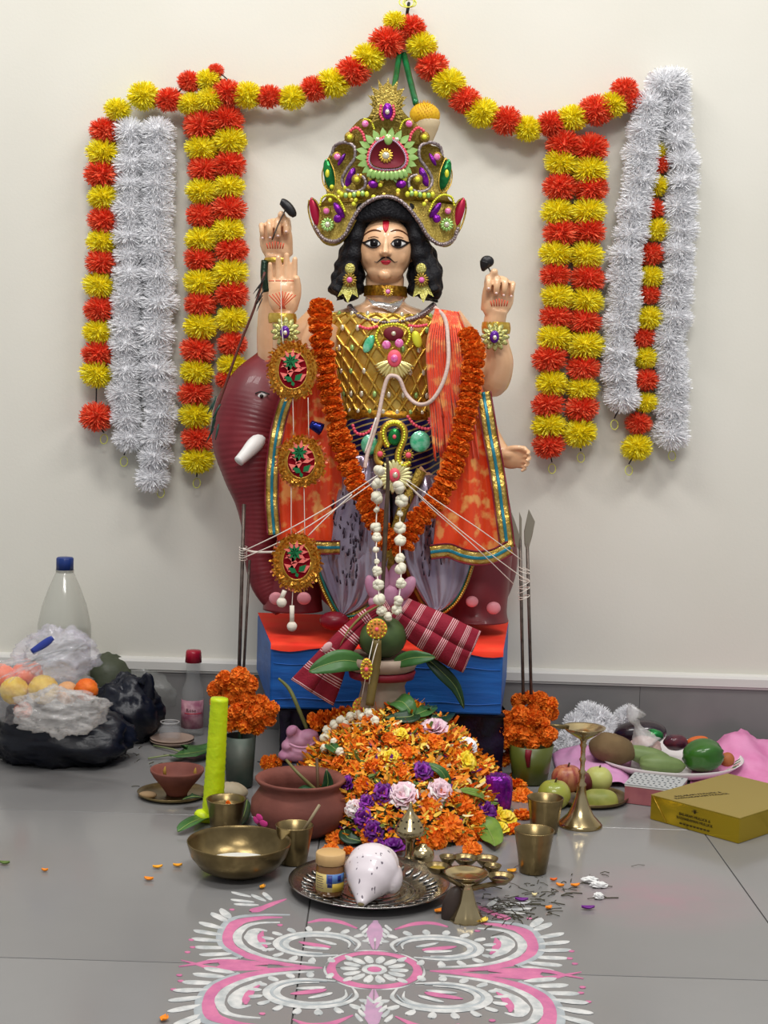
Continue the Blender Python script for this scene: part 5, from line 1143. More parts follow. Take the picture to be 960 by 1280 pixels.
t2 = thing('marigold_bunch', (b_.x, b_.y, 50*k), 'dome of deep orange marigolds packed in the olive green vase', 'flowers')
cluster(t2, [(634, 900, 14), (650, 893, 14), (666, 898, 14), (680, 908, 13), (688, 918, 11), (672, 918, 15), (655, 915, 15), (638, 915, 14), (626, 912, 11), (632, 925, 11), (648, 927, 12), (665, 928, 12), (682, 925, 11), (658, 903, 13)], dv+.004)
mb = MB(); tube(mb, [(b_.x, b_.y, .02), (b_.x, b_.y, 75*k)], .004, 6); mb.build('stem', M_leafd, t2)
t2 = thing('marigold_bunch', P(668, 900, dv-.09), 'small coil of marigolds behind the olive green vase, beside the pedestal', 'flowers')
cluster(t2, [(648, 876, 11), (662, 872, 12), (675, 874, 12), (686, 880, 12), (690, 892, 10), (680, 893, 12), (666, 888, 12)], dv-.07)
mb = MB(); q = P(668, 885, dv-.07); tube(mb, [(q.x, q.y, .0), (q.x, q.y, q.z)], .012, 8); mb.build('stem', M_leafd, t2)
# ---------------------------------------------------------------- things on the floor
M_brass = mat('aged_brass', (154, 134, 92), .3, .9, rgb2=(112, 96, 64), ns=22, bump=.12, bs=50); M_brass2 = mat('bright_brass', (206, 188, 146), .2, .95, rgb2=(168, 148, 106), ns=14); M_milk = mat('milk', (232, 232, 226), .25)
M_ss = mat('stainless_steel', (178, 176, 172), .18, .95, rgb2=(140, 136, 130), ns=9, bump=.1, bs=40); M_wick = mat('brown_wick', (70, 48, 26), .8)
def flathe(name, label, cat, px, base_py, rows, m, k=None, seg=40, part='body', mod=None, z0=0.0, group=None):
    "turned thing on the floor: rows of (height px, radius px) above the centre of its base, pixel size taken at its own distance"
    c = F(px, base_py, z0); s_ = S(-c.y); t = thing(name, c, label, cat, group); mb = MB()
    lathe(mb, [(r*s_, h*s_) for h, r in rows], c, seg, mod=mod); mb.build(part, m, t); return t, c, s_
def tumbler(px, py, rt, rb, h, label):
    rows = [(0, 0), (0, rb*.9), (1.5, rb), (h*.5, rb+(rt-rb)*.45), (h-1, rt), (h, rt+.6), (h+.6, rt), (h, rt-1.2), (h*.5, rb+(rt-rb)*.45-1.4), (3, rb-1.5), (3, 0)]
    return flathe('tumbler', label, 'tumbler', px, py, rows, M_brass)
def disc(mb, c, r, mi=0, seg=32):
    mb.add([V(c)]+[V(c)+V((r*cos(2*pi*j/seg), r*sin(2*pi*j/seg), 0)) for j in range(seg)], [(0, 1+j, 1+(j+1) % seg) for j in range(seg)], mi)
# big clay pot
t, c, s_ = flathe('clay_pot', 'wide-mouthed terracotta pot with a pink smudge, left of the flower heap', 'pot', 374, 1040, [(0, 0), (0, 34), (3, 42), (14, 56), (28, 63), (42, 62), (54, 54), (60, 50), (66, 55), (70, 58), (72, 56), (70, 50), (64, 44), (50, 46), (24, 54), (12, 40), (8, 0)], M_terra, seg=56)
q = c+V((0, 0, 38*s_)); mb = MB(); disc(mb, q, 49*s_); mb.build('dark_water', mat('dark_water', (40, 30, 24), .08), t)
mb = MB(); a_ = rad(212)
for k in range(3): ell(mb, c+V((62*s_*cos(a_+k*.13), 62*s_*sin(a_+k*.13), (24+5*(k % 2))*s_)), (.002, .010, .006), Matrix.Rotation(a_+k*.13, 3, 'Z'), 10, 6)
mb.build('pink_smudge', mat('pink_powder', (214, 60, 140), .9), t)
dp = -c.y
mb = MB(); ptube(mb, [(358, 950, dp-.03, 1.8), (372, 966, dp, 2.2), (392, 985, dp, 2.4), (400, 990, dp, 2)], 2, n=5, seg=8); tag(mb.build('plant_stem', mat('olive_stem_wet', (110, 104, 60), .45)), 'bent olive stem dipping into the big clay pot', 'stem')
mb = MB(); ptube(mb, [(396, 948, dp-.02), (397, 970, dp), (398, 992, dp)], 2, n=3, seg=8); tag(mb.build('plant_stem', mat('brown_stem', (92, 66, 40), .6)), 'upright brown stem standing in the big clay pot', 'stem')
leaf('dark pointed leaf standing in the big clay pot', [P(404, 995, dp), P(410, 980, dp), P(408, 962, dp)], .009, M_leafd, (0, -1, 0))
leaf('dark leaf lying across the water inside the big clay pot', [P(372, 992, dp+.02), P(385, 988, dp+.01), P(402, 990, dp)], .010, M_leafd, (0, -.5, 1))
# tumblers and bowl
t, c, s_ = tumbler(282, 1037, 25, 19, 40, 'brass tumbler with a bit of marigold inside, before the neon green candle')
mb = MB(); disc(mb, c+V((0, 0, 32*s_)), 22*s_); mb.build('water', mat('murky_water', (96, 80, 50), .1), t)
q = c+V((.004, -.004, 33*s_)); tag(inst('marigold_bit', PMo[0], q, rrot(), (6*s_, 6*s_, 4*s_)), 'tiny orange marigold floating in the brass tumbler by the candle', 'flower')
t, c, s_ = tumbler(367, 1079, 24, 17, 50, 'brass tumbler holding a pale stick, in front of the clay pot')
cA = c; mb = MB(); tube(mb, [c+V((.010, .0, 38*s_)), c+V((.036, .004, 106*s_*.72))], .0022, 8); tag(mb.build('spoon_stick', mat('pale_stick', (150, 134, 104), .5)), 'pale stick leaning in the brass tumbler before the clay pot', 'stick')
tumbler(680, 1040, 23, 17, 45, 'upper brass tumbler, partly behind the other one, beside the tall lamp')
t, c, s_ = tumbler(666, 1090, 25.5, 17.5, 55, 'front brass tumbler on the floor right of the brass lamp')
t, c, s_ = flathe('bowl', 'large round brass bowl of milk at the front left', 'bowl', 298, 1093, [(0, 0), (0, 22), (3, 32), (12, 50), (26, 61), (40, 65.5), (44, 66.5), (44.8, 66), (44, 65), (40, 64), (26, 59.5), (13, 49), (5, 31), (3, 0)], M_brass, seg=64)
mb = MB(); disc(mb, c+V((0, 0, 13.2*s_)), 48*s_, seg=48); mb.build('milk', M_milk, t)
# steel plate with jar and conch
sc_ = 1
c = F(462, 1114); s_ = S(-c.y); t = thing('plate', c, 'fluted stainless steel plate at the front, holding the jar and conch', 'plate')
PC = c; mb = MB(); lathe(mb, [(0, .002), (60*s_, .002), (72*s_, .003), (88*s_, .011), (99*s_, .015), (104*s_, .017), (104.5*s_, .0155), (99*s_, .013), (88*s_, .0085), (72*s_, .0005), (0, .0)], c, 96, mod=lambda i, a: 1+(.008*sin(a*36) if i in (2, 3, 6+2, 9) else 0)); mb.build('dish', M_ss, t)
mb = MB()
for j in range(36):
    a = 2*pi*j/36; u = V((cos(a), sin(a), 0)); ell(mb, c+u*80*s_+V((0, 0, .0085)), (9*s_, 3.6*s_, .0016), Matrix.Rotation(a, 3, 'Z') @ Matrix.Rotation(-.38, 3, 'Y'), 10, 6)
mb.build('flutes', M_ss, t)['kind'] = 'stuff'
for rr in (58, 48, 38, 26): mb = MB(); tube(mb, [c+V((cos(a)*rr*s_, sin(a)*rr*s_, .0022)) for a in [2*pi*k/60 for k in range(61)]], .0009, 6, up=V((0, 0, 1))); mb.build('engraved_ring', M_ss, t)
mb = MB()
for k in range(60):
    a = R.uniform(0, 6.28); rr = R.uniform(20, 72)*s_; ell(mb, c+V((cos(a)*rr, sin(a)*rr, .0035)), (R.uniform(.001, .003), .0015, .0008), rrot(1), 6, 4)
tag(mb.build('crumbs', mat('brown_crumbs', (70, 48, 34), .9), org=c), 'dark brown crumbs sprinkled over the steel plate', 'crumbs', kind='stuff')
q = F(412, 1117, .003); s_ = S(-q.y); t = thing('jar', q, 'small jar of brown paste with a tan lid on the steel plate', 'jar')
M_jar = mat('brown_paste', (140, 96, 50), .2, coat=.6, rgb2=(110, 72, 36), ns=14)
mb = MB(); lathe(mb, [(0, 0), (16*s_, 0), (18*s_, 2*s_), (18.5*s_, 6*s_), (18.5*s_, 34*s_), (17.5*s_, 38*s_), (16.5*s_, 41*s_), (0, 41*s_)], q, 40); mb.build('glass_body', M_jar, t)
mb = MB(); lathe(mb, [(18*s_, 40.5*s_), (18.8*s_, 41*s_), (18.8*s_, 54*s_), (17.8*s_, 55*s_), (0, 55*s_)], q, 48, mod=lambda i, a: 1+.012*sin(a*60)); mb.build('lid', mat('tan_plastic_lid', (206, 168, 112), .5), t)
def curvelabel(par, name, c, r, z0, z1, a0, a1, m, n=16):
    mb = MB(); rows = [[c+V((r*cos(a0+(a1-a0)*j/n), r*sin(a0+(a1-a0)*j/n), z)) for j in range(n+1)] for z in (z0, z1)]; grid(mb, rows); return solid(mb.build(name, m, par), .0003)
lb = curvelabel(t, 'label', q, 18.75*s_, 8*s_, 31*s_, rad(200), rad(340), mat('cream_yellow_label', (212, 190, 120), .45))
curvelabel(lb, 'blue_panel', q, 18.95*s_, 19*s_, 31*s_, rad(258), rad(340), mat('blue_print', (90, 130, 190), .4))
curvelabel(lb, 'dark_blue_panel', q, 19.1*s_, 14*s_, 30*s_, rad(262), rad(280), mat('navy_print', (24, 40, 120), .4))
curvelabel(lb, 'dark_blue_mark', q, 19.1*s_, 21*s_, 29*s_, rad(302), rad(318), bpy.data.materials['navy_print'], 6)
curvelabel(lb, 'yellow_panel', q, 18.95*s_, 8*s_, 18.6*s_, rad(282), rad(340), mat('yellow_print', (190, 160, 60), .4))
for k in range(6): curvelabel(lb, 'text_line', q, 18.95*s_, (12+3*k)*s_, (12.9+3*k)*s_, rad(210), rad(246-4*(k % 2)), mat('grey_print', (110, 90, 80), .5) if 'grey_print' not in bpy.data.materials else bpy.data.materials['grey_print'], 5)
# conch
q = F(466, 1118, .004); s_ = S(-q.y); t = thing('conch_shell', q, 'glossy white conch shell with grey specks lying on the steel plate', 'shell')
M_conch = mat('white_conch', (230, 220, 224), .3, coat=.35, rgb2=(112, 102, 112), ns=190, nd=1, lo=.69, hi=.72, bump=.1, bs=40, stretch=(1, 1, .45))
pth = smooth_path([(10, 16, 34, 18), (4, 4, 36, 31), (-1, -6, 33, 34), (-4, -16, 28, 31), (-8, -28, 20, 23), (-11, -38, 13, 14), (-13, -46, 8, 8), (-14, -52, 6, 4.5)], 6)
mb = MB(); tube(mb, [q+V((a*s_, b*s_*1.05, c_*s_)) for a, b, c_, r in pth], [r*s_ for a, b, c_, r in pth], 32, up=V((0, 0, 1)), mod=lambda i, j, a: 1+.02*sin(i*.9)+.06*max(0, cos(a-1.2))**3)
ell(mb, q+V((7*s_, 12*s_, 36*s_)), (26*s_, 22*s_, 25*s_), seg=24, rings=14); ell(mb, q+V((12*s_, 22*s_, 40*s_)), (15*s_, 14*s_, 15*s_), seg=18, rings=10)
ell(mb, q+V((24*s_, -4*s_, 24*s_)), (14*s_, 24*s_, 20*s_), seg=20, rings=12)
mb.v = [V((v.x, v.y, max(v.z, q.z))) for v in mb.v]
sh = fuse(mb.build('shell', M_conch, t), .0026, 4)
mb = MB(); ell(mb, q+V((-14*s_, -53*s_, 6*s_)), (4.5*s_, 2.5*s_, 3.2*s_), seg=10, rings=6); mb.build('broken_tip', mat('grey_brown_tip', (130, 116, 80), .8), t)
# brass dome (incense cover), small ball, lamp with cups
t, c, s_ = flathe('incense_dome', 'brass pierced dome on a stem standing before the flower heap', 'incense burner', 511, 1078, [(0, 0), (0, 14), (2, 14), (5, 8), (10, 5), (26, 5), (32, 8), (36, 16), (40, 19), (44, 19.5), (46, 18), (52, 15), (58, 11), (61, 9), (64, 6), (68, 4), (72, 2), (76, 2.4), (79, 1), (80, 0)], M_brass2, seg=40)
mb = MB()
for k in range(9):
    for h, r in ((49, 16.8), (56, 12.6)): a = 2*pi*k/9+h; ell(mb, c+V((cos(a)*r*s_, sin(a)*r*s_, h*s_)), (.0016, .0016, .0016), seg=6, rings=4)
mb.build('piercing', M_dark, t)['kind'] = 'stuff'
t, c, s_ = flathe('brass_bell', 'small shiny brass ball-shaped bell between the dome and the lamp', 'bell', 528, 1082, [(0, 0), (0, 8), (4, 12), (12, 15), (19, 14), (24, 9), (26, 5), (28, 5), (29, 0)], M_brass2, seg=32)
t = thing('oil_lamp', F(582, 1153), 'brass oil lamp with a ring of small cups on a flared foot, at the front', 'lamp')
c = F(583, 1150); s_ = S(-c.y); mb = MB(); lathe(mb, [(0, 0), (22*s_, 0), (22*s_, 2*s_), (18*s_, 8*s_), (11*s_, 24*s_), (7*s_, 40*s_), (5*s_, 46*s_), (9*s_, 49*s_), (0, 49*s_)], c, 40, mod=lambda i, a: 1+.04*sin(a*10)); mb.build('foot', M_brass2, t)
def cup(par, px, py, r, z, fill=None, m=M_brass):
    c = F(px, py, z); k = S(-c.y); r = r*k; mb = MB(); lathe(mb, [(0, -.010), (r*.5, -.009), (r*.85, -.003), (r, .001), (r*1.02, .002), (r*.95, .001), (r*.78, -.003), (r*.45, -.006), (0, -.0065)], c, 32); o = mb.build('cup', m, par)
    if fill: mb = MB(); ell(mb, c+V((0, 0, -.0035)), (r*.72, r*.72, .003), seg=14, rings=6); mb.build('filling', fill, o)
    return c
zc = 50*s_
cup(t, 583, 1092, 28, zc+.006, m=M_brass2)
M_oil = mat('dark_oil', (26, 16, 26), .2); M_turm = mat('yellow_powder', (150, 124, 34), .8)
for px, py, r, f in ((547, 1083, 15, M_turm), (582, 1073, 16, M_ss), (608, 1074, 15, M_wick), (626, 1096, 17, M_oil), (616, 1083, 11, M_oil), (560, 1072, 11, M_wick)): 
    cc = cup(t, px, py, r, zc-.004, f); mb = MB(); tube(mb, [cc+V((0, 0, -.008)), V((c.x, c.y, zc-.010))], .004, 8, flat=.5); mb.build('arm', M_brass, t)
mb = MB(); ell(mb, F(565, 1132, .018), (.013, .010, .028), Matrix.Rotation(.25, 3, 'Y'), 18, 12); tag(mb.build('dark_stone', mat('dark_brown_wood', (62, 50, 42), .5, rgb2=(44, 34, 30), ns=30)), 'dark brown oval knob leaning on the left of the oil lamp foot', 'knob')
# tall lamp stand
t, c, s_ = flathe('lamp_stand', 'tall slender brass lamp stand with a dish top and flared foot', 'lamp', 725, 1032, [(0, 0), (0, 28), (2, 28.5), (5, 26), (14, 17), (26, 11), (38, 7), (50, 5), (54, 6), (57, 3.6), (66, 3.4), (70, 5), (73, 3), (82, 3), (86, 4.4), (89, 3), (100, 3), (104, 4.5), (107, 3.2), (112, 5), (116, 12), (122, 22), (127, 27), (128, 27.5), (127, 25), (122, 18), (119, 8), (118, 0)], M_brass2, seg=48)
mb = MB(); lathe(mb, [(25*s_, .0025), (25.5*s_, .004), (24*s_, .005)], c, 48); mb.build('foot_ring', M_brass, t)
mb = MB(); tube(mb, [c+V((-20*s_, -.004, 127*s_)), c+V((-33*s_, -.008, 129*s_)), c+V((-44*s_, -.010, 131*s_))], [.004, .0035, .0015], 8, flat=.5); mb.build('spout', M_brass, t)
# small plate of fruit
c = F(735, 1000); s_ = S(-c.y); t = thing('plate', c, 'small dark brass plate of fruit behind the tall lamp stand', 'plate')
mb = MB(); lathe(mb, [(0, .002), (40*s_, .002), (47*s_, .006), (50*s_, .010), (51*s_, .010), (48*s_, .004), (41*s_, 0), (0, 0)], c, 56); mb.build('dish', M_brass, t)
M_app = mat('green_apple_skin', (142, 156, 56), .3, rgb2=(176, 170, 78), ns=14, coat=.2); M_pgua = mat('pale_green_skin', (176, 180, 96), .4, rgb2=(196, 194, 120), ns=18); M_rapp = mat('red_streaked_skin', (150, 60, 54), .35, rgb2=(196, 130, 92), ns=30, stretch=(4, 4, 1)); M_cuc = mat('cucumber_skin', (128, 136, 56), .45, rgb2=(164, 164, 84), ns=26, bump=.3, bs=60)
def fruit(name, label, px, py, r, m, d, sq=.93, dent=.18, stem=True, cat='fruit'):
    mb = MB(); c = P(px, py, d); k = r*S(d); ell(mb, c, (k, k, k*sq), seg=28, rings=18, fn=lambda u: 1-dent*max(0, (abs(u.z)-.8)/.2)**2+.015*sin(5*math.atan2(u.y, u.x))); o = mb.build(name, m, org=c+V((0, 0, -k*sq)))
    if stem: mb = MB(); tube(mb, [c+V((0, 0, k*sq*.72)), c+V((k*.1, -k*.05, k*sq*1.1))], k*.06, 6); mb.build('stem', M_wick, o)
    tag(o, label, cat); return o
df = -c.y
fruit('apple', 'green apple, nearest fruit left of the lamp stand on the small plate', 693, 993, 21, M_app, df+.05)
fruit('apple', 'red streaked apple behind the green apple on the small plate', 709, 973, 20, M_rapp, df-.01)
fruit('apple', 'dark red fruit just behind the lamp stem on the small plate', 726, 978, 16, mat('dark_red_skin', (90, 28, 34), .35), df-.02, stem=False)
fruit('guava', 'pale green guava behind the cucumber on the small plate', 748, 974, 18, M_pgua, df-.03, dent=.08)
mb = MB(); k = S(df+.02); q = P(749, 1001, df+.02); tube(mb, [q+V(((-24+48*i/14)*k, -.004*sin(pi*i/14), .0)) for i in range(15)], [16*k*(max(.02, 1-abs((i-7)/7.0)**3))**.5 for i in range(15)], 20, up=V((0, 0, 1)), mod=lambda i, j, a: 1+.02*sin(a*8)); tag(mb.build('cucumber', M_cuc, org=q+V((0, 0, -.02))), 'short stout yellow-green cucumber lying at the front of the small plate', 'vegetable')
# big white plate of vegetables
c = F(832, 958); s_ = S(-c.y); db = -c.y; t = thing('plate', c, 'large white enamel plate of vegetables with a green patterned rim, by the wall', 'plate')
rx_ = 95; mb = MB(); lathe(mb, [(0, .002), (62*s_, .002), (80*s_, .010), (rx_*s_, .024), ((rx_+1.5)*s_, .024), (82*s_, .006), (62*s_, 0), (0, 0)], c, 72); mb.build('dish', mat('white_enamel', (228, 222, 220), .25), t)
for j in range(54):
    a = 2*pi*j/54; mb = MB(); u = V((cos(a), sin(a), 0)); p0 = c+u*84*s_+V((0, 0, .0142)); p1 = c+u*92*s_+V((0, 0, .0222))+V((-u.y, u.x, 0))*.003
    tube(mb, [p0, p1], [.0012, .0006], 5); mb.build('rim_mark', bpy.data.materials['leaf_green'] if j % 3 else mat('pink_mark', (206, 120, 140), .5) if 'pink_mark' not in bpy.data.materials else (bpy.data.materials['leaf_green'] if j % 3 else bpy.data.materials['pink_mark']), t)
def veg(name, label, px, py, d, rx, rz, ry, m, tilt=0, fn=None, cat='vegetable', seg=28, rings=18, yaw=0):
    mb = MB(); k = S(d); c = P(px, py, d); ell(mb, c, (rx*k, ry*k, rz*k), Matrix.Rotation(rad(yaw), 3, 'Z') @ Matrix.Rotation(rad(tilt), 3, 'Y'), seg, rings, fn=fn); o = mb.build(name, m, org=c+V((0, 0, -rz*k))); return tag(o, label, cat)
lump = lambda sd: (lambda u: 1+.10*noise.noise(u*1.6+V((sd, 0, 0)))+.03*noise.noise(u*6))
veg('yam', 'rough brown yam at the left of the white plate', 765, 936, db+.05, 29, 20, 22, mat('brown_yam', (120, 98, 66), .85, rgb2=(98, 78, 50), ns=22, bump=.5, bs=60), 12, lump(2))
veg('eggplant', 'dark purple eggplant at the back of the white plate', 800, 917, db-.05, 34, 17, 20, mat('aubergine', (38, 22, 34), .25, coat=.4), -6)
veg('green_gourd', 'long pointed green gourd, front one on the white plate', 822, 955, db+.07, 36, 12, 14, mat('gourd_green', (118, 138, 84), .5, rgb2=(98, 120, 66), ns=20), 4, lambda u: 1-.35*max(0, -u.x)**1.5+.03*sin(6*math.atan2(u.z, u.y)))
veg('green_gourd', 'green gourd lying behind the front gourd on the white plate', 815, 947, db+.045, 38, 12, 14, bpy.data.materials['gourd_green'], 14, lambda u: 1-.3*max(0, u.x)**1.5+.03*sin(6*math.atan2(u.z, u.y)))
veg('papaya', 'round glossy green papaya with lobes at the right of the white plate', 879, 945, db+.05, 26, 21, 24, mat('papaya_green', (52, 104, 30), .3, rgb2=(34, 84, 22), ns=12, coat=.25), -12, lambda u: 1+.05*cos(5*math.atan2(u.z, u.y)))
veg('carrot', 'small orange carrot end behind the green papaya', 872, 926, db-.03, 14, 6, 7, mat('carrot_orange', (206, 100, 40), .6), -10)
veg('orange_root', 'orange-brown root at the right edge of the white plate', 909, 950, db+.02, 9, 10, 9, mat('brown_orange', (168, 96, 50), .6), 20)
veg('red_bundle', 'dark red wrapped bundle with silver thread, behind the green papaya', 845, 928, db-.01, 16, 10, 11, mat('dark_red_wrap', (90, 22, 36), .3, coat=.3, rgb2=(50, 14, 40), ns=60), 0, lump(5), 'bundle')
veg('green_packet', 'small green foil packet behind the gourds on the white plate', 818, 919, db-.02, 12, 8, 9, M_green, 5, lump(9), 'packet')
M_clear = mat('clear_plastic', (228, 230, 234), .12, alpha=.13, spec=.9, bump=.9, bs=45, coat=.4); M_clear2 = mat('milky_plastic', (224, 222, 220), .25, alpha=.42, spec=.8, bump=.9, bs=50)
k = S(db+.01); q = P(806, 934, db+.01); t = thing('plastic_pouch', q+V((0, 0, -.02)), 'knotted plastic pouch of pinkish grains standing in the white plate', 'pouch')
mb = MB(); crum(mb, q, (.030, .024, .020), amp=.10, seed=3); mb.build('pink_grains', mat('pinkish_grains', (206, 172, 166), .8, bump=.5, bs=200), t)
mb = MB(); ptube(mb, [(806, 930, db+.015, 20), (800, 916, db+.015, 9), (796, 905, db+.015, 4), (792, 896, db+.015, 9), (797, 886, db+.015, 12)], 8, n=5, seg=20, mod=lambda i, j, a: 1+.16*sin(a*6+i)); mb.build('plastic', M_clear2, t)
# white tinsel garland heap on the floor
TH = thing('tinsel_heap', F(728, 955), 'white tinsel garland piled on the floor against the wall, right', 'garland')
for x, y, dz_, r in ((706, 945, .12, 15), (712, 925, .10, 16), (720, 905, .08, 16), (735, 893, .06, 17), (748, 897, .07, 16), (758, 905, .07, 15), (742, 915, .10, 17), (728, 925, .13, 17), (716, 940, .14, 15), (738, 935, .13, 14), (735, 905, .05, 16), (756, 920, .09, 13), (720, 950, .16, 12), (778, 895, .06, 11), (786, 892, .06, 12), (700, 935, .10, 12)):
    s_ = r*S(dz_); inst('pompom', R.choice(PW), P(x, y, dz_), rrot(), s_, TH)
# pink cloth sheets
M_pinkc = mat('pink_gauze', (222, 130, 180), .6, rgb2=(232, 152, 196), ns=20, bump=.4, bs=40, alpha=.93)
def ground_cloth(label, px0, px1, py0, py1, hfun, n=40, m_=30, mt=M_pinkc, name='pink_cloth'):
    rows = []; 
    for i in range(n+1):
        row = []
        for j in range(m_+1):
            u, v = j/m_, i/n; p = F(px0(v)+(px1(v)-px0(v))*u, py0(u)+(py1(u)-py0(u))*v); p.z = max(.0012, hfun(u, v, p)); row.append(p)
        rows.append(row)
    mb = MB(); grid(mb, rows); return tag(solid(mb.build(name, mt, org=rows[n//2][m_//2]*1.0), .0009), label, 'cloth')
ground_cloth('sheer pink cloth rising in a peak by the wall, right of the white plate', lambda v: 868-6*v, lambda v: 990, lambda u: 936, lambda u: 985, lambda u, v, p: .035*math.exp(-((u-.45)**2/.05+(v-.2)**2/.09))+.012*(1-v)*(1+noise.noise(V((u*7, v*5, 0))))+.006*abs(noise.noise(V((u*14, v*3, 1)))))
ground_cloth('pink and lilac cloth crumpled between the small fruit plate and the white plate', lambda v: 690+10*v, lambda v: 790-5*v, lambda u: 945, lambda u: 985, lambda u, v, p: .018*(1-v*.5)*(1+.9*noise.noise(V((u*6, v*4, 3))))*min(1, u*4, (1-u)*5)+.004, name='lilac_cloth', mt=mat('lilac_pink_cloth', (206, 140, 186), .7, rgb2=(216, 160, 200), ns=16, bump=.4, bs=40))
# patterned sweet box
c0 = F(780, 1004); c1 = F(826, 1010); s_ = S(-c0.y); u = (c1-c0); u.z = 0; u.normalize(); v = V((-u.y, u.x, 0)); hh = 26*s_; W_ = (c1-c0).length*1.45; D_ = .085
t = thing('sweet_box', c0+u*W_/2+v*D_/2, 'low pink cardboard box with a grey leaf-patterned lid, behind the gold box', 'box')
def obox(par, name, o, a, b, la, lb, z0, z1, m, e=.0008):
    mb = MB(); quadbox(mb, (o+b*lb)[:2], (o+a*la+b*lb)[:2], (o+a*la)[:2], o[:2], z0, z1); ob = mb.build(name, m, par, smooth=False); bv = ob.modifiers.new('bevel', 'BEVEL'); bv.width = e; bv.segments = 2; return ob
obox(t, 'box_body', c0, u, v, W_, D_, .0005, hh*.86, mat('dusty_pink_card', (168, 100, 104), .5, rgb2=(150, 84, 92), ns=30))
obox(t, 'white_edge', c0-u*.0005-v*.0005, u, v, W_+.001, D_+.001, hh*.86, hh*.93, M_white)
lid = obox(t, 'lid', c0-u*.001-v*.001, u, v, W_+.002, D_+.002, hh*.93, hh, mat('pale_grey_card', (176, 178, 178), .5))
for i in range(9):
    for j in range(6):
        p = c0+u*(W_*(i+.5+.3*(j % 2))/9.6)+v*(D_*(j+.5)/6); mb = MB(); ell(mb, V((p.x, p.y, hh+.0002)), (.0042, .0016, .0004), frame(Z3) @ Matrix.Rotation((-.5 if j % 2 else .5), 3, 'Z'), 8, 4); mb.build('leaf_print', mat('dark_leaf_print', (84, 92, 96), .6) if 'dark_leaf_print' not in bpy.data.materials else bpy.data.materials['dark_leaf_print'], lid)
# gold box
A_ = F(812.6, 1024); B_ = F(923, 1055); hz = P(812.6, 993, -A_.y).z; Ct = F(911, 967, hz); u = B_-A_; L_ = u.length; u.normalize(); v = V((-u.y, u.x, 0)); Dp = abs((Ct-A_).dot(v))
t = thing('gold_box', A_+u*L_/2+v*Dp/2, 'flat shiny gold cardboard sweet box with black print at the right edge', 'box')
M_gb = mat('gold_card', (196, 170, 44), .16, .75, rgb2=(184, 156, 36), ns=3); M_gbt = mat('matt_gold_card', (164, 142, 58), .38, .5)
gb = obox(t, 'box_body', A_, u, v, L_, Dp, .0005, hz-.0015, M_gb, .0006); obox(t, 'lid_top', A_-u*.0006-v*.0006, u, v, L_+.0012, Dp+.0012, hz-.0015, hz, M_gbt, .0005)
M_ink = mat('brown_black_ink', (52, 40, 14), .5)
def text(par, s, size, loc, xa, ya, m=M_ink, name='lettering', align='CENTER'):
    cu = bpy.data.curves.new(name, 'FONT'); cu.body = s; cu.size = size; cu.align_x = align; cu.extrude = .00015; cu.resolution_u = 2; tmp = bpy.data.objects.new('t', cu); C.objects.link(tmp)
    dg = bpy.context.evaluated_depsgraph_get(); me = bpy.data.meshes.new_from_object(tmp.evaluated_get(dg)); bpy.data.objects.remove(tmp); me.materials.clear(); me.materials.append(m); me.name = name
    xa = V(xa).normalized(); ya = V(ya).normalized(); za = xa.cross(ya); o = bpy.data.objects.new(name, me); C.objects.link(o); o.parent = par
    o.matrix_basis = Matrix.Translation(V(loc)-ORG[par.name]) @ Matrix((xa, ya, za)).transposed().to_4x4(); ORG[o.name] = V(loc); return o
fc = A_+u*L_*.51-v*.0007
text(t, 'BALARAM MULLICK &', .0062, fc+V((0, 0, hz*.50)), u, Z3)
text(t, 'RADHARAMAN MULLICK', .0062, fc+V((0, 0, hz*.34)), u, Z3)
mb = MB()
for k in range(9): e = fc+u*(-.026+.0066*k)+V((0, 0, hz*.18)); box(mb, e, (.0045, .0004, .0022), Matrix((u, v, Z3)).transposed())
mb.build('small_print', M_ink, t, smooth=False)['kind'] = 'stuff'
mb = MB()
for k in range(5):
    a = rad(30+30*k); e = fc+V((0, 0, hz*.70)); tube(mb, [e, e+u*(.004*cos(a))+V((0, 0, .0065*sin(a))), e+u*(.007*cos(a))+V((0, 0, .007*sin(a)))], .0004, 5)
mb.build('emblem', M_ink, t)
tc_ = A_+u*L_*.30+v*Dp*.28+V((0, 0, hz+.0003)); ua = (u*.35+v*.94).normalized(); ub = Z3.cross(ua)
for k, (sx, w_) in enumerate(((0, 'BALARAM MULLICK &'), (.011, 'RADHARAMAN MULLICK'))): text(t, w_, .0095, tc_+u*0-ub*sx*1.0, ua, ub)
mb = MB(); e = A_+u*.004; tube(mb, [e-v*.0012+V((0, 0, hz-.001)), A_+u*L_*.20-v*.0012+V((0, 0, .001))], .0005, 5); mb.build('flap_edge', M_gold, t)
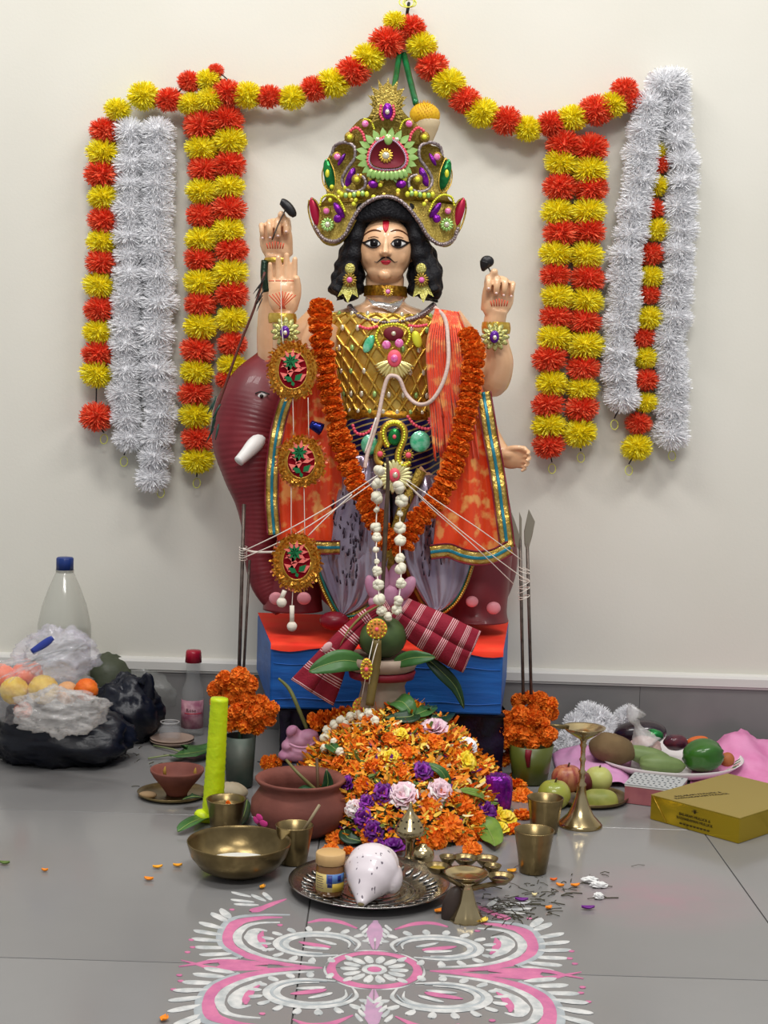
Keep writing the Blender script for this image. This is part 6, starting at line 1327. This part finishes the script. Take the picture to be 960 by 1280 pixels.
# left: plate with clay bowl
c = F(216, 995); s_ = S(-c.y); dl = -c.y; t = thing('plate', c, 'tarnished brass plate under the small clay bowl at the left', 'plate')
mb = MB(); lathe(mb, [(0, .002), (34*s_, .002), (40*s_, .005), (44*s_, .009), (45*s_, .009), (41*s_, .003), (34*s_, 0), (0, 0)], c, 56); mb.build('dish', M_brass, t)
q = c+V((5*s_, 0, .0025)); t = thing('clay_bowl', q, 'small flared terracotta bowl standing on the tarnished plate', 'bowl')
mb = MB(); lathe(mb, [(0, 0), (13*s_, 0), (14*s_, 3*s_), (20*s_, 12*s_), (30*s_, 24*s_), (34*s_, 31*s_), (34*s_, 34*s_), (31.5*s_, 33*s_), (28*s_, 25*s_), (17*s_, 12*s_), (0, 9*s_)], q, 44); mb.build('bowl_body', M_terra, t)
for k, (a, b) in enumerate(((-15, -2), (24, -4))):
    mb = MB(); e = q+V((a*s_, b*s_, 24*s_)); tube(mb, [e, e+V((-.001, 0, .010)), e+V((0, 0, .017))], [.003, .0028, .0008], 8); tag(mb.build('incense_cone', mat('ochre_cone', (160, 126, 50), .8) if k == 0 else bpy.data.materials['ochre_cone']), ('left' if k == 0 else 'right')+' ochre incense cone inside the small clay bowl', 'incense')
mb = MB(); ell(mb, c+V((-30*s_, -14*s_, .006)), (12*s_, 8*s_, .006), seg=14, rings=8); tag(mb.build('ash_lump', mat('beige_ash', (150, 124, 92), .95)), 'beige ash lump on the tarnished plate before the clay bowl', 'ash')
q = F(290, 1000); mb = MB(); ell(mb, q+V((-.004, 0, .014)), (.030, .026, .016), seg=24, rings=14, fn=lambda u: 1+.04*cos(9*math.atan2(u.y, u.x))); tag(mb.build('shell_piece', mat('straw_white', (176, 164, 140), .8, rgb2=(150, 138, 112), ns=20)), 'ribbed straw-coloured bulb behind the neon green candle', 'bulb')
# neon candle
c = F(267, 1026); s_ = S(-c.y); t = thing('candle', c, 'tall neon yellow-green ridged candle standing at the left', 'candle')
pts = [c+V(((-2+6*i/40)*s_, 0, (2+157*i/40)*s_)) for i in range(41)]
M_neon = mat('neon_green_wax', (206, 226, 22), .4, rgb2=(190, 214, 16), ns=30, bump=.6, bs=60, sss=.15)
mb = MB(); tube(mb, pts, [(13.5-2.6*i/40)*s_ for i in range(41)], 24, mod=lambda i, j, a: 1+.04*(i % 2)+.03*sin(a*5)); mb.build('wax', M_neon, t)
mb = MB(); ell(mb, c+V((-10*s_, -6*s_, 6*s_)), (15*s_, 12*s_, 9*s_), Matrix.Rotation(.5, 3, 'Y'), 14, 8, fn=lump(4)); mb.v = [V((v.x, v.y, max(v.z, .001))) for v in mb.v]; mb.build('wax_flare', M_neon, t)
def fleaf(label, pts, wid, m, z=.006, **k): return leaf(label, [F(a, b, z+(.008*(i % 2))) for i, (a, b) in enumerate(pts)], wid, m, (0, -.2, 1), **k)
fleaf('dark green leaf under the foot of the neon candle', [(222, 1040), (240, 1028), (262, 1022), (284, 1026)], .013, M_leaf)
fleaf('green leaf tucked behind the brass tumbler by the candle', [(300, 1032), (306, 1015), (309, 1000)], .010, M_leafd)
fleaf('broad dull green leaf lying behind the candle near the small bottle', [(218, 944), (235, 942), (258, 938), (272, 930)], .030, M_leaf)
fleaf('small green leaf in front of the clay bowl on the plate', [(228, 1000), (242, 996), (256, 998)], .009, M_leafd, z=.014)
for a, b in (((192, 932), (240, 945)), ((185, 948), (235, 944))): mb = MB(); p0, p1 = F(*a, .004), F(*b, .004); tube(mb, [p0, p0.lerp(p1, .5)+V((0, 0, .003)), p1], .0018, 6); tag(mb.build('stalk', mat('pale_green_stalk', (130, 140, 96), .6) if 'pale_green_stalk' not in bpy.data.materials else bpy.data.materials['pale_green_stalk']), ('upper' if b[0] == 240 else 'lower')+' pale green stalk of the dull leaf left of the candle', 'stalk')
# far left: bottle, bags
M_bot = mat('cloudy_plastic_bottle', (206, 206, 194), .12, alpha=.55, spec=.8, coat=.5)
c = F(80, 925); c = V((P(80, 800, .10).x, -.10, 0)); s_ = S(.10); zz = lambda py: P(80, py, .10).z
t = thing('bottle', c, 'large cloudy plastic bottle with a blue cap behind the bags at the left', 'bottle')
prof = [(0, .002), (30*s_, .002), (33*s_, .008), (33*s_, zz(868)), (31*s_, zz(860)), (33*s_, zz(850)), (33.5*s_, zz(790)), (33*s_, zz(780)), (28*s_, zz(757)), (20*s_, zz(735)), (12*s_, zz(717)), (9.5*s_, zz(712)), (9.5*s_, zz(706))]
mb = MB(); lathe(mb, prof, c, 48, mod=lambda i, a: 1+.012*cos(a*5) if i < 8 else 1); mb.build('bottle_body', M_bot, t)
mb = MB(); lathe(mb, [(0, .004), (29*s_, .004), (31.5*s_, .010), (31.5*s_, zz(800)), (30.5*s_, zz(788)), (0, zz(788))], c, 40); mb.build('cloudy_water', mat('cloudy_water', (168, 168, 152), .1, alpha=.7), t)
mb = MB(); lathe(mb, [(9*s_, zz(713)), (10.8*s_, zz(713)), (10.8*s_, zz(698)), (9.5*s_, zz(696.5)), (0, zz(696.5))], c, 40, mod=lambda i, a: 1+.02*sin(a*30)); mb.build('cap', mat('blue_cap', (28, 54, 120), .35), t)
mb = MB(); lathe(mb, [(11.5*s_, zz(712)), (11.5*s_, zz(715)), (9*s_, zz(715.5))], c, 32); mb.build('neck_ring', M_bot, t)
c = F(240, 918); s_ = S(-c.y); t = thing('bottle', c, 'small clear bottle with a red cap and pink floral label near the wall', 'bottle')
M_cb = mat('clear_bottle', (214, 216, 214), .08, alpha=.16, spec=.9, coat=.5)
mb = MB(); lathe(mb, [(0, .001), (13*s_, .001), (14*s_, .004), (14*s_, 52*s_), (13*s_, 60*s_), (10*s_, 68*s_), (9*s_, 72*s_), (9*s_, 96*s_)], c, 36); mb.build('bottle_body', M_cb, t)
mb = MB(); lathe(mb, [(8.5*s_, 93*s_), (10.5*s_, 93*s_), (9.8*s_, 105*s_), (9*s_, 108*s_), (0, 108.5*s_)], c, 36, mod=lambda i, a: 1+.02*sin(a*24)); mb.build('cap', mat('crimson_cap', (170, 24, 50), .35), t)
lb = curvelabel(t, 'label', c, 14.2*s_, 10*s_, 46*s_, rad(185), rad(355), mat('pink_floral_label', (206, 160, 168), .5, rgb2=(150, 84, 108), ns=50, nd=4), 20)
text(lb, 'Rose', .010, c+V((0, -14.8*s_, 32*s_)), (1, 0, 0), Z3, mat('dark_wine_ink', (70, 16, 34), .5)); curvelabel(lb, 'red_line', c, 14.4*s_, 29*s_, 30*s_, rad(235), rad(330), M_redp, 10)
M_bag = mat('black_polythene', (16, 20, 34), .38, bump=1.0, bs=22, spec=.5, rgb2=(10, 13, 24), ns=10)
def bag(label, c, r, seed, handles=(), amp=.17, m=M_bag, name='black_bag', fn=None, hm_=.011):
    t = thing(name, V((c[0], c[1], 0)), label, 'bag'); mb = MB(); crum(mb, V(c), r, 56, 36, amp, 2.4, seed, flat=.001, fn=fn); mb.build('bag_body', m, t)
    for h in handles:
        mb = MB(); q = smooth_path(h, 5); tube(mb, [V(x[:3]) for x in q], [x[3] for x in q], 12, flat=.45, mod=lambda i, j, a: 1+.15*sin(a*4+i)); mb.build('handle', m, t)
    return t
c = F(76, 950); c1_ = c
bag('bulging black polythene bag with twisted handles, front one at the far left', (c.x, c.y, .045), (.122, .085, .060), 4, [[(c.x-.075, c.y-.04, .075, .016), (c.x-.082, c.y-.035, .098, .012), (c.x-.060, c.y-.03, .105, .011), (c.x-.045, c.y-.04, .085, .012)], [(c.x+.025, c.y-.06, .08, .010), (c.x+.020, c.y-.062, .100, .012), (c.x+.040, c.y-.06, .104, .011), (c.x+.05, c.y-.05, .085, .010)]])
c = F(160, 925)
bag('taller black polythene bag with one upright handle, behind the front black bag', (c.x, c.y, .055), (.062, .060, .068), 9, [[(c.x+.040, c.y-.03, .09, .014), (c.x+.045, c.y-.03, .118, .010), (c.x+.040, c.y-.03, .135, .007), (c.x+.030, c.y-.03, .118, .008)]])
M_olive = mat('dark_olive_bundle', (70, 76, 58), .5, bump=.6, bs=30)
mb = MB(); c = F(130, 905); crum(mb, V((c.x+.005, c.y, .09)), (.055, .045, .052), 30, 20, .12, 2.5, 2, flat=.001); tag(mb.build('leaf_bundle', M_olive, org=(c.x, c.y, 0)), 'dull olive bundle between the clear bag and the rear black bag', 'bundle')
# clear bags with flower balls
def cbag(label, c, r, seed, m=M_clear, amp=.2, name='clear_bag', th=True):
    mb = MB(); crum(mb, V(c), r, 52, 34, amp, 2.2, seed, flat=.001); o = mb.build(name, m, org=(c[0], c[1], 0)); return tag(o, label, 'bag')
dbg = .42
def ball(label, px, py, d, r, m, name='flower_ball'):
    mb = MB(); k = r*S(d); ell(mb, P(px, py, d), (k, k, k*.95), seg=26, rings=18, fn=lambda u: 1+.10*(1-2*abs(noise.noise(u*4+V((px, 0, 0)))))+.05*noise.noise(u*9)); return tag(mb.build(name, m), label, 'flower ball')
M_yb1 = mat('pale_yellow_petal_ball', (240, 206, 90), .6, rgb2=(216, 170, 50), ns=60, bump=.5, bs=90); M_ob1 = mat('orange_petal_ball', (238, 120, 30), .6, rgb2=(216, 90, 16), ns=60, bump=.5, bs=90)
ball('yellow marigold ball inside the clear bag, left of the two yellow ones', 18, 863, dbg, 17, M_yb1); ball('yellow marigold ball inside the clear bag, right of the two yellow ones', 54, 862, dbg, 18, M_yb1); ball('orange marigold ball showing at the right side of the clear bag', 108, 862, dbg+.01, 14, M_ob1)
ball('coral wrapped ball behind the yellow ones in the clear bag', 34, 842, dbg-.05, 18, mat('coral_ball', (236, 120, 84), .6, bump=.4, bs=60)); ball('coral ball at the left frame edge inside the clear bag', 2, 846, dbg-.03, 16, bpy.data.materials['coral_ball']); ball('small coral piece below the two yellow balls', 29, 888, dbg, 11, bpy.data.materials['coral_ball']); ball('pale orange ball between the yellow and orange balls', 84, 866, dbg-.02, 14, mat('pale_orange_ball', (232, 170, 110), .7))
def sheetbag(label, pts_top, seed, m, name='clear_bag'):
    pass
q = P(38, 860, dbg-.03); mb = MB(); crum(mb, q, (.098, .062, .050), 72, 44, .26, 2.0, 3); tag(mb.build('clear_bag', M_clear), 'crumpled clear plastic bag holding the yellow and orange flower balls', 'bag')
q = P(72, 818, .36); mb = MB(); crum(mb, q, (.060, .040, .042), 60, 40, .34, 2.2, 12); tag(mb.build('clear_bag', mat('thin_clear_film', (226, 224, 236), .12, alpha=.3, spec=.9, bump=1, bs=40, coat=.5)), 'gathered neck of clear film rising in front of the large bottle', 'bag')
mb = MB()
for k in range(16):
    a = R.uniform(0, 95); ptube(mb, [(R.uniform(80, 112), R.uniform(792, 815), .40), (40+a*.4, 818+R.uniform(-6, 10), .455), (R.uniform(-8, 60), 838+R.uniform(-14, 16), .475)], R.uniform(.6, 2.0), n=6, seg=5, flat=.4)
tag(mb.build('film_creases', M_clear, smooth=True), 'stretched creases of clear film drawn over the flower balls', 'film', kind='stuff')
q = P(76, 890, .50); mb = MB(); crum(mb, q, (.066, .035, .034), 64, 44, .36, 2.6, 21); tag(mb.build('milky_bag', mat('milky_film', (226, 222, 218), .2, alpha=.30, spec=.8, bump=1, bs=60, coat=.3)), 'small milky plastic bag folded over the top of the front black bag', 'bag')
mb = MB(); ptube(mb, [(40, 815, .44, 4), (58, 803, .44, 5), (66, 797, .44, 3)], 4, n=4, seg=8, flat=.4); tag(mb.build('blue_strip', mat('blue_film', (50, 66, 150), .3)), 'short strip of blue printed film on top of the clear bag', 'strip')
q = F(185, 905); cbag('empty clear plastic bag slumped against the skirting behind the rear black bag', (q.x-.01, q.y+.01, .065), (.078, .040, .062), 31, mat('grey_clear_film', (200, 202, 196), .2, alpha=.28, spec=.8, bump=.8, bs=36), .2)
# small plastic cups and paper beside the small bottle
c = F(212, 930); t = thing('cup', c, 'crumpled clear plastic cup lying left of the small red-capped bottle', 'cup'); mb = MB(); s_ = S(-c.y); crum(mb, c+V((0, 0, .022)), (.020, .018, .024), 24, 16, .12, 3, 8, flat=.001); mb.build('cup_wall', M_clear, t); mb = MB(); tube(mb, [c+V((cos(a)*.018, sin(a)*.018, .044)) for a in [2*pi*k/20 for k in range(21)]], .0012, 6); mb.build('rim', M_clear2, t)
c = F(215, 930); s_ = S(-c.y); t = thing('saucer', c, 'stack of pale clay saucers left of the small red-capped bottle', 'saucer')
for k in range(2): mb = MB(); lathe(mb, [(0, 0), (20*s_, 0), (27*s_, .007), (28*s_, .009), (26*s_, .009), (18*s_, .004), (0, .004)], c+V((0, 0, .0045*k)), 36); mb.build('saucer_dish', mat('pale_clay_saucer', (160, 138, 124), .85) if k == 0 else bpy.data.materials['pale_clay_saucer'], t)
# ---------------------------------------------------------------- floor scraps
M_paper = mat('white_paper', (228, 228, 226), .7)
def scrap(label, px, py, L, w_, m, ang, curl=.003, name='petal', cat='petal'):
    c = F(px, py, .0015); u = V((cos(rad(ang)), sin(rad(ang)), 0)); v = V((-u.y, u.x, 0)); rows = []
    for i in range(7):
        t_ = i/6; ww = w_*sin(pi*min(.97, max(.06, t_)))**.7; rows.append([c+u*(L*(t_-.5))+v*(ww*k)+V((0, 0, curl*(abs(k)**2+.6*(2*t_-1)**2))) for k in (-1, -.5, 0, .5, 1)])
    mb = MB(); grid(mb, rows); return tag(solid(mb.build(name, m), .0004), label, cat)
for lb_, x, y, L, w_, m, a in (('amber petal left of the brass bowl, nearer the bowl', 222, 1083, .013, .004, 1, 10), ('amber petal left of the brass bowl, middle of the three', 197, 1085, .014, .004, 1, 20), ('orange petal with a dark stalk, lowest of the three left of the bowl', 186, 1100, .013, .005, 0, -10), ('tiny orange petal far left on the floor near the black bag', 56, 1089, .009, .003, 0, 0), ('dark green scrap at the far left of the floor', 6, 1080, .014, .005, 6, 0), ('yellow petal lying on the floor left of the steel plate', 328, 1110, .010, .004, 1, 60), ('orange petal at the bottom left of the rangoli', 205, 1275, .012, .005, 0, 70), ('orange petal between the front tumbler and the paper scraps', 700, 1108, .012, .004, 0, -30), ('deep orange petal beside the paper scraps, left one', 692, 1101, .010, .003, 3, 10), ('orange petal just left of the white paper scraps', 719, 1108, .013, .004, 0, 15), ('small orange petal above the purple petals', 686, 1136, .010, .004, 0, 30), ('dark purple petal, left one on the floor right of the oil lamp', 652, 1126, .018, .005, 4, 0), ('dark purple petal, right one below the paper scraps', 735, 1136, .018, .005, 4, 5), ('orange and red marigold bit on the right edge of the oil lamp', 640, 1090, .014, .006, 1, 20), ('yellow petal lying at the foot of the oil lamp', 605, 1152, .016, .005, 2, 60), ('orange petal under the steel plate edge, left of the oil lamp foot', 548, 1140, .012, .005, 0, 40), ('tiny cream petal on the floor right of the lamp foot', 668, 1120, .007, .003, 5, 0)):
    scrap(lb_, x, y, L, w_, M_pet[m], a)
for lb_, x, y in (('largest crumpled white paper scrap right of the brass tumblers', 748, 1106), ('small white paper scrap left of the largest one', 738, 1100), ('small white paper scrap lowest of the three', 748, 1120)):
    mb = MB(); c = F(x, y, .004); crum(mb, c, (.010 if 'largest' in lb_ else .006, .006, .004), 14, 9, .5, 3, x, flat=.0006); tag(mb.build('paper_scrap', M_paper, smooth=False), lb_, 'paper')
mb = MB()
for k in range(170):
    x, y = (R.gauss(640, 28), R.gauss(1138, 10)) if k < 100 else (R.gauss(700, 45), R.gauss(1105, 10)) if k < 150 else (R.gauss(175, 30), R.gauss(950, 10))
    c = F(x, y, .001); a = R.uniform(0, 3.14); L = R.uniform(.003, .012); u = V((cos(a), sin(a), 0)); tube(mb, [c-u*L, c+V((0, 0, R.uniform(0, .002))), c+u*L], R.uniform(.0003, .0008), 4)
tag(mb.build('plant_litter', mat('grey_green_litter', (70, 66, 50), .9), org=F(660, 1125)), 'fine grey-green stalk litter strewn on the floor right of the oil lamp', 'litter', kind='stuff')
# ---------------------------------------------------------------- rangoli painted on the floor
RC = F(468, 1212)
RG = thing('rangoli', RC, 'pink and white floral rangoli painted on the grey floor at the front', 'floor painting')
M_rwt = mat('white_powder_paint', (212, 211, 208), .85, rgb2=(172, 176, 176), ns=60, nd=6, bump=.3, bs=200); M_rpk = mat('pink_powder_paint', (208, 120, 156), .85, rgb2=(186, 104, 144), ns=40, nd=5, bump=.3, bs=200); M_rmv = mat('mauve_powder_paint', (196, 150, 180), .85, rgb2=(170, 140, 164), ns=30, nd=5); M_rlg = mat('thin_white_wash', (176, 182, 184), .8, rgb2=(150, 156, 160), ns=40, nd=5)
def zq(a, b):
    "photo zoom coordinates -> plan offset from the rangoli centre"
    p = F(200+a/3.2, 1100+b/3.2); return (p.x-RC.x, p.y-RC.y)
LV = [0]
def stroke(name, pts, m, lift=None, sym=True, raw=False, n=6, four=None):
    "painted stroke: (a, b, half width m) with round swelling; mirrored into four quarters"
    q = smooth_path([((*zq(a, b), w_) if not raw else (a, b, w_)) for a, b, w_ in pts], n)
    LV[0] += 1; z0 = .0004+.00007*(LV[0] % 9) if lift is None else lift
    for qn, (sx, sy) in enumerate(((1, 1), (-1.07, 1), (1, -1), (-1.07, -1)) if (four or (sym and four is None)) else ((1, 1),)):
        mb = MB(); rows = []; z = z0+.00012*qn
        for i, (x, y, w_) in enumerate(q):
            x1, y1 = q[min(i+1, len(q)-1)][:2]; x0, y0 = q[max(i-1, 0)][:2]; L = math.hypot(x1-x0, y1-y0) or 1; nx, ny = -(y1-y0)/L, (x1-x0)/L
            wob = 1+.18*noise.noise(V((x*90+qn, y*90, LV[0])))
            rows.append([V((RC.x+sx*(x+nx*w_*k*wob)+0, RC.y+sy*(y+ny*w_*k*wob), z+(.0003 if abs(k) < 1 else -.0006))) for k in (-1, -.7, 0, .7, 1)])
        grid(mb, rows); mb.build(name, m, RG)
def drop(name, x, y, L, w_, ang, m, z=None, quad=True):
    u = (cos(ang), sin(ang)); stroke(name, [(x-u[0]*L*.5, y-u[1]*L*.5, .0004), (x-u[0]*L*.3, y-u[1]*L*.3, w_*.75), (x+u[0]*L*.1, y+u[1]*L*.1, w_), (x+u[0]*L*.38, y+u[1]*L*.38, w_*.75), (x+u[0]*L*.5, y+u[1]*L*.5, .0006)], m, z, sym=quad, raw=True, n=3)
def ring(name, r0, r1, m, z):
    mb = MB(); lathe(mb, [(max(r0, .0001), z-.0003), (r0+.0008, z+.0002), (r1-.0008, z+.0002), (r1, z-.0004)], (RC.x, RC.y, 0), 72, mod=lambda i, a: 1+.012*sin(a*7+i)); mb.build(name, m, RG)
ring('centre_dot', 0, .0085, M_rpk, .0006); ring('white_ring', .0088, .0155, M_rwt, .0006); ring('pink_ring', .047, .058, M_rpk, .0006); ring('thin_white_ring', .0595, .0615, M_rwt, .0005)
for j in range(14): a = 2*pi*j/14; drop('petal', .030*cos(a), .030*sin(a), .023, .0055, a, M_rwt, quad=False)
# loop in each quarter
lc = zq(632, 258); la, lb2 = .056, .046
def arc(cx, cy, ra, rb, a0, a1, w0, w1, m, name, n=9, rot=0):
    pts = []
    for i in range(n):
        f = i/(n-1); a = rad(a0+(a1-a0)*f); x = ra*cos(a); y = rb*sin(a); pts.append((cx+x*cos(rot)-y*sin(rot), cy+x*sin(rot)+y*cos(rot), w0+(w1-w0)*sin(pi*f)))
    stroke(name, pts, m, raw=True, n=4)
arc(*lc, .053, .040, -30, 300, .0012, .0050, M_rwt, 'loop'); arc(*lc, .041, .030, -20, 280, .0008, .0045, M_rwt, 'loop'); arc(*lc, .047, .035, 0, 290, .0006, .0022, M_rlg, 'loop_wash')
for j in range(15):
    a = rad(20+j*20.5); drop('edge_petal', lc[0]+.067*cos(a), lc[1]+.053*sin(a), .017, .0048, a, M_rwt)
drop('loop_petal', lc[0]-.004, lc[1]-.002, .044, .0055, -.35, M_rpk); drop('loop_petal', lc[0]+.010, lc[1]+.008, .032, .0036, -.55, M_rwt); drop('loop_petal', lc[0]-.002, lc[1]-.013, .034, .0040, -.15, M_rwt)
# outer sweeping bands
stroke('outer_band', [(490, 150, .001), (400, 152, .006), (310, 170, .010), (262, 215, .011), (275, 262, .009), (345, 300, .008), (450, 328, .006), (560, 345, .004), (650, 352, .001)], M_rpk)
stroke('white_band', [(480, 170, .001), (400, 172, .003), (345, 185, .005), (310, 220, .006), (325, 262, .005), (400, 300, .004), (500, 322, .003), (620, 335, .001)], M_rwt)
stroke('white_wash', [(520, 140, .001), (400, 140, .003), (290, 155, .005), (242, 210, .005), (250, 265, .004), (330, 312, .003)], M_rlg)
stroke('comma', [(430, 205, .001), (385, 200, .006), (365, 225, .009), (385, 258, .007), (430, 285, .002)], M_rwt); stroke('comma_core', [(412, 206, .001), (402, 225, .005), (408, 250, .005), (430, 272, .001)], M_rpk)
for k, (a, b, an) in enumerate(((238, 150, 2.25), (205, 183, 2.6), (190, 212, 2.8), (188, 241, 3.0), (200, 270, 3.15), (222, 297, 3.3), (250, 318, 3.45), (262, 135, 2.0))):
    x, y = zq(a, b); drop('finger', x, y, .040, .0062, an, M_rwt)
stroke('side_flame', [(85, 322, .0006), (150, 338, .003), (205, 352, .005), (300, 358, .004), (450, 356, .002), (560, 352, .001)], M_rpk, sym=True)
stroke('side_bud', [(228, 350, .0015), (262, 346, .009), (320, 346, .010), (380, 350, .004), (430, 352, .001)], M_rpk)
stroke('corner_stroke', [(505, 78, .001), (460, 92, .005), (420, 108, .006), (380, 122, .008), (362, 128, .003)], M_rpk)
for a, b, an in ((330, 85, 2.9), (345, 100, 3.1), (325, 58, 2.6), (395, 72, 2.3), (430, 66, 2.0)): x, y = zq(a, b); drop('corner_finger', x, y, .034, .0045, an, M_rwt)
stroke('top_wave', [(590, 172, .001), (650, 160, .005), (720, 168, .005), (790, 195, .001)], M_rpk)
for a, b in ((125, 240), (130, 270), (110, 290), (288, 120), (480, 182)): x, y = zq(a, b); drop('dot', x, y, .007, .003, 0, M_rpk)
for j in range(5): x, y = zq(812+j*9, 190+j*14); drop('axis_petal', x, y, .022, .003, 1.2, M_rwt)
stroke('axis_flame', [(860, 440, .001), (870, 490, .004), (865, 540, .007), (850, 590, .003)], M_rmv, sym=True)
